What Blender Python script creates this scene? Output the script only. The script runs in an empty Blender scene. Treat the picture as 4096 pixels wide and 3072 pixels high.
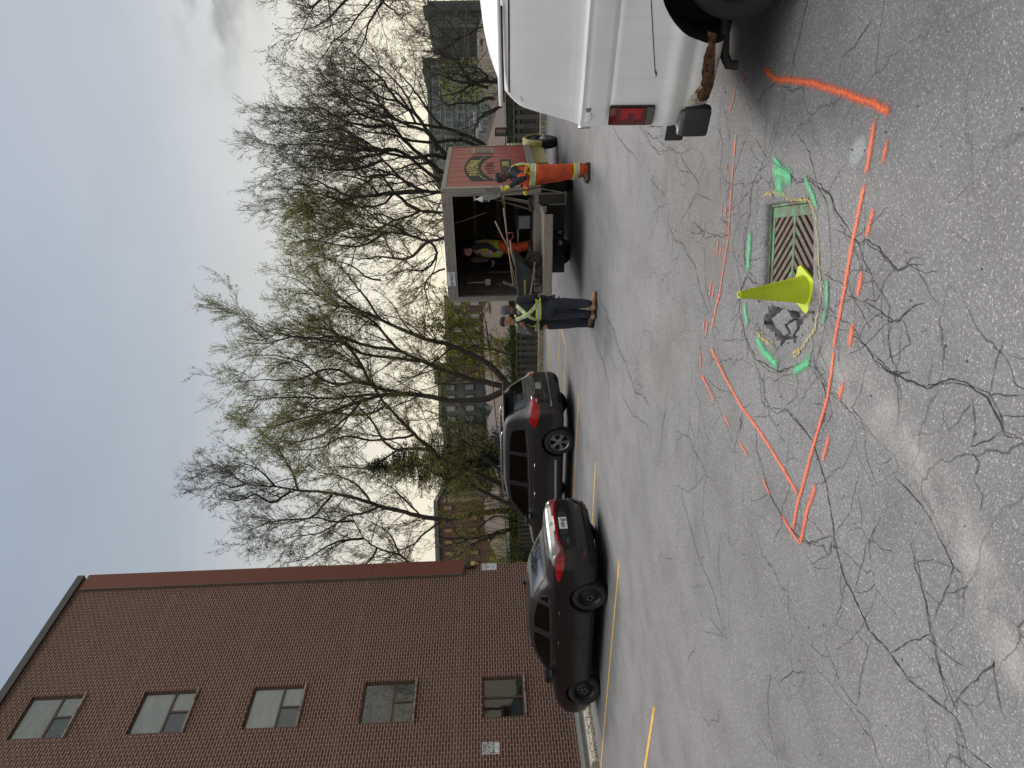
import bpy, bmesh, math, random
import numpy as np
from mathutils import Vector, Matrix, geometry
from mathutils.bvhtree import BVHTree
from mathutils import noise as mnoise
rnd = random.Random(7)
SC = bpy.context.scene
COL = SC.collection
# ------------------------------------------------------------------ camera
FPX = 2750.0; ROLL = math.atan(.034); PITCH = math.atan(66 / FPX); CAMH = 1.9
Fv = Vector((0, math.cos(PITCH), -math.sin(PITCH))); Uv = Vector((0, math.sin(PITCH), math.cos(PITCH))); Rv = Vector((1, 0, 0))
Xc = (-math.cos(ROLL) * Uv - math.sin(ROLL) * Rv); Yc = (-math.sin(ROLL) * Uv + math.cos(ROLL) * Rv)
CP = Vector((0, 0, CAMH))
cd = bpy.data.cameras.new('camera'); cam = bpy.data.objects.new('camera', cd); COL.objects.link(cam)
m3 = Matrix((Xc, Yc, -Fv)).transposed()
cam.matrix_world = Matrix.Translation(CP) @ m3.to_4x4()
cd.sensor_width = 36; cd.lens = 36 * FPX / 4096; cd.clip_end = 3000; cd.clip_start = .05
SC.camera = cam
SC.render.resolution_x = 1024; SC.render.resolution_y = 768
SC.view_settings.view_transform = 'Standard'; SC.view_settings.look = 'None'
SC.view_settings.exposure = 0; SC.view_settings.gamma = 1
try: SC.view_settings.use_curve_mapping = False
except Exception: pass
SC.cycles.max_bounces = 8; SC.cycles.transparent_max_bounces = 16
# ------------------------------------------------------------------ world: overcast, bright low band ahead
SUN_AZ = math.radians(25)   # from +Y towards +X
SUN_EL = math.radians(40)
W = bpy.data.worlds.new('World'); SC.world = W; W.use_nodes = True
nt = W.node_tree; nt.nodes.clear()
def N(nt, t, **k):
    n = nt.nodes.new(t)
    for a, b in k.items():
        if a.startswith('i_'): n.inputs[int(a[2:])].default_value = b
        else: setattr(n, a, b)
    return n
def Lk(nt, a, b): nt.links.new(a, b)
out = N(nt, 'ShaderNodeOutputWorld'); bg = N(nt, 'ShaderNodeBackground'); bg.inputs[1].default_value = .1
sky = N(nt, 'ShaderNodeTexSky', sky_type='NISHITA', sun_disc=False, sun_elevation=SUN_EL, sun_rotation=SUN_AZ)
tc = N(nt, 'ShaderNodeTexCoord')
sep = N(nt, 'ShaderNodeSeparateXYZ'); Lk(nt, tc.outputs['Generated'], sep.inputs[0])
rampz = N(nt, 'ShaderNodeValToRGB'); Lk(nt, sep.outputs[2], rampz.inputs[0])
cr = rampz.color_ramp
def ramp(cr, pts):
    while len(cr.elements) > 1: cr.elements.remove(cr.elements[-1])
    cr.elements[0].position = pts[0][0]; cr.elements[0].color = (*pts[0][1], 1)
    for p, c in pts[1:]:
        e = cr.elements.new(p); e.color = (*c, 1)
SKYR = [(0, (.86, .77, .58)), (.1, (.90, .82, .64)), (.2, (.76, .73, .62)), (.3, (.57, .58, .56)), (.42, (.405, .45, .495)), (.58, (.335, .395, .48)), (.72, (1.66, 1.68, 1.70)), (1, (2.9, 2.9, 2.88))]
ramp(cr, [(p, tuple(x for x in c)) for p, c in SKYR])
# streaky cloud noise
mp = N(nt, 'ShaderNodeMapping'); mp.inputs['Scale'].default_value = (1.3, 1.3, 4.0); Lk(nt, tc.outputs['Generated'], mp.inputs[0])
nz = N(nt, 'ShaderNodeTexNoise'); nz.inputs['Scale'].default_value = 2.2; nz.inputs['Detail'].default_value = 6; nz.inputs['Roughness'].default_value = .5; nz.inputs['Distortion'].default_value = .3
Lk(nt, mp.outputs[0], nz.inputs[0])
mr = N(nt, 'ShaderNodeMapRange'); mr.inputs[1].default_value = .3; mr.inputs[2].default_value = .7; mr.inputs[3].default_value = .95; mr.inputs[4].default_value = 1.05
Lk(nt, nz.outputs[0], mr.inputs[0])
# glow towards the veiled sun
sd = (math.sin(SUN_AZ) * math.cos(math.radians(14)), math.cos(SUN_AZ) * math.cos(math.radians(14)), math.sin(math.radians(14)))
dt = N(nt, 'ShaderNodeVectorMath', operation='DOT_PRODUCT'); Lk(nt, tc.outputs['Generated'], dt.inputs[0]); dt.inputs[1].default_value = sd
gl = N(nt, 'ShaderNodeMapRange', interpolation_type='SMOOTHSTEP'); gl.inputs[1].default_value = .55; gl.inputs[2].default_value = 1; gl.inputs[3].default_value = .92; gl.inputs[4].default_value = 1.16
Lk(nt, dt.outputs['Value'], gl.inputs[0])
# small dark wisp of cloud up right
wd = Vector((.50, .80, .32)).normalized()
dsub = N(nt, 'ShaderNodeVectorMath', operation='SUBTRACT'); Lk(nt, tc.outputs['Generated'], dsub.inputs[0]); dsub.inputs[1].default_value = wd
mp2 = N(nt, 'ShaderNodeMapping'); mp2.inputs['Scale'].default_value = (9, 9, 22); mp2.inputs['Rotation'].default_value = (0, .25, 0); Lk(nt, dsub.outputs[0], mp2.inputs[0])
nz2 = N(nt, 'ShaderNodeTexNoise'); nz2.inputs['Scale'].default_value = 1.6; nz2.inputs['Detail'].default_value = 8; Lk(nt, mp2.outputs[0], nz2.inputs[0])
ln = N(nt, 'ShaderNodeVectorMath', operation='LENGTH'); Lk(nt, mp2.outputs[0], ln.inputs[0])
m1 = N(nt, 'ShaderNodeMapRange', interpolation_type='SMOOTHSTEP'); m1.inputs[1].default_value = 0; m1.inputs[2].default_value = 1.6; m1.inputs[3].default_value = .75; m1.inputs[4].default_value = 0
Lk(nt, ln.outputs['Value'], m1.inputs[0])
m2 = N(nt, 'ShaderNodeMapRange'); m2.inputs[1].default_value = .42; m2.inputs[2].default_value = .7; Lk(nt, nz2.outputs[0], m2.inputs[0])
m3_ = N(nt, 'ShaderNodeMath', operation='MULTIPLY'); Lk(nt, m1.outputs[0], m3_.inputs[0]); Lk(nt, m2.outputs[0], m3_.inputs[1])
m4 = N(nt, 'ShaderNodeMath', operation='SUBTRACT'); m4.inputs[0].default_value = 1; Lk(nt, m3_.outputs[0], m4.inputs[1])
mm = N(nt, 'ShaderNodeMath', operation='MULTIPLY'); Lk(nt, mr.outputs[0], mm.inputs[0]); Lk(nt, gl.outputs[0], mm.inputs[1])
mm2 = N(nt, 'ShaderNodeMath', operation='MULTIPLY'); Lk(nt, mm.outputs[0], mm2.inputs[0]); Lk(nt, m4.outputs[0], mm2.inputs[1])
# low sky behind the camera darkened in place of unseen surroundings, dulling car reflections
def mrange(src, a, b, c, d):
    n_ = N(nt, 'ShaderNodeMapRange', interpolation_type='SMOOTHSTEP'); Lk(nt, src, n_.inputs[0])
    for i_, v_ in ((1, a), (2, b), (3, c), (4, d)): n_.inputs[i_].default_value = v_
    return n_.outputs[0]
bk = N(nt, 'ShaderNodeMath', operation='MULTIPLY'); Lk(nt, mrange(sep.outputs[1], -.5, .3, .5, 0), bk.inputs[0]); Lk(nt, mrange(sep.outputs[2], .12, .6, 1, 0), bk.inputs[1])
bk2 = N(nt, 'ShaderNodeMath', operation='SUBTRACT'); bk2.inputs[0].default_value = 1; Lk(nt, bk.outputs[0], bk2.inputs[1])
mm4 = N(nt, 'ShaderNodeMath', operation='MULTIPLY'); Lk(nt, mm2.outputs[0], mm4.inputs[0]); Lk(nt, bk2.outputs[0], mm4.inputs[1])
mm3 = N(nt, 'ShaderNodeMath', operation='MULTIPLY'); Lk(nt, mm4.outputs[0], mm3.inputs[0]); mm3.inputs[1].default_value = 10.0
vs = N(nt, 'ShaderNodeVectorMath', operation='SCALE'); Lk(nt, rampz.outputs[0], vs.inputs[0]); Lk(nt, mm3.outputs[0], vs.inputs['Scale'])
mx = N(nt, 'ShaderNodeMix', data_type='RGBA'); mx.inputs[0].default_value = .94; Lk(nt, sky.outputs[0], mx.inputs[6]); Lk(nt, vs.outputs[0], mx.inputs[7])
Lk(nt, mx.outputs[2], bg.inputs[0]); Lk(nt, bg.outputs[0], out.inputs[0])
sl = bpy.data.lights.new('sun', 'SUN'); sl.energy = 2.2; sl.angle = math.radians(14); sl.color = (1, .95, .86)
so = bpy.data.objects.new('sun', sl); COL.objects.link(so)
sdir = Vector((math.sin(SUN_AZ) * math.cos(SUN_EL), math.cos(SUN_AZ) * math.cos(SUN_EL), math.sin(SUN_EL)))
so.rotation_euler = sdir.to_track_quat('Z', 'Y').to_euler()
# ------------------------------------------------------------------ pixel (4096x3072 photo) -> world helpers
def ray(x, y): return Fv + (float(x) - 2048) / FPX * Xc - (float(y) - 1536) / FPX * Yc
def G(x, y, z=0.0):
    d = ray(x, y); return CP + d * ((z - CAMH) / d.z)
def AY(x, y, Y):
    d = ray(x, y); return CP + d * (Y / d.y)
# ------------------------------------------------------------------ object helpers
def tag(o, label=None, cat=None, group=None, kind=None):
    if label: o['label'] = label
    if cat: o['category'] = cat
    if group: o['group'] = group
    if kind: o['kind'] = kind
    return o
def empty(name, loc=(0, 0, 0), rz=0.0, label=None, cat=None, group=None):
    o = bpy.data.objects.new(name, None); COL.objects.link(o); o.location = loc; o.rotation_euler = (0, 0, rz)
    o.empty_display_size = .2
    return tag(o, label, cat, group)
def link(name, me, mats, parent=None, smooth=True):
    o = bpy.data.objects.new(name, me); COL.objects.link(o)
    if not isinstance(mats, (list, tuple)): mats = [mats]
    for m in mats: me.materials.append(m)
    if parent is not None: o.parent = parent
    if smooth:
        me.polygons.foreach_set('use_smooth', [True] * len(me.polygons))
    return o
def autosmooth(o, ang=35):
    bm = bmesh.new(); bm.from_mesh(o.data)
    a = math.radians(ang)
    for e in bm.edges:
        if len(e.link_faces) == 2: e.smooth = e.calc_face_angle(0) < a
        else: e.smooth = False
    for f in bm.faces: f.smooth = True
    bm.to_mesh(o.data); bm.free()
    return o
I4 = Matrix.Identity(4)
def TR(x=0, y=0, z=0, rx=0, ry=0, rz=0, s=None):
    m = Matrix.Translation((x, y, z)) @ Matrix.Rotation(rz, 4, 'Z') @ Matrix.Rotation(ry, 4, 'Y') @ Matrix.Rotation(rx, 4, 'X')
    if s: m = m @ Matrix.Diagonal((*s, 1))
    return m
class MB:
    def __init__(s): s.v = []; s.f = []; s.mi = []
    def add(s, vs, fs, m=0, M=None):
        b = len(s.v)
        if M is not None: vs = [M @ Vector(v) for v in vs]
        s.v += [tuple(v) for v in vs]; s.f += [tuple(b + i for i in f) for f in fs]; s.mi += [m] * len(fs)
        return s
    def box(s, x0, x1, y0, y1, z0, z1, m=0, M=None, bev=0):
        if bev > 0:
            b = bev; vs = []; 
            bm = bmesh.new(); bmesh.ops.create_cube(bm, size=1)
            bmesh.ops.scale(bm, vec=(x1 - x0, y1 - y0, z1 - z0), verts=bm.verts)
            bmesh.ops.translate(bm, vec=((x0 + x1) / 2, (y0 + y1) / 2, (z0 + z1) / 2), verts=bm.verts)
            bmesh.ops.bevel(bm, geom=bm.edges[:], offset=b, segments=2, profile=.7, affect='EDGES')
            bm.verts.index_update()
            s.add([v.co for v in bm.verts], [[v.index for v in f.verts] for f in bm.faces], m, M); bm.free(); return s
        vs = [(x0, y0, z0), (x1, y0, z0), (x1, y1, z0), (x0, y1, z0), (x0, y0, z1), (x1, y0, z1), (x1, y1, z1), (x0, y1, z1)]
        return s.add(vs, [(0, 3, 2, 1), (4, 5, 6, 7), (0, 1, 5, 4), (1, 2, 6, 5), (2, 3, 7, 6), (3, 0, 4, 7)], m, M)
    def tube(s, pts, rad, n=8, m=0, M=None, cap=True, flat=1.0):
        pts = [Vector(p) for p in pts]
        if not hasattr(rad, '__len__'): rad = [rad] * len(pts)
        rings = []; prev = None
        for i, p in enumerate(pts):
            t = (pts[min(i + 1, len(pts) - 1)] - pts[max(i - 1, 0)]).normalized()
            if prev is None: a = t.orthogonal().normalized()
            else:
                a = prev - t * prev.dot(t)
                a = a.normalized() if a.length > 1e-6 else t.orthogonal().normalized()
            prev = a; b = t.cross(a)
            rings.append([p + (a * math.cos(2 * math.pi * k / n) + b * math.sin(2 * math.pi * k / n) * flat) * rad[i] for k in range(n)])
        vs = [v for r in rings for v in r]; fs = []
        for i in range(len(pts) - 1):
            for k in range(n):
                fs.append((i * n + k, i * n + (k + 1) % n, (i + 1) * n + (k + 1) % n, (i + 1) * n + k))
        if cap: fs.append(tuple(range(n))[::-1]); fs.append(tuple((len(pts) - 1) * n + k for k in range(n)))
        return s.add(vs, fs, m, M)
    def lathe(s, prof, n=24, m=0, M=None, a0=0, a1=2 * math.pi):     # profile (r, z) about z
        full = abs(a1 - a0 - 2 * math.pi) < 1e-6; nn = n if full else n + 1
        vs = []; fs = []
        for r, z in prof:
            for k in range(nn):
                a = a0 + (a1 - a0) * k / n; vs.append((r * math.cos(a), r * math.sin(a), z))
        for i in range(len(prof) - 1):
            for k in range(n):
                k2 = (k + 1) % nn
                fs.append((i * nn + k, i * nn + k2, (i + 1) * nn + k2, (i + 1) * nn + k))
        return s.add(vs, fs, m, M)
    def prism(s, poly, z0, z1, m=0, M=None):
        n = len(poly); vs = [(p[0], p[1], z0) for p in poly] + [(p[0], p[1], z1) for p in poly]
        fs = [tuple(range(n))[::-1], tuple(range(n, 2 * n))] + [(k, (k + 1) % n, n + (k + 1) % n, n + k) for k in range(n)]
        return s.add(vs, fs, m, M)
    def ball(s, c, r, n=12, m=0, M=None, sc=(1, 1, 1)):
        prof = [(max(1e-4, math.sin(math.pi * i / n)) * r, -math.cos(math.pi * i / n) * r) for i in range(n + 1)]
        T = Matrix.Translation(c) @ Matrix.Diagonal((*sc, 1))
        return s.lathe(prof, n * 2, m, (M @ T) if M is not None else T)
    def build(s, name, mats, parent=None, smooth=False, auto=None, loc=None):
        me = bpy.data.meshes.new(name); me.from_pydata(s.v, [], s.f)
        o = link(name, me, mats, parent, smooth)
        if any(s.mi): me.polygons.foreach_set('material_index', s.mi)
        me.validate(verbose=False)
        bm = bmesh.new(); bm.from_mesh(me); bmesh.ops.recalc_face_normals(bm, faces=bm.faces); bm.to_mesh(me); bm.free()
        if auto: autosmooth(o, auto)
        if loc: o.location = loc
        return o
def fast_mesh(name, V, Fq, mats, parent=None, smooth=True, mi=None):
    V = np.asarray(V, dtype=np.float32); Fq = np.asarray(Fq, dtype=np.int32)
    me = bpy.data.meshes.new(name); nf, k = Fq.shape
    me.vertices.add(len(V)); me.vertices.foreach_set('co', V.ravel())
    me.loops.add(nf * k); me.loops.foreach_set('vertex_index', Fq.ravel())
    me.polygons.add(nf); me.polygons.foreach_set('loop_start', np.arange(0, nf * k, k, dtype=np.int32))
    me.polygons.foreach_set('loop_total', np.full(nf, k, dtype=np.int32))
    if mi is not None: me.polygons.foreach_set('material_index', np.asarray(mi, dtype=np.int32))
    me.update(calc_edges=True)
    return link(name, me, mats, parent, smooth)
# ------------------------------------------------------------------ material helpers
def newmat(name):
    m = bpy.data.materials.new(name); m.use_nodes = True; t = m.node_tree
    b = t.nodes['Principled BSDF']; return m, t, b
def noise_fac(t, scale, detail=3, lo=.35, hi=.65, vec=None, coord='Object', rough=.55, sc3=None):
    if vec is None: vec = N(t, 'ShaderNodeTexCoord').outputs[coord]
    if sc3:
        mpn = N(t, 'ShaderNodeMapping'); mpn.inputs['Scale'].default_value = sc3; Lk(t, vec, mpn.inputs[0]); vec = mpn.outputs[0]
    n = N(t, 'ShaderNodeTexNoise'); n.inputs['Scale'].default_value = scale; n.inputs['Detail'].default_value = detail; n.inputs['Roughness'].default_value = rough
    Lk(t, vec, n.inputs[0])
    r = N(t, 'ShaderNodeMapRange'); r.inputs[1].default_value = lo; r.inputs[2].default_value = hi; Lk(t, n.outputs[0], r.inputs[0])
    return r.outputs[0]
def mixc(t, fac, a, b, mode='MIX'):
    n = N(t, 'ShaderNodeMix', data_type='RGBA', blend_type=mode)
    for i, v in ((0, fac), (6, a), (7, b)):
        if isinstance(v, (int, float)): n.inputs[i].default_value = v
        elif isinstance(v, (tuple, list)): n.inputs[i].default_value = (*v, 1) if len(v) == 3 else v
        else: Lk(t, v, n.inputs[i])
    return n.outputs[2]
def mth(t, op, a, b=None, clamp=False):
    n = N(t, 'ShaderNodeMath', operation=op); n.use_clamp = clamp
    for i, v in ((0, a), (1, b)):
        if v is None: continue
        if isinstance(v, (int, float)): n.inputs[i].default_value = v
        else: Lk(t, v, n.inputs[i])
    return n.outputs[0]
def bump(t, b, h, strength=.3, dist=.01):
    n = N(t, 'ShaderNodeBump'); n.inputs['Strength'].default_value = strength; n.inputs['Distance'].default_value = dist
    Lk(t, h, n.inputs['Height']); Lk(t, n.outputs[0], b.inputs['Normal'])
def mat(name, col, rough=.6, metal=0, var=.18, vs=6, bmp=None, coat=0, col2=None, c2s=3, c2=(.5, .62), spec=None, emit=None, sc3=None):
    m, t, b = newmat(name)
    c = tuple(col)
    f = noise_fac(t, vs, 4, .25, .75, sc3=sc3)
    o = mixc(t, f, tuple(x * (1 - var) for x in c), tuple(min(1, x * (1 + var)) for x in c))
    if col2 is not None:
        f2 = noise_fac(t, c2s, 6, c2[0], c2[1]); o = mixc(t, f2, o, tuple(col2))
    Lk(t, o, b.inputs['Base Color'])
    b.inputs['Roughness'].default_value = rough; b.inputs['Metallic'].default_value = metal
    if coat: b.inputs['Coat Weight'].default_value = coat; b.inputs['Coat Roughness'].default_value = .06
    if spec is not None: b.inputs['Specular IOR Level'].default_value = spec
    if bmp: bump(t, b, noise_fac(t, bmp[0], 5, .2, .8, sc3=sc3), bmp[1], bmp[2] if len(bmp) > 2 else .01)
    return m
def glassmat(name, tint=(.25, .28, .27), fres=1.5):
    m, t, b = newmat(name); t.nodes.remove(b); o = t.nodes['Material Output']
    tr = N(t, 'ShaderNodeBsdfTransparent'); tr.inputs[0].default_value = (*tint, 1)
    gl = N(t, 'ShaderNodeBsdfGlossy'); gl.inputs['Roughness'].default_value = .02; gl.inputs[0].default_value = (.95, .95, .95, 1)
    fr = N(t, 'ShaderNodeFresnel'); fr.inputs[0].default_value = fres
    mxs = N(t, 'ShaderNodeMixShader'); Lk(t, fr.outputs[0], mxs.inputs[0]); Lk(t, tr.outputs[0], mxs.inputs[1]); Lk(t, gl.outputs[0], mxs.inputs[2])
    Lk(t, mxs.outputs[0], o.inputs[0]); return m
def decal(name, col, edge=.45, scale=60, soft=.2, rough=.8, speck=.0):
    """worn paint: gaps where the surface below shows through"""
    m, t, b = newmat(name); o = t.nodes['Material Output']
    Lk(t, mixc(t, noise_fac(t, 25, 4, .3, .7), tuple(x * .8 for x in col), tuple(min(1, x * 1.12) for x in col)), b.inputs['Base Color']); b.inputs['Roughness'].default_value = rough
    tr = N(t, 'ShaderNodeBsdfTransparent'); mxs = N(t, 'ShaderNodeMixShader')
    at = N(t, 'ShaderNodeAttribute', attribute_name='cover')
    nf = noise_fac(t, scale, 4, 0, 1)
    s_ = mth(t, 'ADD', at.outputs['Fac'], mth(t, 'MULTIPLY', mth(t, 'SUBTRACT', nf, .5), 2.2))
    r = N(t, 'ShaderNodeMapRange'); r.inputs[1].default_value = edge - soft; r.inputs[2].default_value = edge + soft; Lk(t, s_, r.inputs[0])
    Lk(t, r.outputs[0], mxs.inputs[0]); Lk(t, tr.outputs[0], mxs.inputs[1]); Lk(t, b.outputs[0], mxs.inputs[2]); Lk(t, mxs.outputs[0], o.inputs[0])
    return m
BLK = mat('black_plastic', (.012, .012, .013), .45, var=.2, bmp=(60, .1))
RUB = mat('rubber', (.014, .014, .015), .75, var=.25, vs=14, bmp=(40, .25))
CHR = mat('chrome', (.6, .6, .62), .18, 1, var=.05)
DARK = mat('dark_void', (.004, .004, .005), .9)
def text_mesh(s, size, name, m, parent, M, depth=.002, bold=0.0, sx=1.0, align='CENTER'):
    cu = bpy.data.curves.new(name, 'FONT'); cu.body = s; cu.size = size; cu.align_x = align; cu.align_y = 'CENTER'
    cu.extrude = depth; cu.offset = bold; cu.resolution_u = 3
    o = bpy.data.objects.new('tmp_text', cu); COL.objects.link(o)
    dg = bpy.context.evaluated_depsgraph_get(); me = bpy.data.meshes.new_from_object(o.evaluated_get(dg))
    bpy.data.objects.remove(o); bpy.data.curves.remove(cu)
    me.transform(M @ Matrix.Diagonal((sx, 1, 1, 1))); me.name = name
    me.materials.clear()
    return link(name, me, m, parent, False)
# ================================================================== GROUND
HDW = Vector((.51, .86, 0)).normalized()      # along the brick wall, away
HDC = Vector((-.86, .51, 0)).normalized()     # towards the wall (cars nose in)
ANG_W = math.atan2(HDW.y, HDW.x); ANG_C = math.atan2(HDC.y, HDC.x)
DR = Vector((.81, 4.42, 0))                    # drain centre
def gz(x, y):
    """height of the lot: flat with a dish sunk round the drain"""
    dx, dy = x - (DR.x - .22), y - DR.y - .02
    a = dx * .965 - dy * -.262; b = dx * -.262 + dy * .965
    r = math.hypot(a / 1.15, b / .72)
    z = 0.0
    if r < 1: z = -.055 * (0.5 + .5 * math.cos(math.pi * r))
    return z
def GG(x, y, up=0.0):
    p = G(x, y)
    for _ in range(3): p = G(x, y, gz(p.x, p.y) + up)
    return Vector((p.x, p.y, gz(p.x, p.y) + up))
def seg_dist(t, P, a, b):
    ab = Vector(b) - Vector(a); L2 = ab.length_squared
    s1 = N(t, 'ShaderNodeVectorMath', operation='SUBTRACT'); Lk(t, P, s1.inputs[0]); s1.inputs[1].default_value = a
    d = N(t, 'ShaderNodeVectorMath', operation='DOT_PRODUCT'); Lk(t, s1.outputs[0], d.inputs[0]); d.inputs[1].default_value = ab / L2
    c = mth(t, 'MAXIMUM', mth(t, 'MINIMUM', d.outputs['Value'], 1.0), 0.0)
    sc = N(t, 'ShaderNodeVectorMath', operation='SCALE'); sc.inputs[0].default_value = ab; Lk(t, c, sc.inputs['Scale'])
    s2 = N(t, 'ShaderNodeVectorMath', operation='SUBTRACT'); Lk(t, s1.outputs[0], s2.inputs[0]); Lk(t, sc.outputs[0], s2.inputs[1])
    l = N(t, 'ShaderNodeVectorMath', operation='LENGTH'); Lk(t, s2.outputs[0], l.inputs[0]); return l.outputs['Value']
def smooth(t, v, a, b, o0=1.0, o1=0.0):
    n = N(t, 'ShaderNodeMapRange', interpolation_type='SMOOTHSTEP'); Lk(t, v, n.inputs[0])
    n.inputs[1].default_value = a; n.inputs[2].default_value = b; n.inputs[3].default_value = o0; n.inputs[4].default_value = o1
    return n.outputs[0]
def asphalt_mat(name='asphalt', broken=False):
    m, t, b = newmat(name)
    geo = N(t, 'ShaderNodeNewGeometry'); P = geo.outputs['Position']
    v = N(t, 'ShaderNodeTexVoronoi'); v.inputs['Scale'].default_value = 125; Lk(t, P, v.inputs[0])
    sp = N(t, 'ShaderNodeSeparateColor'); Lk(t, v.outputs['Color'], sp.inputs[0])
    stones = N(t, 'ShaderNodeValToRGB'); Lk(t, sp.outputs[0], stones.inputs[0])
    ramp(stones.color_ramp, [(0, (.122, .120, .122)), (.35, (.162, .160, .162)), (.7, (.216, .214, .216)), (.9, (.266, .263, .264)), (.96, (.38, .375, .365)), (1, (.47, .46, .445))])
    v2 = N(t, 'ShaderNodeTexVoronoi'); v2.inputs['Scale'].default_value = 62; Lk(t, P, v2.inputs[0])
    sp2 = N(t, 'ShaderNodeSeparateColor'); Lk(t, v2.outputs['Color'], sp2.inputs[0])
    big = mth(t, 'MULTIPLY', smooth(t, v2.outputs['Distance'], .12, .26), smooth(t, sp2.outputs[0], .86, .9, 0, 1))
    c = mixc(t, mth(t, 'MULTIPLY', big, .28), stones.outputs[0], (.4, .39, .37))
    c = mixc(t, smooth(t, v.outputs['Distance'], .3, .62, 0, .7), c, (.10, .097, .096))
    c = mixc(t, .25, c, (.208, .205, .208))
    # broad tone: worn drive lanes and damp patches
    c = mixc(t, noise_fac(t, .35, 4, .35, .68, vec=P), c, mixc(t, 1.0, c, (1.22, 1.2, 1.2), 'MULTIPLY'))
    c = mixc(t, noise_fac(t, 1.7, 5, .45, .75, vec=P), c, mixc(t, 1.0, c, (.8, .79, .8), 'MULTIPLY'))
    if not broken:
        # tyre-worn streaks parallel to the wall
        vr = N(t, 'ShaderNodeVectorRotate', rotation_type='Z_AXIS'); vr.inputs['Angle'].default_value = -ANG_W; Lk(t, P, vr.inputs[0])
        st = noise_fac(t, .9, 4, .4, .7, vec=vr.outputs[0], sc3=(.25, 1.6, 1))
        c = mixc(t, mth(t, 'MULTIPLY', st, .35), c, mixc(t, 1.0, c, (.72, .71, .72), 'MULTIPLY'))
        # pale dusty trail
        pts = [(3330, 1480), (3560, 1690), (3740, 1930), (3900, 2260), (4080, 2650)]
        n1 = noise_fac(t, 5, 6, .35, .65, vec=P); n2 = noise_fac(t, 70, 3, .3, .62, vec=P)
        f = None
        for i in range(len(pts) - 1):
            a = G(*pts[i]); bb = G(*pts[i + 1]); d = seg_dist(t, P, a, bb); s_ = smooth(t, d, .02, .2)
            f = s_ if f is None else mth(t, 'MAXIMUM', f, s_)
        f = mth(t, 'MULTIPLY', mth(t, 'MULTIPLY', f, n1), mth(t, 'ADD', mth(t, 'MULTIPLY', n2, .7), .3), True)
        c = mixc(t, mth(t, 'MULTIPLY', f, .75), c, (.37, .355, .34))
        # brown silt washed towards the drain, behind it
        f = None
        for A, B, r0, r1 in (((2720, 640), (2860, 930), .1, .75), ((2640, 1480), (2700, 1350), .0, .5)):
            d = seg_dist(t, P, G(*A), G(*B)); s_ = smooth(t, d, r0, r1); f = s_ if f is None else mth(t, 'MAXIMUM', f, s_)
        f = mth(t, 'MULTIPLY', f, noise_fac(t, 2.6, 6, .3, .6, vec=P))
        c = mixc(t, mth(t, 'MULTIPLY', f, .72), c, (.15, .13, .118))
        # fine web of age cracks
        nd = N(t, 'ShaderNodeTexNoise'); nd.inputs['Scale'].default_value = 3.2; nd.inputs['Detail'].default_value = 5; Lk(t, P, nd.inputs[0])
        for sc_, w0, w1, amp, rr in ((1.25, .002, .0062, .34, (.36, .6)), (2.9, .002, .0058, .17, (.46, .62))):
            vm = N(t, 'ShaderNodeVectorMath', operation='MULTIPLY_ADD'); Lk(t, nd.outputs[1], vm.inputs[0]); vm.inputs[1].default_value = (amp, amp, 0); Lk(t, P, vm.inputs[2])
            ve = N(t, 'ShaderNodeTexVoronoi', feature='DISTANCE_TO_EDGE'); ve.inputs['Scale'].default_value = sc_; Lk(t, vm.outputs[0], ve.inputs[0])
            k = mth(t, 'MULTIPLY', smooth(t, ve.outputs['Distance'], w0 * sc_ ** .5, w1 * sc_ ** .5), noise_fac(t, .55 * sc_, 4, rr[0], rr[1], vec=P))
            d = seg_dist(t, P, G(2700, 1100), G(4000, 2100)); k = mth(t, 'MULTIPLY', k, smooth(t, d, .8, 3.2 if sc_ < 2 else 2.0, .9, .12))
            c = mixc(t, k, c, (.045, .043, .042))
        d = seg_dist(t, P, G(3440, 590), G(3420, 620)); f = mth(t, 'MULTIPLY', smooth(t, d, .03, .075), noise_fac(t, 60, 4, .3, .5, vec=P))
        c = mixc(t, mth(t, 'MULTIPLY', f, .8), c, (.30, .32, .325))
        # asphalt darker in the bays, centred beneath the parked cars
        d = seg_dist(t, P, (-4.4, 13.6, 0), (-5.4, 14.2, 0)); c = mixc(t, mth(t, 'MULTIPLY', smooth(t, d, .1, .7), .55), c, (.03, .03, .03))
        d = seg_dist(t, P, (-2.0, 18.4, 0), (-3.2, 19.1, 0)); c = mixc(t, mth(t, 'MULTIPLY', smooth(t, d, .1, .7), .5), c, (.03, .03, .03))
    Lk(t, c, b.inputs['Base Color']); b.inputs['Roughness'].default_value = .86
    b.inputs['Specular IOR Level'].default_value = .18
    h = mth(t, 'ADD', mth(t, 'MULTIPLY', smooth(t, v.outputs['Distance'], 0, .6), 1.0), mth(t, 'MULTIPLY', noise_fac(t, 260, 2, .2, .8, vec=P), .5))
    bump(t, b, h, .55, .004)
    return m
ASPH = asphalt_mat(); ASPHB = asphalt_mat('broken_asphalt', True)
# rectilinear sheet, fine near the drain, dropped where the pit is
def lines(lo, hi, c0, c1, fine, coarse=3.0):
    a = list(np.arange(c0, c1 + 1e-6, fine)); x = c0; st = fine
    while x > lo: st = min(coarse, st * 1.35); x -= st; a.insert(0, x)
    x = c1; st = fine
    while x < hi: st = min(coarse, st * 1.35); x += st; a.append(x)
    return a
gx = lines(-40, 40, -.85, 1.95, .03); gy = lines(-4, 60, 3.6, 5.5, .03)
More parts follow.
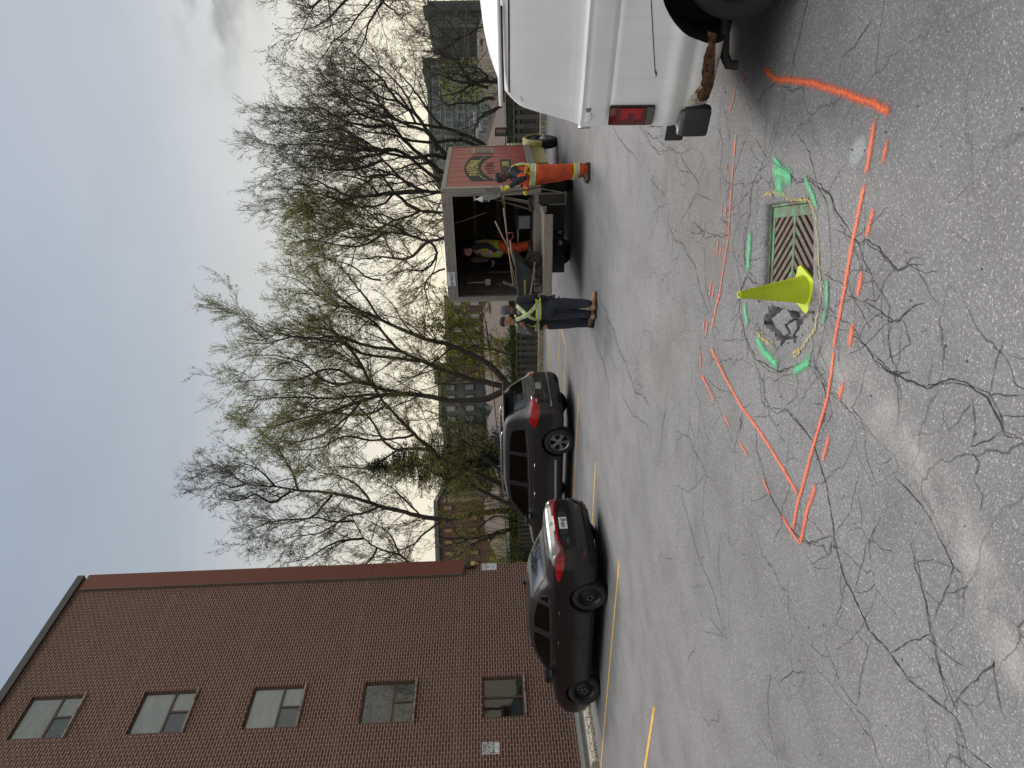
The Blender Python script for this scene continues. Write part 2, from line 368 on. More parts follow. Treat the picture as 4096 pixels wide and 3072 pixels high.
# drain frame axes
DU = Vector((-.98, .2, 0)).normalized(); DV = Vector((.2, .98, 0)).normalized()    # left, far
FENA = Vector((8.33, 21.76, 0)); FEND = (Vector((-.69, 27.95, 0)) - FENA).normalized(); FENN = Vector((FEND.y, -FEND.x, 0))
if FENN.y < 0: FENN = -FENN
def in_pit(x, y, g=0.0):
    d = Vector((x, y, 0)) - DR; return abs(d.dot(DU)) < .315 + g and abs(d.dot(DV)) < .38 + g
# broken-out hole left of the grate: outline traced
HOLE = [GG(3062, 1165), (GG(3090, 1215)), GG(3050, 1290), GG(3085, 1330), GG(3125, 1375), GG(3180, 1358), GG(3235, 1310), GG(3262, 1240), GG(3258, 1170), GG(3160, 1150)]
HOLE = [Vector((p.x, p.y)) for p in HOLE]
def in_poly(x, y, poly):
    c = False; n = len(poly); j = n - 1
    for i in range(n):
        if (poly[i].y > y) != (poly[j].y > y) and x < (poly[j].x - poly[i].x) * (y - poly[i].y) / (poly[j].y - poly[i].y) + poly[i].x: c = not c
        j = i
    return c
V = []; Fc = []; nx, ny = len(gx), len(gy)
for j, y in enumerate(gy):
    for i, x in enumerate(gx):
        z = gz(x, y)
        V.append((x, y, z))
def ground_keep(x, y):
    if in_pit(x, y, .045) or in_poly(x, y, HOLE): return False
    if (Vector((x, y, 0)) - FENA).dot(FENN) > 1.6: return False
    return True
for j in range(ny - 1):
    for i in range(nx - 1):
        cx_, cy_ = (gx[i] + gx[i + 1]) / 2, (gy[j] + gy[j + 1]) / 2
        if ground_keep(cx_, cy_): Fc.append((j * nx + i, j * nx + i + 1, (j + 1) * nx + i + 1, (j + 1) * nx + i))
gr = fast_mesh('parking_lot', V, Fc, [ASPH]); tag(gr, kind='structure')
# land beyond the fence, falling away
GRASS = mat('grass', (.05, .075, .025), .9, var=.5, vs=3, col2=(.10, .085, .05), c2s=1.2)
V = []; Fc = []; us = list(np.arange(-60, 61, 2.0)) + [90, 140, 200, 320]; us = [-320, -200, -140, -90] + us; vs_ = [.35, 1.2, 2.2, 3.5, 6, 10, 16, 30, 60, 110, 200, 400]
for v_ in vs_:
    for u_ in us:
        p = FENA + FEND * u_ + FENN * v_
        z = -.02 - min(4.2, max(0, v_ - 1.0) * .42) + .12 * mnoise.noise(Vector((p.x * .4, p.y * .4, 0)))
        if v_ < 1: z = .02
        V.append((p.x, p.y, z))
nu = len(us)
for j in range(len(vs_) - 1):
    for i in range(nu - 1): Fc.append((j * nu + i, j * nu + i + 1, (j + 1) * nu + i + 1, (j + 1) * nu + i))
tag(fast_mesh('grass_bank', V, Fc, [GRASS]), kind='structure')
# ---- ribbons on the ground
def resample(pts, step):
    out_ = [Vector(pts[0])]; 
    for a, b in zip(pts[:-1], pts[1:]):
        a = Vector(a); b = Vector(b); n = max(1, int((b - a).length / step))
        for k in range(1, n + 1): out_.append(a.lerp(b, k / n))
    return out_
def ribbon(pts, w, lift, jit=0.0, step=.05, wj=0.0, taper=True, seed=0, cov=None):
    r_ = random.Random(seed); P_ = resample([Vector((p.x, p.y, 0)) for p in pts], step); n = len(P_); L = []; cvr = []
    for i, p in enumerate(P_):
        t_ = (P_[min(i + 1, n - 1)] - P_[max(i - 1, 0)]); t_ = t_.normalized() if t_.length > 0 else Vector((1, 0, 0)); nn = Vector((-t_.y, t_.x, 0))
        off = nn * (jit * (mnoise.noise(Vector((p.x * 3.1, p.y * 3.1, seed))) * 1.6 + .6 * mnoise.noise(Vector((p.x * 17, p.y * 17, seed + 9)))))
        ww = w * (1 + wj * (r_.random() * 2 - 1)); tp = 1.0
        if taper: tp = min(1, .15 + min(i, n - 1 - i) / max(1, n) * 6)
        c_ = p + off; a = c_ + nn * ww * tp / 2; b = c_ - nn * ww * tp / 2
        L.append((a, c_, b)); e = min(1, min(i, n - 1 - i) / 2.0); cvr.append(e)
    vs2 = []; fs = []; cv = []
    for i, (a, c_, b) in enumerate(L):
        for q, k in ((a, 0.0), (c_, 1.0), (b, 0.0)):
            vs2.append((q.x, q.y, gz(q.x, q.y) + lift)); cv.append(k * (.35 + .65 * cvr[i]) )
        if i: b0 = (i - 1) * 3; fs += [(b0, b0 + 1, b0 + 4, b0 + 3), (b0 + 1, b0 + 2, b0 + 5, b0 + 4)]
    return vs2, fs, cv
class Deco:
    def __init__(s): s.v = []; s.f = []; s.c = []
    def add(s, r):
        b = len(s.v); s.v += r[0]; s.f += [tuple(b + i for i in f) for f in r[1]]; s.c += r[2]
    def build(s, name, m, **k):
        me = bpy.data.meshes.new(name); me.from_pydata(s.v, [], s.f); at = me.attributes.new('cover', 'FLOAT', 'POINT'); at.data.foreach_set('value', s.c)
        o = link(name, me, m, None, False); tag(o, kind='structure'); return o
Z8 = lambda x, y: GG(2600 + x / 1.508, 500 + y / 1.508)
Z9 = lambda x, y: GG(2700 + x * 1.0079, 1400 + y * 1.0079)
Z5 = lambda x, y: GG(2900 + x / 1.1848, y / 1.1848)      # zoom (2900,0)
Z3 = lambda x, y: GG(1900 + x / 2.0743, 1400 + y / 2.0743)
Z6c = lambda x, y: GG(2100 + x / 3.3175, 1150 + y / 3.3175)
# parking lines
YEL = decal('yellow_line_paint', (.62, .36, .07), edge=.12, scale=14, soft=.25)
D = Deco()
PL = [[(2314.6, 1581), (2295, 2003), (2276, 2330)], [(2383, 1852), (2370, 2095), (2352, 2400)], [(2478, 2242), (2418, 2900), (2404, 3072), (2396, 3180)], [(2618, 2825), (2580, 3072), (2570, 3160)],
      [(2194, 1296), (2194, 1490), (2192, 1900)], [(2200, 1120), (2197, 1290)], [(2240, 1293), (2231, 1510), (2226, 1700)], [(2240, 1293), (2261, 1375), (2263, 1395), (2257, 1560), (2252, 1700)], [(2198, 1160), (2194, 1500)]]
for i, l in enumerate(PL[:8]): D.add(ribbon([G(*q) for q in l], .10, .004, step=.15, taper=False, seed=i))
D.build('parking_line', YEL)
# cracks
CRK = mat('crack_dark', (.030, .029, .028), .95); CRW = decal('crack_dust', (.42, .41, .39), edge=.95, scale=22, soft=.2)
D = Deco(); DW = Deco(); sd_ = 0
def crack(pts, w=.010, f=Z8, jit=.022, white=False, br=True):
    global sd_
    sd_ += 1; P_ = [f(*q) for q in pts]
    w = w * .42 + .0008
    D.add(ribbon(P_, w, .0035, jit, .022, .55, True, sd_))
    if w > .0045: D.add(ribbon(P_, w * .5, .0035, jit * 1.3, .022, .7, True, sd_ + 500))
    if white: DW.add(ribbon(P_, w * 1.3, .0045, jit * 1.1, .03, .5, True, sd_))
    if br:
        r_ = random.Random(sd_)
        for k in range(max(1, int(len(P_) * .45))):
            a = r_.randrange(len(P_) - 1); p = P_[a].lerp(P_[a + 1], r_.random()); d = (P_[a + 1] - P_[a]).normalized(); ang = r_.choice([-1, 1]) * r_.uniform(.6, 1.4)
            d = Vector((d.x * math.cos(ang) - d.y * math.sin(ang), d.x * math.sin(ang) + d.y * math.cos(ang), 0)); L_ = r_.uniform(.08, .35)
            D.add(ribbon([p, p + d * L_ * .5, p + d * L_ + Vector((r_.uniform(-.06, .06), r_.uniform(-.06, .06), 0))], .0026, .0035, .02, .022, .5, True, sd_ * 7 + k))
CR8 = [([(715, 210), (650, 290), (610, 400), (600, 520), (575, 640), (570, 800), (590, 900), (545, 1010), (545, 1130), (580, 1290), (640, 1420), (720, 1460), (800, 1480), (870, 1470), (930, 1430), (1000, 1470), (1040, 1530), (1080, 1600)], .012),
       ([(715, 210), (790, 240), (840, 290), (890, 365), (960, 340), (1040, 390), (1085, 430), (1120, 540), (1190, 640), (1225, 700)], .012),
       ([(715, 210), (680, 150), (640, 90)], .007), ([(745, 330), (750, 400), (745, 480)], .012), ([(848, 400), (850, 460), (860, 520)], .007),
       ([(1225, 700), (1310, 690), (1380, 740), (1430, 800), (1500, 870), (1570, 810), (1659, 820)], .010), ([(1225, 700), (1260, 840), (1285, 960), (1280, 1000)], .007),
       ([(1500, 870), (1420, 960), (1375, 1060), (1270, 1060), (1190, 1020), (1170, 990)], .007), ([(1659, 1080), (1580, 1110), (1510, 1180), (1470, 1180), (1380, 1120), (1280, 1060)], .010),
       ([(1510, 1180), (1540, 1250), (1570, 1340)], .006), ([(1470, 1180), (1430, 1330)], .004), ([(1180, 990), (1080, 930), (1040, 900)], .007), ([(1510, 1180), (1380, 1220), (1290, 1300), (1200, 1370)], .006),
       ([(1200, 1250), (1300, 1320), (1360, 1400), (1440, 1480), (1500, 1500), (1600, 1500)], .010), ([(1080, 1150), (1200, 1200), (1290, 1300)], .006),
       ([(570, 800), (650, 800), (705, 790)], .008), ([(590, 900), (650, 950), (690, 975)], .012), ([(600, 520), (540, 580), (500, 700), (530, 870), (545, 1010)], .006),
       ([(440, 320), (500, 345), (560, 350), (575, 400)], .006), ([(100, 560), (150, 690), (200, 720), (240, 800), (275, 850), (300, 960), (340, 1100), (375, 1170)], .009),
       ([(375, 1170), (390, 1290), (430, 1450), (500, 1600)], .007), ([(200, 1000), (215, 1200), (225, 1390)], .004), ([(240, 960), (300, 1130), (305, 1400)], .005),
       ([(640, 1420), (680, 1550), (700, 1659)], .006), ([(870, 1470), (900, 1560), (880, 1659)], .005), ([(930, 1430), (990, 1350), (985, 1270), (1020, 1190)], .006),
       ([(0, 310), (30, 400), (50, 560), (0, 680)], .006), ([(450, 560), (480, 640), (440, 680), (330, 640), (260, 580)], .007), ([(480, 1180), (540, 1130)], .005), ([(1090, 760), (1100, 900), (1080, 930)], .004),
       ([(740, 1560), (800, 1480)], .005), ([(530, 1310), (580, 1290)], .006), ([(430, 1290), (530, 1310)], .006), ([(600, 400), (540, 480), (530, 570)], .007)]
for p_, w_ in CR8: crack(p_, w_)
CR9 = [([(330, 60), (350, 200), (390, 240), (450, 240), (500, 290), (550, 370), (600, 520), (630, 740), (670, 870), (710, 960), (770, 1110), (850, 1215), (930, 1330), (1100, 1440), (1140, 1500), (1185, 1659)], .014),
       ([(630, 740), (560, 765), (510, 755), (450, 700), (380, 580), (330, 400), (320, 290), (300, 270)], .010), ([(550, 370), (590, 280), (600, 170), (590, 130), (560, 60), (550, 0)], .010),
       ([(940, 740), (960, 850), (1000, 1010), (1020, 1110), (1060, 1300), (1110, 1440), (1125, 1465)], .010), ([(1020, 1110), (1060, 1000), (1110, 860), (1060, 760), (1020, 700), (960, 620), (900, 540), (840, 450)], .008),
       ([(850, 1215), (940, 1150), (1020, 1110)], .008), ([(710, 960), (760, 790), (820, 650)], .006), ([(630, 740), (690, 650), (730, 480)], .005), ([(780, 1130), (740, 1300), (720, 1400), (660, 1330), (590, 1150)], .006),
       ([(720, 1400), (790, 1490)], .007), ([(980, 1380), (1010, 1659)], .005), ([(1110, 1440), (1180, 1330), (1270, 1220), (1290, 1400), (1320, 1520)], .007), ([(780, 0), (860, 90), (1000, 150), (1090, 125), (1150, 140), (1240, 190), (1310, 330), (1385, 350)], .012),
       ([(1240, 190), (1385, 170)], .008), ([(1180, 180), (1190, 290), (1180, 380), (1310, 330)], .007), ([(1180, 380), (1220, 450), (1190, 520)], .007), ([(0, 320), (60, 350), (90, 430), (80, 540)], .007), ([(20, 540), (60, 700), (100, 830), (160, 980), (200, 1130)], .009),
       ([(0, 540), (60, 560), (120, 500), (110, 680), (150, 830)], .007), ([(100, 200), (90, 420)], .005), ([(130, 110), (240, 390), (280, 240)], .005), ([(440, 470), (460, 280)], .004), ([(20, 600), (10, 800), (60, 940), (120, 940)], .005), ([(110, 1120), (200, 1130)], .005)]
for p_, w_ in CR9: crack(p_, w_, Z9, white=(w_ > .0125))
for p_, w_ in [([(1210, 330), (1270, 470), (1330, 560), (1440, 640), (1452, 700)], .012), ([(1027, 0), (1070, 110), (1110, 290), (1105, 450), (1100, 650), (1090, 930)], .010), ([(1190, 0), (1260, 120), (1330, 350), (1400, 390), (1452, 470)], .016), ([(1220, 640), (1290, 820), (1320, 900)], .005)]: crack(p_, w_, Z3, jit=.05, br=False)
for p_, w_ in [([(725, 0), (760, 140), (790, 240), (870, 490), (910, 600), (960, 780), (1040, 980), (1090, 1200), (1110, 1330), (1105, 1659)], .014), ([(960, 0), (990, 130), (1050, 240), (1100, 410), (1150, 500), (1200, 680), (1260, 850), (1327, 980)], .018), ([(1120, 460), (1080, 650), (1045, 980)], .01)]: crack(p_, w_, Z6c, jit=.06, br=False)
for q in ([(980, 820), (1040, 930), (1120, 1010), (1150, 1065)], [(1160, 835), (1260, 900), (1340, 880)], [(1190, 860), (1230, 940), (1290, 1000), (1400, 960)]):
    crack(q, .014, lambda x, y: GG(1850 + x / 1.6385, y / 1.6385), white=True)
# web of white-dusted alligator cracks
for q in ([(40, 90), (100, 130), (180, 170), (210, 240), (260, 300), (300, 360), (300, 450)], [(250, 590), (300, 620), (330, 680), (400, 660), (470, 660)], [(150, 200), (170, 270), (240, 290)], [(60, 400), (90, 430), (70, 380)], [(260, 580), (250, 660), (330, 640), (310, 700)], [(420, 560), (470, 600), (480, 660)], [(180, 170), (240, 160), (240, 110)], [(0, 310), (30, 360), (60, 400)]):
    crack(q, .009, Z8, white=True)
for q in ([(610, 175), (640, 190), (660, 180)], [(690, 230), (720, 260), (740, 280), (735, 320)], [(740, 290), (765, 325)], [(600, 280), (620, 250), (600, 180)], [(120, 100), (180, 160), (250, 180), (270, 240)], [(310, 270), (370, 265), (385, 240)], [(555, 370), (590, 350)], [(1110, 860), (1140, 890)]):
    crack(q, .006, Z9, white=True)
# random hairlines
r_ = random.Random(3)
for k in range(46):
    x, y = r_.uniform(-3.5, 3.2), r_.uniform(2.3, 12); p = Vector((x, y, 0)); a = r_.uniform(0, 6.28); P_ = [p.copy()]
    for j in range(r_.randint(2, 5)): a += r_.uniform(-.7, .7); p = p + Vector((math.cos(a), math.sin(a), 0)) * r_.uniform(.1, .35); P_.append(p.copy())
    D.add(ribbon(P_, .004, .0035, .03, .03, .5, True, 900 + k))
me_c = D.build('pavement_crack', CRK); DW.build('crack_dust', CRW)
# spray paint
ORG = decal('orange_spray_paint', (.74, .14, .05), edge=.55, scale=120, soft=.45, rough=.7); ORF = decal('faded_orange_paint', (.72, .13, .05), edge=.62, scale=60, soft=.3)
GRN = decal('green_spray_paint', (.07, .38, .17), edge=.5, scale=110, soft=.45, rough=.7); YSP = decal('faded_yellow_paint', (.42, .34, .10), edge=.9, scale=40, soft=.35)
D = Deco(); 
nsp = 0
def sp_(pts, w, f=Z8, jit=.006, s=1):
    global nsp; nsp += 1; D.add(ribbon([f(*q) for q in pts], w * 1.05, .005 + .00008 * nsp, jit, .02, .12, False, s))
sp_([(1297, 345), (1270, 470), (1225, 700), (1180, 960), (1130, 1250), (1112, 1350)], .05)
sp_([(1438, 90), (1408, 240)], .045); sp_([(1350, 500), (1312, 680)], .05); sp_([(1283, 880), (1256, 1035)], .055); sp_([(1230, 1195), (1210, 1345)], .06); sp_([(1170, 1545), (1145, 1659)], .055)
sp_([(185, 325), (240, 375), (330, 385), (430, 400), (540, 430), (640, 465), (700, 480), (745, 510), (790, 530)], .062, Z5); sp_([(715, 560), (705, 640), (672, 830)], .055, Z5)
sp_([(635, 0), (610, 180), (570, 320), (520, 500), (490, 610), (470, 715)], .045, Z9); sp_([(615, 340), (590, 440)], .045, Z9); sp_([(560, 535), (525, 650), (500, 770)], .05, Z9)
sp_([(150, 0), (200, 110), (270, 230), (370, 370), (430, 470), (490, 570)], .045, Z9); sp_([(425, 655), (465, 720), (500, 770)], .035, Z9)
for q in ([(105, 100), (125, 130), (160, 205)], [(195, 258), (218, 302)], [(258, 362), (293, 420)], [(348, 505), (380, 575)]): sp_(q, .032, Z9)
sp_([(520, 55), (508, 200)], .035); sp_([(370, 1345), (400, 1410)], .045); sp_([(430, 1000), (405, 1080), (375, 1230)], .035)
D.build('orange_spray_mark', ORG)
D = Deco()
sp_([(508, 200), (490, 480), (475, 690), (430, 960), (410, 1080)], .03); 
for q in ([(465, 230), (460, 300)], [(440, 470), (435, 540)], [(463, 480), (457, 580)], [(415, 690), (403, 790)], [(430, 730), (424, 800)], [(375, 935), (360, 1040)], [(390, 965), (378, 1055)], [(335, 1160), (325, 1250)], [(352, 1180), (338, 1285)], [(305, 1350), (310, 1470)], [(318, 1505), (345, 1560)]): sp_(q, .04)
sp_([(20, 540), (40, 480), (55, 400)], .03, Z5); sp_([(80, 400), (110, 330)], .05, Z5)
D.build('faded_orange_spray_mark', ORF)
D = Deco()
sp_([(605, 645), (600, 760), (592, 890)], .085); sp_([(575, 1070), (580, 1130), (595, 1205)], .075); sp_([(645, 1285), (690, 1370), (775, 1455)], .085); sp_([(872, 1495), (930, 1450), (970, 1420)], .085); sp_([(965, 1375), (970, 1420)], .05)
sp_([(1070, 925), (1072, 1110)], .06); sp_([(1068, 1110), (1048, 1200)], .055); sp_([(940, 305), (945, 330), (985, 420), (1015, 505)], .055); sp_([(745, 205), (800, 245)], .05); sp_([(745, 280), (800, 290), (860, 320)], .14); sp_([(780, 300), (790, 400), (785, 430)], .17)
D.build('green_spray_mark', GRN)
D = Deco()
sp_([(685, 425), (740, 405), (810, 415), (900, 440), (960, 450), (1000, 550), (1020, 700), (1030, 850), (1035, 1000), (1020, 1100), (1000, 1220), (950, 1310), (890, 1375), (860, 1385)], .06, jit=.02); sp_([(640, 815), (635, 890)], .04); sp_([(640, 1230), (680, 1290), (750, 1340)], .06); sp_([(620, 1080), (630, 960)], .04); sp_([(860, 1385), (920, 1355)], .11)
D.build('faded_yellow_spray_mark', YSP)
D = Deco(); sp_([(0, 0), (60, 0)], .1, lambda x, y: GG(3220 + x * .3, -4 + y))
# ---- drain
IRON = mat('grate_iron', (.115, .082, .066), .75, .3, var=.35, vs=18, col2=(.08, .25, .12), c2s=9, c2=(.56, .7), bmp=(60, .4, .004))
IRG = mat('painted_iron', (.09, .20, .11), .8, .1, var=.4, vs=14, col2=(.095, .07, .055), c2s=8, c2=(.42, .62), bmp=(60, .4, .004))
ANG_D = math.atan2(DU.y, DU.x)
dz = gz(DR.x, DR.y) - .012
dr = empty('storm_drain', (DR.x, DR.y, dz), ANG_D, 'square iron storm drain with slanted slots, daubed with green paint, sunk in cracked asphalt', 'storm drain')
# local x = left, local y = near (towards camera) because rotation; use symmetric
mb = MB(); a = .285; av = .35; fw = .022
for (x0, x1, y0, y1) in ((-a - fw, a + fw, -av - fw, -av), (-a - fw, a + fw, av, av + fw), (-a - fw, -a, -av, av), (a, a + fw, -av, av)): mb.box(x0, x1, y0, y1, -.10, .010, bev=.003)
mb.build('grate_frame', IRG, dr)
mb = MB(); g_ = .281; gv = .346; w_ = .036
for (x0, x1, y0, y1) in ((-g_, g_, -gv, -gv + w_), (-g_, g_, gv - w_, gv), (-g_, -g_ + w_ * 1.9, -gv + w_, gv - w_), (g_ - w_, g_, -gv + w_, gv - w_), (-g_ + w_ * 1.9, g_ - w_, -.014, .014)): mb.box(x0, x1, y0, y1, -.04, 0, bev=.003)
rim_ = mb.build('grate_rim', IRG, dr)
def clip(poly, x0, x1, y0, y1):
    def cl(P_, ax, v_, s_):
        o_ = []
        for i in range(len(P_)):
            p, q = P_[i], P_[(i + 1) % len(P_)]; ip = (p[ax] - v_) * s_ >= 0; iq = (q[ax] - v_) * s_ >= 0
            if ip: o_.append(p)
            if ip != iq: t_ = (v_ - p[ax]) / (q[ax] - p[ax]); o_.append((p[0] + (q[0] - p[0]) * t_, p[1] + (q[1] - p[1]) * t_))
        return o_
    for ax, v_, s_ in ((0, x0, 1), (0, x1, -1), (1, y0, 1), (1, y1, -1)):
        poly = cl(poly, ax, v_, s_)
        if len(poly) < 3: return None
    return poly
mb = MB()
for sgn, (y0, y1) in ((1, (.0125, gv - w_ + .002)), (-1, (-gv + w_ - .002, -.0125))):
    for k in range(-7, 12):
        c_ = -g_ + .05 + k * .072; dx_ = .24
        ya, yb = (y0, y1) if sgn > 0 else (y1, y0)
        P_ = [(c_, ya), (c_ + .040, ya), (c_ + .040 + dx_, yb), (c_ + dx_, yb)]
        P_ = clip(P_, -g_ + w_ * 1.9 - .002, g_ - w_ + .002, y0, y1)
        if P_: mb.prism(P_, -.035, -.003)
mb.build('grate_bars', IRON, dr)
CONC = mat('concrete', (.33, .31, .27), .9, var=.3, vs=7, col2=(.15, .14, .12), c2s=5, bmp=(30, .4))
mb = MB(); a = .30; av = .365
vs_ = [(-a, -av, -.9), (a, -av, -.9), (a, av, -.9), (-a, av, -.9), (-a, -av, -.1), (a, -av, -.1), (a, av, -.1), (-a, av, -.1)]
mb.add(vs_, [(0, 1, 2, 3), (0, 4, 5, 1), (1, 5, 6, 2), (2, 6, 7, 3), (3, 7, 4, 0)]); mb.build('pit_wall', mat('pit_concrete', (.06, .055, .05), .95), dr)
# ragged asphalt collar round the frame
mb = MB(); vs_ = []; fs = []; n = 0; loop = []
hx, hy = .302, .367
for i in range(28): loop.append((-hx + 2 * hx * i / 28, -hy))
for i in range(34): loop.append((hx, -hy + 2 * hy * i / 34))
for i in range(28): loop.append((hx - 2 * hx * i / 28, hy))
for i in range(34): loop.append((-hx, hy - 2 * hy * i / 34))
DYn = Vector((-DU.y, DU.x, 0))
for s0_, zz in ((0, -.11), (0.0, -.012), (.016, .004), (.07, .0025), (.10, -.004)):
    for (x, y) in loop:
        s_ = s0_ if x < hx - .02 else min(s0_, .05 + s0_ * .1)
        l_ = math.hypot(x, y); k = 1 + s_ / l_ * (1.25 + .25 * (s_ > .05)); jx = rnd.uniform(-.005, .005) * (s_ > 0); X_ = x * k + jx; Y_ = y * k + rnd.uniform(-.005, .005) * (s_ > 0)
        if s_ in (0, .0, .016):
            if x < -.12 and y > .15: X_ -= 0; Y_ = min(Y_, hy - (-.12 - x) * .35 + (.016 if s_ else 0))
        q = DR + DU * X_ + DYn * Y_; vs_.append((q.x, q.y, (gz(DR.x, DR.y) if s_ == 0 and zz < -.1 else gz(q.x, q.y)) + zz))
m_ = len(loop)
for r in range(4):
    for k in range(m_): fs.append((r * m_ + k, r * m_ + (k + 1) % m_, (r + 1) * m_ + (k + 1) % m_, (r + 1) * m_ + k))
mb.add(vs_, fs); tag(mb.build('drain_collar', ASPH, None, smooth=True), kind='structure')
mb = MB(); q_ = []
for e1, e2, zz in ((.31, .375, -.15), (1.2, 1.2, -.15)):
    for sx, sy in ((-1, -1), (1, -1), (1, 1), (-1, 1)): w_q = DR + DU * (sx * e1) + DYn * (sy * e2); q_.append((w_q.x, w_q.y, zz))
mb.add(q_, [(k, (k + 1) % 4, 4 + (k + 1) % 4, 4 + k) for k in range(4)]); tag(mb.build('road_base', mat('road_base', (.05, .045, .04), .95), None), kind='structure')
# broken asphalt hole: floor, skirts, slabs
mb = MB(); n = len(HOLE); cen = sum(HOLE, Vector((0, 0))) / n
def dense(poly, st=.03, jit=.012):
    o_ = []
    for i in range(len(poly)):
        p, q = poly[i], poly[(i + 1) % len(poly)]; m_ = max(1, int((q - p).length / st))
        for k in range(m_): w = p.lerp(q, k / m_); o_.append(Vector((w.x + rnd.uniform(-jit, jit), w.y + rnd.uniform(-jit, jit))))
    return o_
HP = dense(HOLE); n = len(HP); vs_ = []; fs = []
for s_, zz in ((1.10, .001), (1.0, -.004), (.985, -.05), (.93, -.10), (.6, -.12), (.3, -.11)):
    for p in HP:
        q = cen + (p - cen) * s_ * (1 + rnd.uniform(-.02, .02)); base = gz(q.x, q.y)
        vs_.append((q.x, q.y, base + zz + (rnd.uniform(-.008, .008) if zz < -.01 else 0)))
vs_.append((cen.x, cen.y, gz(cen.x, cen.y) - .12))
for r in range(5):
    for k in range(n): fs.append((r * n + k, r * n + (k + 1) % n, (r + 1) * n + (k + 1) % n, (r + 1) * n + k))
for k in range(n): fs.append((5 * n + k, 5 * n + (k + 1) % n, 6 * n))
mb.add(vs_, fs); o = mb.build('pothole', ASPHB, None, smooth=True); tag(o, kind='structure')
Z11 = lambda x, y: GG(3000 + x / 2.38, 1000 + y / 2.38)
SLABS = [[(180, 655), (310, 545), (385, 650), (300, 715), (340, 790), (290, 820), (215, 740)], [(300, 720), (395, 668), (402, 740), (350, 825), (295, 815), (335, 770)], [(395, 815), (480, 700), (560, 620), (600, 590), (570, 710), (510, 790), (440, 845)], [(45, 590), (80, 510), (300, 500), (160, 640), (115, 690), (70, 650)], [(320, 510), (470, 505), (530, 600), (500, 680), (420, 740), (385, 650)], [(560, 560), (600, 510), (640, 490), (630, 560), (600, 590)]]
lift = [-.020, -.034, -.012, -.008, -.062, -.04]
slab_group = 'broken asphalt pieces in the hole'
slab_lab = ['squarish chunk of broken asphalt, middle of the pothole beside the cone', 'small wedge of broken asphalt between the squarish chunk and the long one', 'long tilted asphalt slab along the near side of the pothole', 'flat asphalt piece on the far side of the pothole behind the cone', 'sunken crumbled asphalt piece right below the cone body', 'small dark asphalt lump at the near corner of the cone base']
for i, sl_ in enumerate(SLABS):
    if i == 3: continue
    P_ = dense([Vector((p.x, p.y)) for p in (Z11(*q) for q in sl_)], .035, .006); c_ = sum(P_, Vector((0, 0))) / len(P_); n = len(P_)
    tilt = Vector((rnd.uniform(-.12, .12), rnd.uniform(-.12, .12))); vs_ = []; fs = []
    for s_, zz in ((1.02, -.09), (1.0, -.010), (.95, 0), (.5, .003)):
        for p in P_:
            q = c_ + (p - c_) * s_; vs_.append((q.x, q.y, gz(q.x, q.y) + lift[i] + zz + (q - c_).dot(tilt) + rnd.uniform(-.002, .002)))
    vs_.append((c_.x, c_.y, gz(c_.x, c_.y) + lift[i] + .003))
    for r in range(3):
        for k in range(n): fs.append((r * n + k, r * n + (k + 1) % n, (r + 1) * n + (k + 1) % n, (r + 1) * n + k))
    for k in range(n): fs.append((3 * n + k, 3 * n + (k + 1) % n, 4 * n))
    fs.append(tuple(range(n)))
    mb = MB(); mb.add(vs_, fs); o = mb.build('asphalt_chunk', ASPHB, None, auto=50); tag(o, slab_lab[i], 'asphalt chunk', slab_group)
mb = MB()
for k in range(160):
    p = HP[rnd.randrange(len(HP))]; q = cen + (p - cen) * rnd.uniform(.2, 1.12); s_ = rnd.uniform(.004, .014)
    if in_pit(q.x, q.y, .04): continue
    mb.ball((q.x, q.y, gz(q.x, q.y) + (-.05 if in_poly(q.x, q.y, HOLE) else 0) + s_ * .4), s_, 4, sc=(1, rnd.uniform(.6, 1), .7))
for k in range(220):
    x = rnd.uniform(-2.5, 3); y = rnd.uniform(2.2, 8); s_ = rnd.uniform(.003, .007)
    if not ground_keep(x, y): continue
    mb.ball((x, y, gz(x, y) + s_ * .4), s_, 4)
tag(mb.build('loose_gravel', ASPHB, None), kind='stuff', label='loose grit scattered on the asphalt and in the pothole', cat='gravel')
# ---- cone
CONE = mat('cone_plastic', (.40, .48, .02), .5, var=.14, vs=5, col2=(.26, .29, .05), c2s=17, c2=(.6, .85), spec=.35, bmp=(40, .15, .004))
cb = G(3200, 1155, -.03)
cq = G(3214, 1157, -.035)
cone = empty('traffic_cone', (cq.x, cq.y, gz(DR.x, DR.y) + .004), 0, 'lime yellow traffic cone standing on the corner of the drain grate', 'traffic cone')
cone.rotation_euler = (math.radians(-2.0), math.radians(-2.5), math.radians(52))
mb = MB(); n = 40
KX, KZ = .70, .90
prof = [(.130, .018), (.128, .03), (.118, .045), (.034, .445), (.036, .452), (.036, .462), (.030, .468), (.022, .466), (.021, .44), (.105, .04)]
mb.lathe([(r * KX, z * KZ) for r, z in prof], n); mb.build('cone_body', CONE, cone, smooth=True, auto=40)
mb = MB(); s_ = .118; c_ = .024
P_ = [(s_ - c_, -s_), (s_, -s_ + c_), (s_, s_ - c_), (s_ - c_, s_), (-s_ + c_, s_), (-s_, s_ - c_), (-s_, -s_ + c_), (-s_ + c_, -s_)]
mb.prism(P_, 0, .016); mb.build('cone_base', CONE, cone, auto=30)
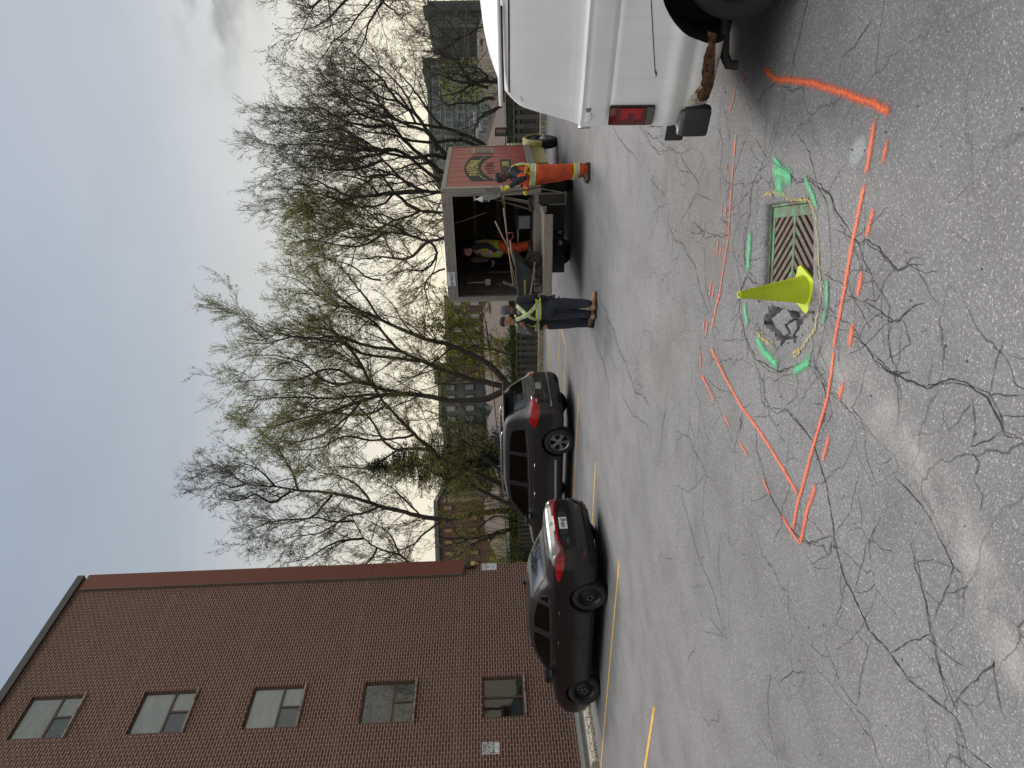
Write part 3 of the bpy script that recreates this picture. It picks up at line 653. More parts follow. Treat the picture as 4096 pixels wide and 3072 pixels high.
# ---- kerb along fence and kerb stub by the wall
KERB = mat('kerb_concrete', (.34, .30, .23), .9, var=.25, vs=4, col2=(.16, .14, .11), c2s=14, c2=(.5, .58), bmp=(35, .5))
mb = MB()
M = Matrix.Translation(FENA) @ Matrix.Rotation(math.atan2(FEND.y, FEND.x), 4, 'Z')
for k in range(-6, 8): mb.box(k * 3.0, k * 3.0 + 2.985, *((0, .42) if FENN.dot(Vector((-FEND.y, FEND.x, 0))) > 0 else (-.42, 0)), -.1, .19, M=M, bev=.02)
tag(mb.build('kerb', KERB, None), kind='structure')
mb = MB(); mb.box(-14, 1.2, -.98, .02, -.1, .10, bev=.012); 
M = Matrix.Translation((-6.01, 23.1, 0)) @ Matrix.Rotation(ANG_W, 4, 'Z')
o = mb.build('wall_apron', mat('apron_concrete', (.17, .165, .155), .92, var=.25, vs=5, bmp=(30, .4)), None); o.matrix_world = M; tag(o, kind='structure')
ks = empty('parking_kerb', (*(G(2340, 2850)).xy, 0), ANG_W, 'pale speckled concrete parking kerb in front of the brick wall, by the black car nose', 'parking kerb')
ka, kb = G(2366, 2840), G(2396, 3045); kd = (kb - ka).normalized(); kn = Vector((-kd.y, kd.x, 0)); kn = kn if kn.y > 0 else -kn
ks.location = kb.lerp(ka, .5) + kn * .17; ks.rotation_euler.z = math.atan2(kd.y, kd.x); KL = (kb - ka).length
mb = MB(); P_ = [(-.17, 0), (.17, 0), (.17, .07), (.12, .15), (-.12, .15), (-.17, .07)]
T = Matrix(((0, 0, 1, 0), (1, 0, 0, 0), (0, 1, 0, 0), (0, 0, 0, 1)))
mb.prism(P_, -KL / 2 - .5, KL / 2, M=T); o = mb.build('kerb_block', mat('speckled_concrete', (.52, .47, .36), .9, var=.2, vs=5, col2=(.10, .09, .08), c2s=38, c2=(.5, .56), bmp=(60, .5)), ks)
# ================================================================== BRICK BUILDING
WM = Matrix.Translation((-6.01, 23.1, 0)) @ Matrix.Rotation(ANG_W, 4, 'Z')     # local x along wall (away), -y out
bld = empty('apartment_building', (-6.01, 23.1, 0), ANG_W, 'tall brown brick apartment block with a column of five windows at the left', 'building')
def brick_mat():
    m, t, b = newmat('brown_brick'); tc_ = N(t, 'ShaderNodeTexCoord'); sp = N(t, 'ShaderNodeSeparateXYZ'); Lk(t, tc_.outputs['Object'], sp.inputs[0])
    cb_ = N(t, 'ShaderNodeCombineXYZ'); Lk(t, mth(t, 'ADD', sp.outputs[0], sp.outputs[1]), cb_.inputs[0]); Lk(t, sp.outputs[2], cb_.inputs[1])
    # slight wander of the courses
    nv = N(t, 'ShaderNodeTexNoise'); nv.inputs['Scale'].default_value = 3; Lk(t, cb_.outputs[0], nv.inputs[0])
    vs2 = N(t, 'ShaderNodeVectorMath', operation='MULTIPLY_ADD'); Lk(t, nv.outputs[1], vs2.inputs[0]); vs2.inputs[1].default_value = (.012, .008, 0); Lk(t, cb_.outputs[0], vs2.inputs[2])
    br = N(t, 'ShaderNodeTexBrick'); Lk(t, vs2.outputs[0], br.inputs[0]); br.inputs['Scale'].default_value = 1; br.inputs['Brick Width'].default_value = .235; br.inputs['Row Height'].default_value = .0767
    br.inputs['Mortar Size'].default_value = .0058; br.inputs['Mortar Smooth'].default_value = .12; br.inputs['Bias'].default_value = 0
    br.inputs['Color1'].default_value = (.070, .024, .0155, 1); br.inputs['Color2'].default_value = (.116, .040, .0255, 1); br.inputs['Mortar'].default_value = (.50, .40, .32, 1)
    n1 = noise_fac(t, 60, 4, .25, .75, vec=cb_.outputs[0]); c = mixc(t, mth(t, 'MULTIPLY', n1, .25), br.outputs[0], mixc(t, 1.0, br.outputs[0], (.62, .62, .64), 'MULTIPLY'))
    n2 = noise_fac(t, .5, 5, .52, .75, vec=cb_.outputs[0]); c = mixc(t, mth(t, 'MULTIPLY', n2, .15), c, (.17, .12, .11))
    # storey bands slightly paler
    zz = mth(t, 'FRACT', mth(t, 'DIVIDE', mth(t, 'SUBTRACT', sp.outputs[2], .02), 3.07))
    band = mth(t, 'MULTIPLY', smooth(t, mth(t, 'ABSOLUTE', mth(t, 'SUBTRACT', zz, .05)), .0, .045), noise_fac(t, 2.5, 6, .35, .65, vec=cb_.outputs[0])); c = mixc(t, mth(t, 'MULTIPLY', band, .16), c, (.33, .27, .24))
    Lk(t, c, b.inputs['Base Color']); b.inputs['Roughness'].default_value = .85
    bump(t, b, mth(t, 'SUBTRACT', mth(t, 'MULTIPLY', n1, .3), br.outputs['Fac']), .5, .008)
    return m
BRK = brick_mat()
WINS = [(-5.575, -4.325, 13.56, 15.02), (-5.575, -4.325, 10.47, 11.92), (-5.575, -4.325, 7.49, 8.90), (-5.575, -4.325, 4.41, 5.83), (-5.575, -4.325, 1.40, 2.54)]
xs = [-20, -5.575, -4.325, 0.0]; zs = [0.0]
for w in WINS[::-1]: zs += [w[2], w[3]]
zs.append(15.75)
mb = MB()
for i in range(3):
    for j in range(len(zs) - 1):
        if i == 1 and j % 2 == 1: continue
        mb.add([(xs[i], 0, zs[j]), (xs[i + 1], 0, zs[j]), (xs[i + 1], 0, zs[j + 1]), (xs[i], 0, zs[j + 1])], [(0, 1, 2, 3)])
dj = .13
for (a, b_, c_, d_) in WINS:
    for q in ([(a, 0, c_), (a, dj, c_), (a, dj, d_), (a, 0, d_)], [(b_, 0, c_), (b_, 0, d_), (b_, dj, d_), (b_, dj, c_)], [(a, 0, d_), (a, dj, d_), (b_, dj, d_), (b_, 0, d_)], [(a, 0, c_), (b_, 0, c_), (b_, dj, c_), (a, dj, c_)]): mb.add(q, [(0, 1, 2, 3)])
mb.add([(0, 0, 0), (0, 14, 0), (0, 14, 15.75), (0, 0, 15.75)], [(0, 1, 2, 3)]); mb.add([(-20, .6, 0), (-20, 14, 0), (-20, 14, 15.75), (-20, .6, 15.75)], [(0, 1, 2, 3)])
mb.build('brick_wall', BRK, bld)
RF = mat('roof_flashing', (.075, .07, .062), .5, .3, var=.1)
mb = MB(); mb.box(-20, -7.0, -.10, .25, 15.74, 15.96); mb.box(-6.99, -2.2, -.10, .25, 15.74, 15.96); mb.box(-2.19, .12, -.10, .25, 15.74, 15.96); mb.box(-20, .05, .25, 14, 15.60, 15.80)
mb.build('roof_edge', RF, bld)
RP = mat('red_brown_panel', (.17, .052, .032), .7, var=.12, vs=30, bmp=(90, .1))
mb = MB(); 
for z0, z1 in ((3.20, 6.2), (6.206, 9.35), (9.356, 12.45), (12.456, 15.62)): mb.box(-.46, .16, -.07, .4, z0, z1)
mb.build('corner_panel', RP, bld)
mb = MB(); mb.box(-.49, -.462, -.085, .0, 3.18, 15.62); mb.box(-.49, .16, -.085, .4, 3.17, 3.198); mb.build('panel_trim', mat('panel_trim', (.12, .09, .075), .5), bld)
WF = mat('window_frame_brown', (.085, .052, .04), .5, var=.2); SILL = mat('window_sill_metal', (.30, .25, .23), .5, var=.2, col2=(.12, .07, .05), c2s=8)
CUR = mat('curtain', (.86, .88, .88), .85, var=.12, vs=2, sc3=(1, 1, 4)); CUG = mat('foil_film', (.55, .57, .58), .25, .6, var=.6, vs=9, bmp=(9, 1, .12), col2=(.75, .75, .72), c2s=14, c2=(.5, .6))
INT = mat('dim_room', (.05, .055, .05), .9); WG = glassmat('window_glass', (.97, .99, .99), 1.8)
def vblind():
    m, t, b = newmat('vertical_blind'); w = N(t, 'ShaderNodeTexWave'); w.inputs['Scale'].default_value = 13; w.bands_direction = 'X'
    tc_ = N(t, 'ShaderNodeTexCoord'); Lk(t, tc_.outputs['Object'], w.inputs[0]); Lk(t, mixc(t, w.outputs[0], (.10, .11, .10), (.42, .45, .41)), b.inputs['Base Color']); return m
HB = mat('blind_slats', (.85, .9, .86), .6, var=.1)
VB = vblind()
wn = ['top floor window with a white curtain', 'window with plain white blinds on the fourth floor', 'window with white blinds, middle of the column of five', 'window lined with crumpled foil, just above the ground floor one', 'ground floor window with vertical blinds']
for i, (a, b_, c_, d_) in enumerate(WINS):
    root = MB(); f = .045; y0 = .055; y1 = .10; zm = c_ + (d_ - c_) * .40; xm = (a + b_) / 2 + .01
    if i == 4: parts = [(a, b_, c_, c_ + f), (a, b_, d_ - f, d_), (a, a + f, c_ + f, d_ - f), (b_ - f, b_, c_ + f, d_ - f), (xm - .03, xm + .03, c_ + f, d_ - f)]
    else: parts = [(a, b_, c_, c_ + f), (a, b_, d_ - f, d_), (a, a + f, c_ + f, d_ - f), (b_ - f, b_, c_ + f, d_ - f), (a + f, b_ - f, zm - .028, zm + .028), (xm - .025, xm + .025, c_ + f, zm - .028)]
    for (x0, x1, z0, z1) in parts: root.box(x0, x1, y0, y1, z0, z1)
    win = root.build('window', WF, bld); win['label'] = wn[i]
    mb = MB(); mb.box(a - .03, b_ + .03, -.05, .055, c_ - .04, c_ + .008); mb.build('window_sill', SILL, win)
    mb = MB(); mb.add([(a, .08, c_), (b_, .08, c_), (b_, .08, d_), (a, .08, d_)], [(0, 1, 2, 3)]); mb.build('window_glass', WG, win)
    mb = MB(); n = 60; vs_ = []; fs = []
    for k in range(n + 1):
        x = a + (b_ - a) * k / n; yy = .105 + (.014 * math.sin(k * 1.3) if i in (0, 3) else 0)
        vs_ += [(x, yy, c_), (x, yy + .004 * math.sin(k * .7), d_)]
        if k: fs.append((2 * k - 2, 2 * k, 2 * k + 1, 2 * k - 1))
    if i == 4:
        vs_ = []; fs = []
        for k in range(34):
            x = a + .02 + (b_ - a - .04) * k / 33; vs_ += [(x, .10, c_), (x + .022, .14, c_), (x + .022, .14, d_), (x, .10, d_)]; fs.append((4 * k, 4 * k + 1, 4 * k + 2, 4 * k + 3))
        mb.add(vs_, fs); mb.build('vertical_blind', HB, win)
    else:
        mb.add(vs_, fs); mb.build(('curtain', 'blind', 'blind', 'foil_lining', 'blind')[i], (CUR, CUR, CUR, CUG, VB)[i], win)
    if i < 3:
        mb = MB(); mb.box(a + f, xm - .03, .086, .089, c_ + f, zm - .03); mb.build('insect_screen', glassmat('screen_mesh', (.82, .83, .84), 1.1), win)
    mb = MB(); mb.box(a - .3, b_ + .3, .13, .5, c_ - .2, d_ + .2); o = mb.build('room_box', INT, win)
    bm = bmesh.new(); bm.from_mesh(o.data); bmesh.ops.delete(bm, geom=[f_ for f_ in bm.faces if abs(f_.calc_center_median().y - .13) < .01], context='FACES'); bm.to_mesh(o.data); bm.free()
# signs + lamp (top-level: fixed on the wall)
SW = mat('sign_white', (.78, .79, .80), .4, var=.03); SB = mat('sign_black', (.02, .02, .022), .5)
def sign(cx, z0, z1, w, label, rows, name='parking_sign'):
    s = empty(name, WM @ Vector((cx, -.012, (z0 + z1) / 2)), ANG_W, label, 'sign')
    h = z1 - z0; mb = MB(); mb.box(-w / 2, w / 2, -.004, .004, -h / 2, h / 2); mb.build('sign_plate', SW, s)
    mb = MB(); e = .014; t_ = .011
    for (x0, x1, q0, q1) in ((-w / 2 + e, w / 2 - e, -h / 2 + e, -h / 2 + e + t_), (-w / 2 + e, w / 2 - e, h / 2 - e - t_, h / 2 - e), (-w / 2 + e, -w / 2 + e + t_, -h / 2 + e, h / 2 - e), (w / 2 - e - t_, w / 2 - e, -h / 2 + e, h / 2 - e)): mb.box(x0, x1, -.0055, -.0045, q0, q1)
    mb.build('sign_border', SB, s)
    for tx, sz, zz, bold, sx in rows:
        text_mesh(tx, sz, 'sign_lettering', SB, s, TR(0, -.006, zz, rx=math.pi / 2), .0006, bold, sx)
sign(-6.42, 2.11, 2.56, .31, 'white sign reading PLEASE DO NOT BACK IN on the brick wall', [('PLEASE', .12, .145, .004, .60), ('DO NOT', .12, .04, .004, .60), ('BACK IN', .12, -.065, .004, .58), ('Thanks', .045, -.16, 0, .8)])
sign(-.14, 2.06, 2.57, .30, 'white AUTHORIZED PARKING ONLY sign near the corner of the brick wall', [('Private Property', .03, .2, 0, .9), ('AUTHORIZED', .062, .135, .001, .62), ('PARKING', .062, .07, .001, .7), ('ONLY', .062, .005, .001, .7), ('UNAUTHORIZED VEHICLES', .026, -.06, 0, .62), ('WILL BE TAGGED AND', .026, -.1, 0, .68), ('TOWED AWAY AT', .026, -.14, 0, .75), ("OWNER'S EXPENSE", .026, -.18, 0, .7)])
lt = empty('wall_light', WM @ Vector((-.08, -.001, 2.93)), ANG_W, 'small boxy wall light with an amber lens by the corner of the brick wall', 'wall light')
mb = MB(); mb.box(-.13, .13, -.12, 0, .0, .14, bev=.01); mb.build('lamp_housing', mat('lamp_housing', (.04, .035, .025), .5), lt)
mb = MB(); mb.box(-.06, .125, -.115, -.005, -.13, -.001, bev=.012); mb.build('lamp_lens', mat('amber_lens', (.62, .42, .14), .35, var=.1), lt)
mb = MB(); mb.box(-.125, -.065, -.11, -.005, -.12, -.001, bev=.012); mb.build('lamp_side', BLK, lt)
# ================================================================== FENCE
FW = mat('weathered_fence_wood', (.085, .080, .070), .9, var=.35, vs=3, sc3=(6, 6, .8), bmp=(14, .5), col2=(.05, .048, .042), c2s=2)
fn = empty('fence', FENA + FENN * .5 + Vector((0, 0, .0)), math.atan2(FEND.y, FEND.x), 'weathered grey board-on-board wooden fence behind the kerb', 'fence')
sgn = 1 if FENN.dot(Vector((-FEND.y, FEND.x, 0))) > 0 else -1
mb = MB(); mt = MB(); k = 0; x = -14.0
while x < 24:
    w = .14; yy = 0 if k % 2 == 0 else -sgn * .0
    top = .985 + rnd.uniform(-.006, .006)
    if k % 2 == 0: mb.box(x, x + .15, -sgn * .045 - .012, -sgn * .045 + .012, .12, top)
    else: mt.box(x - .015, x + .165, sgn * .045 - .012, sgn * .045 + .012, .12, top)
    x += .145; k += 1
mb.build('front_boards', FW, fn); mt.build('back_boards', FW, fn)
mb = MB(); mb.box(-14, 24, -.032, .032, .20, .29); mb.box(-14, 24, -.032, .032, .82, .90); mb.box(-14, 24, -.075, .075, .99, 1.025); mb.build('rails', FW, fn)
for q in range(16): mb = MB(); mb.box(-14 + q * 2.44, -14 + q * 2.44 + .09, -.031, .031, .0, .98); mb.build('fence_post', FW, fn)
# ================================================================== TREES
def leafmat(name, col, var=.3, tr=.5):
    m, t, b = newmat(name); o = t.nodes['Material Output']
    f = noise_fac(t, 2.0, 3, .3, .7); c = mixc(t, f, tuple(x * (1 - var) for x in col), tuple(x * (1 + var) for x in col))
    Lk(t, c, b.inputs['Base Color']); b.inputs['Roughness'].default_value = .7; b.inputs['Specular IOR Level'].default_value = .2
    ts = N(t, 'ShaderNodeBsdfTranslucent'); Lk(t, c, ts.inputs[0]); mxs = N(t, 'ShaderNodeMixShader'); mxs.inputs[0].default_value = tr
    Lk(t, b.outputs[0], mxs.inputs[1]); Lk(t, ts.outputs[0], mxs.inputs[2]); Lk(t, mxs.outputs[0], o.inputs[0]); return m
BARK = mat('bark', (.062, .052, .045), .95, var=.4, vs=5, sc3=(3, 3, .6), bmp=(20, .6, .03)); BARKD = mat('dark_bark', (.036, .031, .028), .95, var=.3, vs=5)
LF_Y = leafmat('spring_leaf_yellow', (.25, .25, .05)); LF_G = leafmat('spring_leaf_green', (.22, .22, .06)); LF_D = leafmat('bud_brown', (.10, .095, .05)); LF_S = leafmat('conifer_needle', (.022, .036, .016), .35, .15)
LF_B = leafmat('bush_leaf', (.055, .085, .02), .4, .3)
nr = np.random.RandomState(5)
class Tubes:
    def __init__(s): s.V = []; s.F = []; s.n = 0
    def add(s, P_, R_, k):
        P_ = np.asarray(P_, float); R_ = np.asarray(R_, float); n = len(P_)
        T = np.gradient(P_, axis=0); T /= np.linalg.norm(T, axis=1)[:, None] + 1e-9
        up = np.array([.31, .17, .93]) if abs(T[0, 2]) < .9 else np.array([1., .1, 0])
        A = np.cross(T, up); A /= np.linalg.norm(A, axis=1)[:, None] + 1e-9; B = np.cross(T, A)
        th = np.arange(k) * 2 * np.pi / k
        ring = P_[:, None, :] + R_[:, None, None] * (np.cos(th)[None, :, None] * A[:, None, :] + np.sin(th)[None, :, None] * B[:, None, :])
        s.V.append(ring.reshape(-1, 3)); i = np.arange(n - 1)[:, None] * k; j = np.arange(k)[None, :]; j2 = (j + 1) % k
        s.F.append(np.stack([i + j, i + j2, i + k + j2, i + k + j], -1).reshape(-1, 4) + s.n); s.n += n * k
    def build(s, name, m, parent): 
        return fast_mesh(name, np.concatenate(s.V), np.concatenate(s.F), [m], parent) if s.V else None
class Leaves:
    def __init__(s): s.C = []; s.S = []
    def add(s, c, size): s.C.append(c); s.S.append(size)
    def build(s, name, m, parent, asp=.75):
        if not s.C: return
        C = np.array(s.C); S = np.array(s.S); n = len(C)
        a = nr.normal(size=(n, 3)); a /= np.linalg.norm(a, axis=1)[:, None]; b = np.cross(a, nr.normal(size=(n, 3))); b /= np.linalg.norm(b, axis=1)[:, None]
        a *= S[:, None] * .5; b *= S[:, None] * .5 * asp
        V = np.stack([C - a, C - b * 1.0, C + a, C + b], 1).reshape(-1, 3); F = np.arange(4 * n).reshape(-1, 4)
        return fast_mesh(name, V, F, [m], parent, False)
def grow(P0, d, L, n, wig=.16, up=.06):
    P_ = [np.array(P0, float)]; d = d / np.linalg.norm(d); st = L / n
    for k in range(n):
        d = d + nr.normal(size=3) * wig; d[2] += up; d /= np.linalg.norm(d); P_.append(P_[-1] + d * st)
    return np.array(P_)
def side_dir(T, ang, prefer=None):
    a = nr.normal(size=3)
    if prefer is not None: a = a + prefer
    a = a - T * a.dot(T); a /= np.linalg.norm(a) + 1e-9
    return T * math.cos(ang) + a * math.sin(ang)
def tree(name, label, limbs, Y, r0, leaf=None, lsize=.05, ldens=1.0, dens=1.0, len1=2.0, spread=1.6, bark=None, group=None, seed=1, upk=.06, cat='tree', bare_to=.25, low=-1.5, trad=.0042, base=None):
    """limbs: list of (photo points, start radius factor). Traced limbs get their own depth, then grow side branches in all directions."""
    global nr
    nr = np.random.RandomState(seed); bark = bark or BARK
    tk = Tubes(); br = Tubes(); tw = Tubes(); lv = Leaves()
    p0 = AY(*limbs[0][0][0], Y)
    root = empty(name, (p0.x, Y, low), 0, label, cat, group); off = np.array([p0.x, Y, low])
    def fol(P_, k=1.0):
        if leaf is None: return
        m_ = int(len(P_) * ldens * k + nr.rand())
        for _ in range(m_):
            i = nr.randint(max(1, len(P_) // 3), len(P_)); lv.add(P_[i] + nr.normal(size=3) * .035, lsize * nr.uniform(.6, 1.3))
    for li, (pts, rf) in enumerate(limbs):
        n = len(pts); dY = nr.uniform(-spread, spread); w = []
        dY = dY if li else dY * .4
        sh = .0
        for i, q in enumerate(pts):
            t = i / max(1, n - 1); w.append(np.array(AY(q[0], q[1], Y + dY * t * t * (1 if rf > .9 or li == 0 else 1))) - off)
        if li == 0 or rf >= .9: 
            w0 = w[0].copy(); zb = 0.0
            if w0[2] > .3: w.insert(0, np.array([w0[0] * .6, w0[1], zb])); 
        W_ = np.array(w); 
        # smooth subdivision (Catmull-Rom)
        Q = []
        for i in range(len(W_) - 1):
            a = W_[max(i - 1, 0)]; b = W_[i]; c = W_[i + 1]; d = W_[min(i + 2, len(W_) - 1)]; m_ = max(2, int(np.linalg.norm(c - b) / .25))
            for k in range(m_):
                t = k / m_; Q.append(.5 * (2 * b + (c - a) * t + (2 * a - 5 * b + 4 * c - d) * t * t + (3 * b - a - 3 * c + d) * t ** 3))
        Q.append(W_[-1]); Q = np.array(Q); m_ = len(Q); tt = np.linspace(0, 1, m_)
        Q[1:-1] += nr.normal(size=(m_ - 2, 3)) * .015
        R_ = r0 * rf * (1 - tt) ** .95 + .009
        tk.add(Q, R_, 9)
        L = np.linalg.norm(np.diff(Q, axis=0), axis=1).sum(); nb = int(L * 1.75 * dens)
        for _ in range(nb):
            t = nr.uniform(bare_to if rf > .6 else .12, 1) ** .8; i = min(m_ - 2, int(t * (m_ - 1))); T = Q[i + 1] - Q[i]; T /= np.linalg.norm(T)
            d1 = side_dir(T, nr.uniform(.5, 1.2)); d1[2] += .15; L1 = len1 * nr.uniform(.5, 1.6) * (1.2 - .55 * t)
            B1 = grow(Q[i], d1, L1, max(4, int(L1 / .22)), .15, upk * .8); r1 = min(R_[i] * .5, .006 + .009 * L1)
            br.add(B1, np.linspace(r1, .006, len(B1)), 5)
            for _2 in range(int(L1 * 3.8 * min(1.3, dens) + nr.rand())):
                i2 = nr.randint(1, len(B1) - 1); T2 = B1[i2 + 1] - B1[i2]; T2 /= np.linalg.norm(T2); L2 = nr.uniform(.35, 1.25) * (1.1 - .5 * i2 / len(B1))
                B2 = grow(B1[i2], side_dir(T2, nr.uniform(.4, .9)), L2, 4, .16, upk * 1.2); tw.add(B2, np.linspace(trad * 1.4, trad, 5), 3)
                for _3 in range(int(L2 * 5.5 + nr.rand())):
                    i3 = nr.randint(1, 4); T3 = B2[i3 + 1] - B2[i3]; T3 /= np.linalg.norm(T3)
                    B3 = grow(B2[i3], side_dir(T3, nr.uniform(.35, .85)), nr.uniform(.14, .42), 2, .15, upk * 1.5); tw.add(B3, np.linspace(trad, trad * .8, 3), 3); fol(B3, .9)
                fol(B2, .5)
    tk.build('trunk', bark, root); br.build('branches', bark, root); tw.build('twigs', bark, root)
    if leaf is not None: lv.build('leaves', leaf, root)
    return root
a6 = lambda pts: [(800 + x / 1.3269, 1000 + y / 1.3269) for x, y in pts]
a7 = lambda pts: [(1000 + x / 1.659, y / 1.659) for x, y in pts]
aC = lambda pts: [(1700 + x / 4.147, 1900 + y / 4.147) for x, y in pts]
aR = lambda pts: [(1650 + x / 2.7644, y / 2.7644) for x, y in pts]
TG = 'budding trees along the fence'
tree('budding_tree', 'multi-stemmed budding tree whose three trunks fork behind the grey SUV roof', [
    (a6([(1700, 722), (1640, 725), (1580, 715), (1450, 690), (1300, 640), (1180, 590), (1060, 535), (960, 420), (880, 350), (740, 300), (620, 260)]), 1.0),
    (a6([(1640, 720), (1560, 630), (1490, 580), (1340, 510), (1220, 480), (1090, 430), (960, 370), (830, 310), (700, 220), (620, 120), (560, 60)]), .75),
    (a6([(1640, 730), (1570, 770), (1480, 795), (1330, 800), (1230, 780), (1100, 765), (980, 770), (860, 800), (720, 850), (560, 890), (400, 930), (300, 940)]), .85),
    (a6([(1060, 535), (900, 510), (720, 460), (600, 470), (450, 450), (320, 410), (200, 300)]), .42), (a6([(1180, 590), (1000, 570), (850, 545), (780, 500), (700, 430), (560, 400), (430, 330)]), .4),
    (a6([(1130, 765), (960, 735), (900, 700), (850, 600), (770, 500), (650, 480), (500, 460), (330, 500), (200, 480)]), .5), (a6([(960, 735), (830, 700), (700, 710), (600, 650), (550, 600), (400, 560), (250, 560)]), .4),
    (a6([(980, 770), (880, 770), (700, 790), (500, 780), (330, 790), (220, 800)]), .38), (a6([(860, 800), (790, 880), (700, 950), (600, 1000), (450, 1020), (330, 1010)]), .3), (a6([(830, 700), (740, 640), (650, 640), (500, 690), (330, 690), (200, 700)]), .32),
    (a6([(1340, 510), (1290, 560), (1230, 600), (1160, 660), (1120, 690)]), .2), (a6([(830, 310), (700, 290), (600, 220), (500, 150), (420, 140)]), .28), (a6([(960, 370), (870, 240), (800, 160), (720, 70), (640, 20)]), .28), (a6([(1380, 800), (1420, 880), (1450, 960)]), .2),
    ], 29.3, .165, LF_G, .044, 2.3, 1.6, 2.2, 2.6, group=TG, seed=11)
tree('budding_tree', 'budding tree leaning right with mossy limbs, just left of the SUV roof centre', [
    (a6([(1690, 1300), (1600, 1250), (1480, 1190), (1300, 1120), (1230, 1060), (1140, 980), (1060, 900), (990, 820), (950, 770), (850, 620), (720, 500), (600, 420)]), 1.0),
    (a6([(1690, 1235), (1610, 1180), (1500, 1100), (1440, 1040), (1380, 1000), (1340, 930), (1260, 870), (1180, 850)]), .7), (a6([(1700, 1370), (1600, 1330), (1480, 1270), (1380, 1220), (1270, 1200), (1180, 1150), (1050, 1150)]), .7),
    (a6([(1230, 1060), (1120, 1050), (1050, 1060), (970, 1010), (910, 900), (860, 850), (780, 780), (650, 760)]), .5), (a6([(1140, 980), (1050, 1000), (900, 1010), (760, 990), (640, 1050), (480, 1060), (400, 1020)]), .36), (a6([(990, 820), (900, 870), (760, 870), (600, 850), (420, 870), (300, 880)]), .36),
    (a6([(1050, 1060), (960, 1120), (880, 1160), (740, 1150), (640, 1180)]), .3), (a6([(1380, 1000), (1350, 1080), (1290, 1130)]), .25),
    ], 32.5, .15, LF_G, .050, 2.7, 1.55, 2.0, 2.4, group=TG, seed=12)
tree('budding_tree', 'tall slender budding tree with an unforked trunk behind the SUV windscreen', [
    (a6([(1780, 1370), (1700, 1375), (1500, 1395), (1300, 1430), (1180, 1415), (1060, 1385), (960, 1360), (800, 1310), (650, 1285), (520, 1275), (400, 1255), (240, 1240), (150, 1170), (60, 1130)]), 1.0),
    (a6([(520, 1275), (490, 1180), (430, 1080), (400, 1020), (330, 990)]), .34), (a6([(700, 1300), (640, 1370), (590, 1420), (400, 1440), (220, 1500)]), .34), (a6([(480, 1280), (380, 1340), (300, 1300), (200, 1330), (80, 1310)]), .34),
    (a6([(900, 1330), (840, 1250), (740, 1200), (640, 1180), (560, 1130)]), .3), (a6([(240, 1240), (170, 1260), (100, 1230), (20, 1280)]), .2), (a6([(400, 1255), (330, 1180), (230, 1130), (130, 1120)]), .25), (a6([(960, 1360), (860, 1400), (790, 1410), (640, 1500), (500, 1520), (380, 1560)]), .34),
    (a6([(1300, 1430), (1220, 1480), (1120, 1570), (1030, 1600), (900, 1640)]), .32), (a6([(1180, 1415), (1080, 1320), (1000, 1250), (900, 1230)]), .25),
    ], 35, .175, LF_D, .05, 2.0, 1.5, 2.0, 2.0, group=TG, seed=13, bare_to=.3)
tree('budding_tree', 'bare crooked tree rising behind the corner of the brick block', [
    (a6([(1500, 1720), (1300, 1700), (1130, 1665), (1060, 1620), (940, 1580), (870, 1530), (820, 1440), (780, 1380), (760, 1330)]), 1.0), (a6([(870, 1530), (780, 1540), (700, 1560), (560, 1640), (450, 1660)]), .5), (a6([(940, 1580), (900, 1650), (800, 1700), (650, 1730)]), .4),
    (a6([(820, 1440), (700, 1440), (600, 1420), (480, 1450), (400, 1440)]), .4), (a6([(1060, 1620), (1000, 1500), (900, 1440), (820, 1400)]), .3)], 36, .13, LF_D, .055, 1.2, 1.3, 2.2, 2.0, group=TG, seed=14, bark=BARKD)
tree('small_tree', 'small low forking tree with curved trunks beside the brick wall corner, above the fence', [
    (aC([(1560, 880), (1400, 890), (1200, 950), (1000, 1010), (800, 1050), (620, 1040), (520, 960), (470, 820), (300, 760)]), 1.0), (aC([(1430, 900), (1180, 985), (1000, 1060), (860, 1110), (700, 1200), (560, 1330), (400, 1400), (250, 1350)]), .8),
    (aC([(1150, 1030), (1060, 1120), (1030, 1250), (1010, 1360)]), .4), (aC([(620, 1040), (480, 1050), (300, 1040), (150, 1000)]), .5), (aC([(860, 1110), (760, 1240), (720, 1400)]), .35), (aC([(700, 1080), (560, 1130), (420, 1150), (250, 1190), (100, 1190)]), .4)], 34.5, .12, LF_Y, .06, 1.2, 1.0, 1.3, 1.0, group=TG, seed=15, bark=BARKD)
tree('small_tree', 'small leaning tree with a crossing stem between the tall slender trunk and the wall', [
    (aC([(1560, 780), (1440, 750), (1300, 690), (1150, 680), (1000, 800), (880, 830), (780, 720)]), 1.0), (aC([(1150, 680), (1050, 740), (940, 850), (900, 950), (1050, 1000)]), .5), (aC([(1000, 800), (900, 700), (800, 600)]), .5)], 34, .08, LF_Y, .06, 1.0, 1.0, 1.2, 1.0, group=TG, seed=16)
tree('small_tree', 'small tree with yellow-green new leaves between the two men and the grey SUV', [
    ([(2060, 1420), (1980, 1400), (1900, 1380), (1840, 1300), (1820, 1265), (1760, 1260)], 1.0), ([(1900, 1380), (1850, 1400), (1790, 1390), (1740, 1400)], .6), ([(1840, 1300), (1830, 1240), (1800, 1210)], .5), ([(1960, 1395), (1950, 1330), (1945, 1290), (1930, 1250)], .4), ([(1990, 1402), (1990, 1460), (1960, 1500)], .4)], 30, .05, LF_Y, .075, 3.0, 1.8, 1.4, 1.2, group=TG, seed=17, trad=.005)
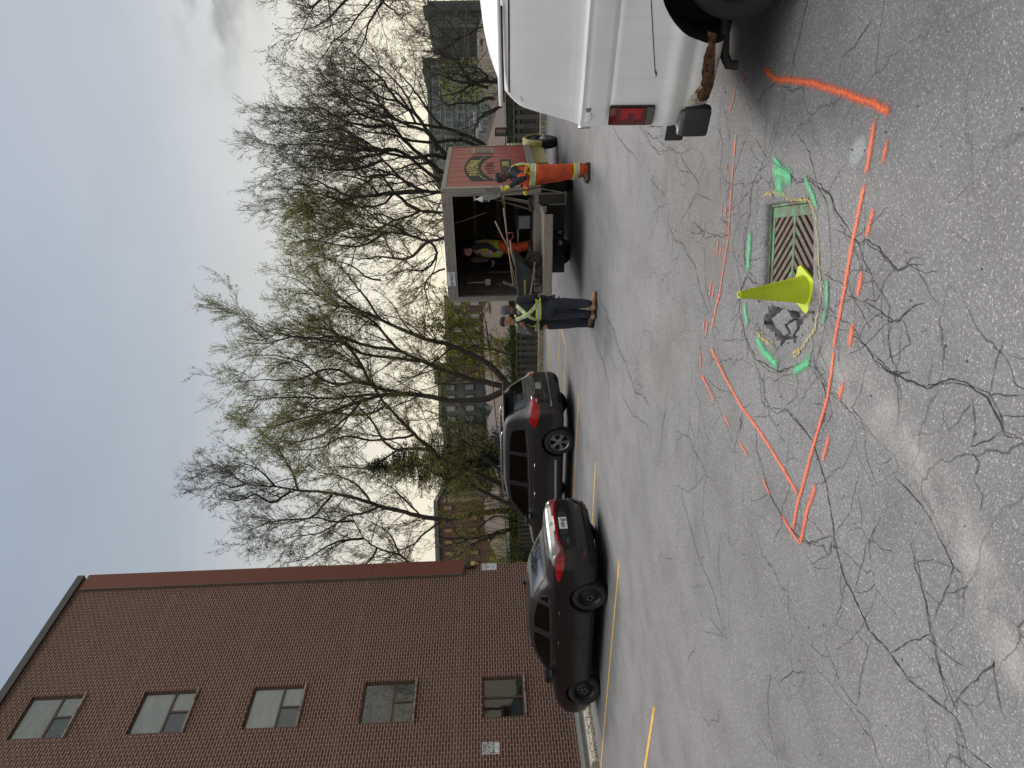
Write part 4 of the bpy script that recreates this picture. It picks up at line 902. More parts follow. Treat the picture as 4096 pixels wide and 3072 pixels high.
tree('budding_tree', 'vase-shaped bare tree fanning out behind the right end of the truck box', [
    (a7([(1640, 1060), (1500, 1065), (1330, 1060), (1230, 1030), (1060, 1045), (900, 1010), (800, 980), (640, 880), (500, 790), (400, 740)]), 1.0),
    (a7([(1480, 1050), (1310, 1030), (1200, 900), (1100, 760), (980, 670), (870, 520), (800, 460), (700, 370), (600, 320)]), .7), (a7([(1480, 1090), (1300, 1150), (1200, 1080), (1050, 960), (920, 830), (700, 740), (540, 600), (400, 540)]), .7),
    (a7([(1450, 1090), (1280, 1190), (1150, 1120), (1000, 1010), (850, 990), (700, 900), (560, 850), (400, 880), (250, 830)]), .6), (a7([(1240, 1000), (1200, 900), (1110, 850), (1000, 810), (850, 700), (720, 660), (600, 560), (470, 560)]), .5),
    (a7([(900, 1010), (770, 1040), (620, 1060), (450, 1040), (300, 1020), (170, 1020)]), .45), (a7([(1060, 1045), (960, 990), (800, 1000), (600, 960), (420, 930), (250, 900)]), .45), (a7([(1100, 760), (1010, 590), (920, 500), (860, 430), (780, 330)]), .35), (a7([(920, 830), (800, 840), (620, 800), (480, 720), (320, 720), (180, 700)]), .4),
    (a7([(980, 670), (860, 640), (720, 560), (560, 500), (400, 440)]), .3), (a7([(800, 980), (650, 1000), (500, 960), (350, 960), (200, 970)]), .35), (a7([(1200, 1080), (1080, 1090), (960, 1130), (850, 1160)]), .3)
    ], 29, .14, LF_D, .045, 1.6, 1.3, 2.2, 2.6, group=TG, seed=18, bark=BARKD, upk=.09)
tree('budding_tree', 'bare tree leaning over the brown shingle roof right of the truck box', [
    (a7([(1650, 1010), (1540, 950), (1430, 900), (1280, 850), (1100, 820), (1000, 810), (850, 750), (720, 690), (600, 650), (480, 620)]), 1.0), (a7([(1600, 990), (1500, 970), (1400, 930), (1200, 945), (1050, 930), (940, 890), (800, 880), (650, 830), (480, 830)]), .7),
    (a7([(1280, 850), (1200, 760), (1120, 640), (1040, 540), (960, 460), (900, 400)]), .5), (a7([(1100, 820), (1040, 700), (960, 600), (860, 560), (740, 470), (600, 440)]), .4), (a7([(1000, 810), (920, 760), (800, 600), (680, 500), (560, 400)]), .35)], 31, .12, LF_D, .045, 1.6, 1.2, 2.0, 2.2, group=TG, seed=19, bark=BARKD)
tree('budding_tree', 'tree with one stout curved trunk above the right corner post of the truck box', [
    (a7([(1450, 1270), (1260, 1270), (1150, 1270), (1060, 1220), (1000, 1180), (880, 1060), (750, 940), (600, 850), (450, 780), (350, 700)]), 1.0), (a7([(1150, 1270), (1000, 1280), (850, 1290), (700, 1310), (560, 1260), (450, 1200), (300, 1180)]), .75),
    (a7([(880, 1060), (780, 1100), (650, 1130), (500, 1120), (330, 1110), (200, 1120)]), .45), (a7([(1060, 1240), (980, 1160), (870, 1160), (740, 1170), (650, 1060), (540, 1020), (400, 1000)]), .4), (a7([(700, 1310), (600, 1330), (480, 1290), (350, 1260), (230, 1250)]), .4), (a7([(850, 1290), (780, 1210), (700, 1180), (560, 1150)]), .35),
    (a7([(1000, 1180), (860, 1130), (700, 1100)]), .3)], 26, .115, LF_D, .042, 1.6, 1.4, 2.1, 2.2, group=TG, seed=20, bark=BARKD, upk=.08)
tree('budding_tree', 'forked tree holding the round nest, above the middle of the truck box', [
    (a7([(1450, 1410), (1280, 1410), (1130, 1400), (1060, 1440), (960, 1460), (870, 1510), (760, 1500), (650, 1480), (520, 1450), (420, 1430)]), 1.0), (a7([(1130, 1400), (1050, 1350), (960, 1280), (900, 1200), (840, 1130), (700, 1150)]), .7), (a7([(960, 1280), (900, 1340), (820, 1370), (720, 1370), (600, 1340), (450, 1370), (300, 1360)]), .4),
    (a7([(870, 1510), (800, 1560), (700, 1580), (560, 1560), (420, 1540), (300, 1550)]), .4), (a7([(650, 1480), (560, 1420), (480, 1400), (380, 1390), (250, 1360)]), .3), (a7([(960, 1460), (860, 1420), (760, 1430), (600, 1400)]), .3)], 27, .10, LF_G, .044, 2.2, 1.5, 2.0, 2.0, group=TG, seed=21, bark=BARKD)
tree('budding_tree', 'tree with spreading limbs above the left half of the truck box', [
    (a7([(1450, 1570), (1280, 1580), (1190, 1600), (1050, 1560), (900, 1540), (800, 1530), (700, 1500), (560, 1480), (450, 1440)]), 1.0), (a7([(1190, 1600), (1130, 1650), (1080, 1700), (1000, 1720), (880, 1700), (760, 1720), (600, 1700)]), .6), (a7([(1190, 1600), (1240, 1680), (1200, 1760), (1120, 1800), (1040, 1790), (930, 1820)]), .5),
    (a7([(1050, 1560), (960, 1500), (860, 1470), (780, 1400), (640, 1330)]), .4), (a7([(900, 1540), (820, 1600), (700, 1640), (560, 1620), (400, 1590), (330, 1600)]), .4), (a6([(1300, 100), (1230, 130), (1190, 200), (1230, 330), (1240, 380)]), .3), (a6([(960, 160), (870, 140), (800, 80), (700, 60), (600, 30)]), .3)
    ], 25.5, .10, LF_G, .044, 2.4, 1.5, 2.0, 2.0, group=TG, seed=22)
tree('budding_tree', 'overhanging tree reaching in from the right edge with dark knotted branches', [
    ([(1500, -420), (1540, -120), (1500, -20), (1440, 55), (1400, 110), (1330, 170), (1290, 230), (1250, 280)], 1.0), ([(1540, -120), (1450, -40), (1380, 0), (1330, 60), (1270, 100), (1220, 120)], .7), ([(1550, -200), (1560, -60), (1520, 20), (1470, 100), (1450, 180), (1400, 240)], .6), ([(1440, -100), (1350, -60), (1280, 0), (1230, 30), (1180, 10)], .6), ([(1500, -20), (1560, 30), (1600, 60), (1650, 50)], .3)], 20, .085, LF_D, .04, 1.4, 1.3, 1.5, 2.0, group=TG, seed=23, bark=BARKD)
tree('budding_tree', 'small gnarled dark tree over the van roof in front of the flats', [
    (aR([(960, 900), (830, 895), (700, 910), (600, 915), (520, 910), (440, 880), (380, 820), (340, 760), (290, 690), (220, 640), (120, 610)]), 1.0), (aR([(700, 905), (640, 895), (590, 840), (545, 760), (510, 680), (480, 600), (450, 520), (400, 440), (340, 360), (250, 290), (190, 240)]), .9),
    (aR([(510, 680), (440, 640), (350, 620), (280, 560), (220, 490), (130, 420)]), .6), (aR([(840, 970), (740, 940), (640, 925), (560, 1000), (470, 1040), (400, 1050), (300, 1060)]), .6), (aR([(900, 1090), (790, 1100), (720, 1130), (640, 1130), (560, 1140), (460, 1150), (400, 1160), (330, 1110), (300, 1010), (260, 960)]), .6),
    (aR([(980, 1180), (860, 1230), (760, 1290), (710, 1370), (680, 1460), (700, 1560)]), .45), (aR([(1000, 1170), (900, 1240), (800, 1280), (720, 1310)]), .35), (aR([(440, 880), (380, 860), (300, 820), (220, 800), (160, 700)]), .5), (aR([(830, 860), (770, 790), (700, 740), (660, 690), (620, 640)]), .5)], 24, .085, LF_D, .04, .8, 1.5, 1.2, 1.4, group=TG, seed=24, bark=BARKD, bare_to=.15)
tree('budding_tree', 'slight pale tree between the grey tower and the flats', [
    (aR([(760, 300), (640, 380), (520, 420), (400, 430), (250, 400), (100, 360), (-20, 350)]), 1.0), (aR([(520, 420), (440, 300), (330, 180), (200, 120), (60, 60)]), .7), (aR([(640, 380), (560, 250), (480, 120), (420, 20)]), .6), (aR([(520, 420), (380, 520), (250, 560), (80, 560)]), .6), (aR([(700, 350), (720, 200), (640, 100), (560, 0)]), .5)], 36, .07, LF_D, .045, .6, 1.3, 1.8, 1.6, group=TG, seed=25, bark=BARKD)
# nest
np_ = AY(1238, 856, 27.0)
ne = empty('squirrel_nest', np_, 0, 'round dark leaf nest high in the tree above the truck box', 'nest')
nr = np.random.RandomState(3); lv = Leaves(); 
for k in range(1500):
    d = nr.normal(size=3); d /= np.linalg.norm(d); lv.add(d * .22 * nr.uniform(.3, 1.05) * np.array([1, 1, .85]), .10)
lv.build('nest_leaves', leafmat('dead_leaf', (.045, .032, .02), .3, .1), ne)
# spruce
def conifer(px, py_c, top, base, Y, R, label, seed, grp=None):
    global nr
    nr = np.random.RandomState(seed); zb = AY(base, py_c, Y); zt = AY(top, py_c, Y); H = zt.z - zb.z
    root = empty('spruce', zb, 0, label, 'conifer', grp); tk = Tubes(); tk.add([(0, 0, -2), (0, 0, H)], [.2, .02], 8); lv = Leaves(); n = int(H * 46)
    for k in range(n):
        t = nr.rand() ** .8; z = H * t; r = R * (1 - t) ** .75 * nr.uniform(.55, 1.1); a = nr.uniform(0, 6.28); m_ = 7; P_ = []
        for j in range(m_): q = j / (m_ - 1); P_.append((math.cos(a) * r * q, math.sin(a) * r * q, z - .25 * r * q + .18 * r * q * q))
        tk.add(P_, np.linspace(.03, .006, m_), 4)
        for j in range(int(10 + 45 * r)):
            q = nr.uniform(.15, 1); c = np.array((math.cos(a) * r * q, math.sin(a) * r * q, z - .25 * r * q + .18 * r * q * q - nr.rand() * .16)) + nr.normal(size=3) * .09; lv.add(c, nr.uniform(.09, .17))
    tk.build('trunk', BARKD, root); lv.build('needles', LF_S, root, .3)
    return root
conifer(0, 1850, 1455, 1995, 37, 3.3, 'tall dark green spruce behind the leaning budding tree', 31)
conifer(0, 2268, 1960, 2060, 36, 1.0, 'short dark conifer right beside the brick wall corner', 32)
conifer(0, 1800, 1800, 2030, 37, 1.6, 'lower dark evergreen at the right foot of the tall spruce', 33)
# hedge bushes behind the fence
def bush(pts, Y, label, seed, leafm=LF_B, size=.075, n=5200, depth=.7, name='bush', cat='bush', stems=26):
    global nr
    nr = np.random.RandomState(seed); ys = [p[1] for p in pts]; y0, y1 = min(ys), max(ys); c0 = AY(2100, (y0 + y1) / 2, Y); root = empty(name, (c0.x, Y, -1.0), 0, label, cat); off = np.array([c0.x, Y, -1.0])
    pts = sorted(pts, key=lambda p: p[1]); lv = Leaves(); tk = Tubes()
    for k in range(n):
        yy = nr.uniform(y0, y1); tv = np.interp(yy, [p[1] for p in pts], [p[0] for p in pts]); tv += 12 * mnoise.noise(Vector((yy * .05, seed, 0)))
        T = np.array(AY(tv, yy, Y)) - off; f = nr.rand() ** .55; z = T[2] * f; dd = nr.normal() * depth * .5 * (1.15 - f * .6)
        cl = mnoise.noise(Vector((T[0] * 2.2, z * 2.2, dd * 2.2 + seed)))
        if cl < -.15: continue
        lv.add(np.array([T[0] + nr.normal() * .04, dd, z + nr.normal() * .03]), size * nr.uniform(.6, 1.3))
    for k in range(stems):
        yy = nr.uniform(y0, y1); tv = np.interp(yy, [p[1] for p in pts], [p[0] for p in pts]) - nr.uniform(-10, 16); T = np.array(AY(tv, yy, Y)) - off
        tk.add(grow((T[0] + nr.normal() * .2, nr.normal() * .2, .0), np.array([nr.normal() * .1, nr.normal() * .1, 1.]), T[2], 6, .05, 0), np.linspace(.02, .005, 7), 4)
    lv.build('foliage', leafm, root); tk.build('stems', BARKD, root); return root
bush([(2035, 1300), (2030, 1360), (2015, 1400), (2010, 1450), (2022, 1500), (2040, 1560), (2070, 1600)], 28.6, 'bright green dense bush over the fence between the two men and the grey SUV', 41, LF_B, .07, 9000)
bush([(2042, 1620), (2010, 1680), (2030, 1760), (2020, 1850), (2040, 1950)], 31.5, 'low straggly bush behind the SUV roof line', 42, LF_G, .07, 3000)
bush([(2060, 2040), (2030, 2090), (2050, 2130), (2020, 2190), (2030, 2230), (2000, 2280)], 34, 'dark green leafy bush over the fence between slender trunk and brick wall', 43, LF_B, .08, 5200)
bush([(1985, 2140), (1940, 2180), (1960, 2230), (1900, 2290)], 34, 'olive bush behind the small forking tree at the wall corner', 44, LF_Y, .08, 3000, stems=20)
bush([(2032, 300), (2028, 400), (2030, 480), (2035, 560), (2038, 640)], 24.2, 'sparse clipped hedge above the fence right of the red truck', 45, leafmat('dull_hedge', (.075, .08, .035)), .05, 9000, .5, 'hedge', 'hedge', 60)
bush([(1815, 1880), (1790, 1960), (1830, 2030), (1800, 2080)], 34, 'yellow-green leafy shrub below the leaning limbs, behind the SUV windscreen', 46, LF_Y, .085, 3600, 1.2)
bush([(1780, 250), (1755, 320), (1765, 380), (1800, 410)], 60, 'yellow-green round shrub tree in front of the pale flats', 47, LF_Y, .14, 3000, 1.5)
# overhead cable
CAB = mat('cable_rubber', (.01, .01, .011), .6)
mb = MB(); cp = [(1878, -160), (1872, 0), (1855, 250), (1829, 580), (1845, 900), (1905, 1190), (1925, 1220), (1942, 1290), (1960, 1420), (1986, 1700), (2010, 1950), (2032, 2240), (2045, 2450)]
mb.tube([AY(x, y, 25.2 if y < 1000 else 25.2) for x, y in cp[:1]] + [AY(x, y, 25.2) for x, y in cp[1:3]] + [AY(x, y, 25.2) for x, y in cp[3:4]] + [AY(1838, 800, 25.4)] + [AY(x, y, 25.8) for x, y in cp[5:]], .018, 6)
tag(mb.build('overhead_cable', CAB, None, smooth=True), 'black overhead cable sagging across the trees behind the truck', 'cable')
# ================================================================== DISTANT BUILDINGS
def hexm(name, c, **k): return mat(name, c, .85, **k)
SHING = mat('brown_shingles', (.072, .050, .037), .95, var=.22, vs=2.2, bmp=(6, .5, .05), sc3=(1, 1, 6)); SHIP = mat('pinkish_shingles', (.08, .058, .052), .95, var=.15, vs=2)
WBR = mat('brown_block_wall', (.105, .075, .055), .9, var=.2, vs=.8); WGR = mat('grey_block_wall', (.14, .145, .15), .9, var=.15, vs=.6); WPA = mat('pale_block_wall', (.17, .175, .18), .9, var=.12, vs=.5); WDK = mat('dark_block_wall', (.085, .086, .09), .9, var=.2)  # dark wall raised to a paler grey, distance haze put into its colour
GLB = mat('distant_glass', (.13, .15, .165), .4, var=.35, vs=.35); GLD = mat('dark_glass', (.03, .035, .04), .15, var=.3, vs=.4); ORW = mat('orange_door', (.36, .21, .10), .7); WHT = mat('white_trim', (.34, .35, .35), .7, var=.1)
def block(label, vt, y0, y1, Y, dep, wall, rows, cols, wm=GLB, top=None, yaw=0.0, floor=3.0, wfrac=(.6, .5), cat='building', bal=False, name='distant_building', roofm=None):
    """a block standing at depth Y whose front spans photo rows y0..y1 (y1 = left end) with its top at photo x = vt"""
    L = AY(vt, y1, Y); R = AY(vt, y0, Y + math.tan(yaw) * 1); w = (R - L).length; zt = (L.z + R.z) / 2; zb = -5.0
    d = (R - L); ang = math.atan2(d.y, d.x); root = empty(name, (L.x, L.y, zb), ang, label, cat); H = zt - zb
    mb = MB(); mb.box(0, w, 0, dep, 0, H); mb.build('wall', wall, root)
    mb = MB(); mb.box(-.2, w + .2, -.2, dep + .2, H + .003, H + .4); mb.build('roof', roofm or WGR, root)
    cw = w / cols
    first = None
    for r in range(rows):
        z1 = H - .5 - r * floor
        for c in range(cols):
            x0 = cw * (c + .5 - wfrac[0] / 2)
            if first is None:
                mb = MB(); mb.box(0, cw * wfrac[0], -.06, .1, 0, floor * wfrac[1]); first = mb.build('window', wm, root); o = first
                mb = MB(); t_ = .09; W_ = cw * wfrac[0]; Hh = floor * wfrac[1]
                for q in ((-t_, W_ + t_, -t_, 0), (-t_, W_ + t_, Hh, Hh + t_), (-t_, 0, 0, Hh), (W_, W_ + t_, 0, Hh)): mb.box(q[0], q[1], -.1, .05, q[2], q[3])
                fr = mb.build('window_frame', WHT if wm is GLB and wall is WPA else WBR, o)
            else:
                o = first.copy(); COL.objects.link(o); o.parent = root; f2 = fr.copy(); COL.objects.link(f2); f2.parent = o
            o.location = (x0, 0, z1 - floor * wfrac[1])
        if bal:
            mb = MB(); mb.box(0, w, -1.1, -.0, z1 - floor * wfrac[1] - .25, z1 - floor * wfrac[1] - .1); mb.box(0, w, -1.1, -1.05, z1 - floor * wfrac[1] - .1, z1 - floor * wfrac[1] + .75); mb.build('balcony', bal, root)
    return root
block('long pale grey block of flats with bands of white framed windows, right of the truck', 1722, 262, 640, 110, 16, WPA, 6, 12, GLB, floor=1.9, wfrac=(.78, .55), roofm=WGR)
b1 = block('dark slab of flats at the right edge with a tall chimney stack', 1718, 4, 100, 150, 14, WGR, 9, 6, GLB, floor=1.7, wfrac=(.6, .45))
mb = MB(); P_ = AY(1692, 34, 149); q = b1.matrix_basis.inverted() @ P_; mb.box(q.x - .6, q.x + .6, -1.2, 3, 2, q.z); mb.build('chimney', WDK, b1)
block('flat dark grey block between the tower and the flats', 1768, 110, 250, 130, 20, WDK, 4, 8, GLD, floor=2.4, wfrac=(.5, .4))
block('grey upper block with a bright end wall beside the flats', 1700, 232, 290, 118, 12, WGR, 6, 3, GLD, floor=2.1, wfrac=(.6, .5))
block('grey-topped block with lit white windows above the brown shingle roof, left of the truck', 1795, 1190, 1450, 75, 14, WBR, 4, 5, WHT, floor=1.9, wfrac=(.35, .5), roofm=WPA)
block('taller plain brown block behind the forked trunks', 1752, 1452, 1530, 72, 12, WBR, 3, 3, GLD, floor=2.6, wfrac=(.3, .4))
block('pale block with greenish windows behind the three-trunk tree', 1768, 1532, 1700, 80, 12, WGR, 4, 4, WHT, floor=2.2, wfrac=(.5, .45), roofm=WPA)
block('brown block with white windows behind the spruce', 1790, 1700, 2010, 78, 14, WBR, 4, 6, WHT, floor=2.1, wfrac=(.35, .4))
block('brown block with orange doors near the brick wall corner', 1757, 2010, 2330, 66, 14, mat('red_brown_wall', (.13, .075, .055), .9, var=.15), 4, 7, ORW, floor=2.4, wfrac=(.3, .32), roofm=WGR)
def house(label, ve, vr, y0, y1, Y, dep, roofm, wall, hip=2.0, vents=(), name='low_house'):
    """eave at photo x = ve, ridge at vr"""
    L = AY(ve, y1, Y); R = AY(ve, y0, Y); w = (R - L).length; rz = AY(vr, (y0 + y1) / 2, Y + dep / 2).z; d = R - L; ang = math.atan2(d.y, d.x); zb = -5.0
    root = empty(name, (L.x, L.y, zb), ang, label, 'house'); E_ = (L.z + R.z) / 2 - zb; Hh = rz - zb
    mb = MB(); mb.box(.3, w - .3, .3, dep - .3, 0, E_); mb.build('wall', wall, root)
    mb = MB(); vs_ = [(0, 0, E_), (w, 0, E_), (w, dep, E_), (0, dep, E_), (hip, dep / 2, Hh), (w - hip, dep / 2, Hh)]
    mb.add(vs_ + [(0, 0, E_ - .12), (w, 0, E_ - .12), (w, dep, E_ - .12), (0, dep, E_ - .12)], [(0, 1, 5, 4), (1, 2, 5), (2, 3, 4, 5), (3, 0, 4), (6, 7, 1, 0), (7, 8, 2, 1), (8, 9, 3, 2), (9, 6, 0, 3)]); rf = mb.build('roof', roofm, root)
    mb = MB(); mb.box(0, w, -.10, -.003, E_ - .13, E_ + .02); mb.build('gutter', WHT, root)
    for (vx, vy) in vents:
        # intersect the pixel ray with the front roof slope
        Mi = (Matrix.Translation((L.x, L.y, zb)) @ Matrix.Rotation(ang, 4, 'Z')).inverted(); o_ = Mi @ CP; dd = (Mi.to_3x3() @ ray(vx, vy)); nrm = Vector((0, -(Hh - E_), dep / 2)); k = (nrm.dot(Vector((0, 0, E_)) - o_)) / nrm.dot(dd); q = o_ + dd * k
        mb = MB(); mb.box(-.32, .32, -.25, .25, 0, .25, bev=.06); mb.box(-.25, .25, -.3, -.26, .02, .18); v_ = mb.build('roof_vent', WHT, rf); v_.location = q
    return root
house('low house with a wide brown shingle roof and pale vents, left of the truck', 2034, 1938, 1140, 1660, 44, 15, SHING, WBR, .6, ((1958, 1232), (1963, 1352)))
house('low house with a brown hipped roof and white vents, right of the truck', 2018, 1900, 355, 700, 42, 14, SHING, WDK, 3.5, ((1918, 532), (1932, 498), (1908, 470)))
house('low house with a pinkish roof behind the three-trunk tree', 2005, 1950, 1590, 1960, 50, 12, SHIP, mat('white_house_wall', (.30, .31, .31), .8), 2.0)
house('dull brown house behind the spruce', 2030, 1940, 1960, 2330, 48, 13, SHING, WBR, 2.0)
house('dark brown house over the van roof', 1990, 1905, -120, 270, 60, 14, mat('dark_brown_roof', (.07, .05, .042), .95, var=.3), mat('brick_red_wall', (.12, .06, .045), .9), 2.0, ((1925, 170),))
# streetlight behind the trees
sp_l = empty('street_lamp', AY(1835, 530, 70), 0, 'thin grey street lamp with a curved arm in front of the flats', 'street lamp')
mb = MB(); mb.tube([(0, 0, -6), (0, 0, 0), (-.3, 0, .8), (-1.2, 0, 1.3), (-2.2, 0, 1.4)], .08, 6); mb.build('pole', WPA, sp_l, smooth=True); mb = MB(); mb.box(-3.0, -2.2, -.15, .15, 1.32, 1.46, bev=.03); mb.build('lamp_head', WPA, sp_l)
# ================================================================== VEHICLES
def ring_smooth(P_, it):
    for _ in range(it):
        Q = P_.copy(); Q[1:-1] = .25 * P_[:-2] + .5 * P_[1:-1] + .25 * P_[2:]; P_ = Q
    return P_
def loft_body(stations, dx=.04, sm=5, endr=.03):
    """stations: x, zb, ymax, zbelt, ybelt, zroof, yroof, ztop -> smooth closed shell (verts, faces)"""
    S = np.array(stations, float); L = S[-1, 0]; n = int(L / dx) + 1; X = np.linspace(0, L, n); Pm = np.stack([np.interp(X, S[:, 0], S[:, k]) for k in range(S.shape[1])], 1)
    for _ in range(sm):
        Q = Pm.copy(); Q[1:-1] = .25 * Pm[:-2] + .5 * Pm[1:-1] + .25 * Pm[2:]; Pm = Q
    rings = []
    for (x, zb, ym, zbe, ybe, zr, yr, zt) in Pm:
        zm = zb + (zbe - zb) * .45
        ctl = [(0, zb), (ym * .8, zb), (ym - .06, zb + .03), (ym - .012, zb + .14), (ym, zm), (ym - .012, zm + (zbe - zm) * .62), (ybe + .012, zbe - .015), (ybe - .02, zbe + .012), (yr + .035, zr - .03), (yr - .06, zr + (zt - zr) * .35), (yr * .5, zt - (zt - zr) * .12), (0, zt)]
        seg = [6, 3, 3, 5, 5, 4, 2, 8, 4, 4, 4]; R_ = []
        for (a, b), m_ in zip(zip(ctl[:-1], ctl[1:]), seg):
            for k in range(m_): t = k / m_; R_.append((a[0] + (b[0] - a[0]) * t, a[1] + (b[1] - a[1]) * t))
        R_.append(ctl[-1]); R_ = ring_smooth(np.array(R_), 3); full = np.concatenate([R_, np.stack([-R_[-2:0:-1, 0], R_[-2:0:-1, 1]], 1)]); rings.append((x, full))
    k = len(rings[0][1]); V = []; 
    def cap(x, ring, sgn):
        c = np.array([0, (ring[:, 1].min() + ring[:, 1].max()) / 2]); out_ = []
        for s_, d in ((.985, .35), (.95, .75), (.88, 1.0), (.6, 1.06), (.3, 1.1)): out_.append((x + sgn * endr * d, c + (ring - c) * s_))
        return out_
    rings = cap(rings[0][0], rings[0][1], -1)[::-1] + rings + cap(rings[-1][0], rings[-1][1], 1)
    for x, r in rings: V += [(x, float(p[0]), float(p[1])) for p in r]
    F = []
    for i in range(len(rings) - 1):
        for j in range(k): F.append((i * k + j, i * k + (j + 1) % k, (i + 1) * k + (j + 1) % k, (i + 1) * k + j))
    F.append(tuple(range(k))[::-1]); F.append(tuple((len(rings) - 1) * k + j for j in range(k)))
    return V, F
def boolean_wells(me, axles, R, halfw, depth=.42):
    o = bpy.data.objects.new('tmp_body', me); COL.objects.link(o); cut = []
    for ax in axles:
        for s_ in (1, -1):
            mb = MB(); n = 40; a = R * 1.17
            mb.tube([(ax, s_ * (halfw - .30), R), (ax, s_ * (halfw + .4), R)], a, n); c = mb.build('tmp_cut', BLK, None); cut.append(c)
            md = o.modifiers.new('b', 'BOOLEAN'); md.operation = 'DIFFERENCE'; md.solver = 'EXACT'; md.object = c
    dg = bpy.context.evaluated_depsgraph_get(); m2 = bpy.data.meshes.new_from_object(o.evaluated_get(dg)); bpy.data.objects.remove(o)
    for c in cut: bpy.data.objects.remove(c)
    return m2
def densify(poly, st):
    o_ = []; n = len(poly)
    for i in range(n):
        a = Vector(poly[i]); b = Vector(poly[(i + 1) % n]); m_ = max(1, int((b - a).length / st))
        for k in range(m_): o_.append(a.lerp(b, k / m_))
    return o_
def roundpoly(poly, r=.04, n=4):
    o_ = []; m_ = len(poly)
    for i in range(m_):
        p = Vector(poly[i]); a = Vector(poly[i - 1]); b = Vector(poly[(i + 1) % m_]); da = (a - p); db = (b - p); rr = min(r, da.length * .45, db.length * .45); A = p + da.normalized() * rr; B = p + db.normalized() * rr
        for k in range(n + 1): t = k / n; o_.append(tuple(A * (1 - t) ** 2 + p * 2 * t * (1 - t) + B * t * t))
    return o_
def pin(p, poly):
    x, y = p; c = False; n = len(poly); j = n - 1
    for i in range(n):
        if (poly[i][1] > y) != (poly[j][1] > y) and x < (poly[j][0] - poly[i][0]) * (y - poly[i][1]) / (poly[j][1] - poly[i][1]) + poly[i][0]: c = not c
        j = i
    return c
def patch(bvh, poly, axis, sgn, off, name, m, parent, st=.035, thick=.008, far=6, hole=None):
    """a panel that follows the body: poly is drawn in the two other axes and laid on along 'axis' from side sgn"""
    B = densify(poly, st); n = len(B); edges = [(i, (i + 1) % n) for i in range(n)]; pts = list(B); H0 = None
    if hole:
        Hh = densify(hole, st); H0 = len(pts); pts += Hh; edges += [(H0 + i, H0 + (i + 1) % len(Hh)) for i in range(len(Hh))]
    xs_ = [p.x for p in B]; ys_ = [p.y for p in B]
    if not hole:
        x = min(xs_) + st * .5
        while x < max(xs_):
            y = min(ys_) + st * .5
            while y < max(ys_):
                if pin((x, y), [tuple(b) for b in B]) and min((Vector((x, y)) - b).length for b in B) > st * .45: pts.append(Vector((x, y)))
                y += st
            x += st
    r = geometry.delaunay_2d_cdt([Vector(p) for p in pts], edges, [], 1, 1e-5)
    vs2, fs = r[0], r[2]
    if hole: fs = [f for f in fs if not pin(tuple(sum((vs2[i] for i in f), Vector((0, 0))) / len(f)), [tuple(h) for h in Hh])]
    top = []; bot = []
    for p in vs2:
        if axis == 'y': o = Vector((p.x, sgn * far, p.y)); d = Vector((0, -sgn, 0))
        elif axis == 'x': o = Vector((sgn * far, p.x, p.y)); d = Vector((-sgn, 0, 0))
        else: o = Vector((p.x, p.y, sgn * far)); d = Vector((0, 0, -sgn))
        h = bvh.ray_cast(o, d)
        if h[0] is None:
            q = bvh.find_nearest(o + d * far * .8); loc, nn = q[0], q[1]
        else: loc, nn = h[0], h[1]
        if nn.dot(d) > 0: nn = -nn
        top.append(loc + nn * off); bot.append(loc + nn * (off - thick))
    N_ = len(top); F = [tuple(f) for f in fs] + [tuple(i + N_ for i in f[::-1]) for f in fs]
    ec = {}
    for f in fs:
        for a, b in zip(f, f[1:] + f[:1]): ec[(a, b)] = 1
    for (a, b) in list(ec):
        if (b, a) not in ec: F.append((b, a, a + N_, b + N_))
    mb = MB(); mb.add(top + bot, F); return mb.build(name, m, parent, auto=40)
def ringpoly(poly, w):
    """outer, inner outlines about a polygon"""
    c = Vector((sum(p[0] for p in poly) / len(poly), sum(p[1] for p in poly) / len(poly)))
    def offp(d):
        o_ = []; n = len(poly)
        for i in range(n):
            a = Vector(poly[i - 1]); p = Vector(poly[i]); b = Vector(poly[(i + 1) % n]); t = ((p - a).normalized() + (b - p).normalized()).normalized(); nn = Vector((t.y, -t.x))
            if nn.dot(p - c) < 0: nn = -nn
            o_.append(tuple(p + nn * d))
        return o_
    return offp(w), offp(-w * .55)
TYRE = mat('tyre_rubber', (.016, .016, .017), .8, var=.2, vs=20, bmp=(50, .3)); STEEL = mat('black_steel_rim', (.012, .012, .013), .45, .3); ALLOY = mat('machined_alloy', (.42, .42, .44), .3, .9, var=.08); LUG = CHR
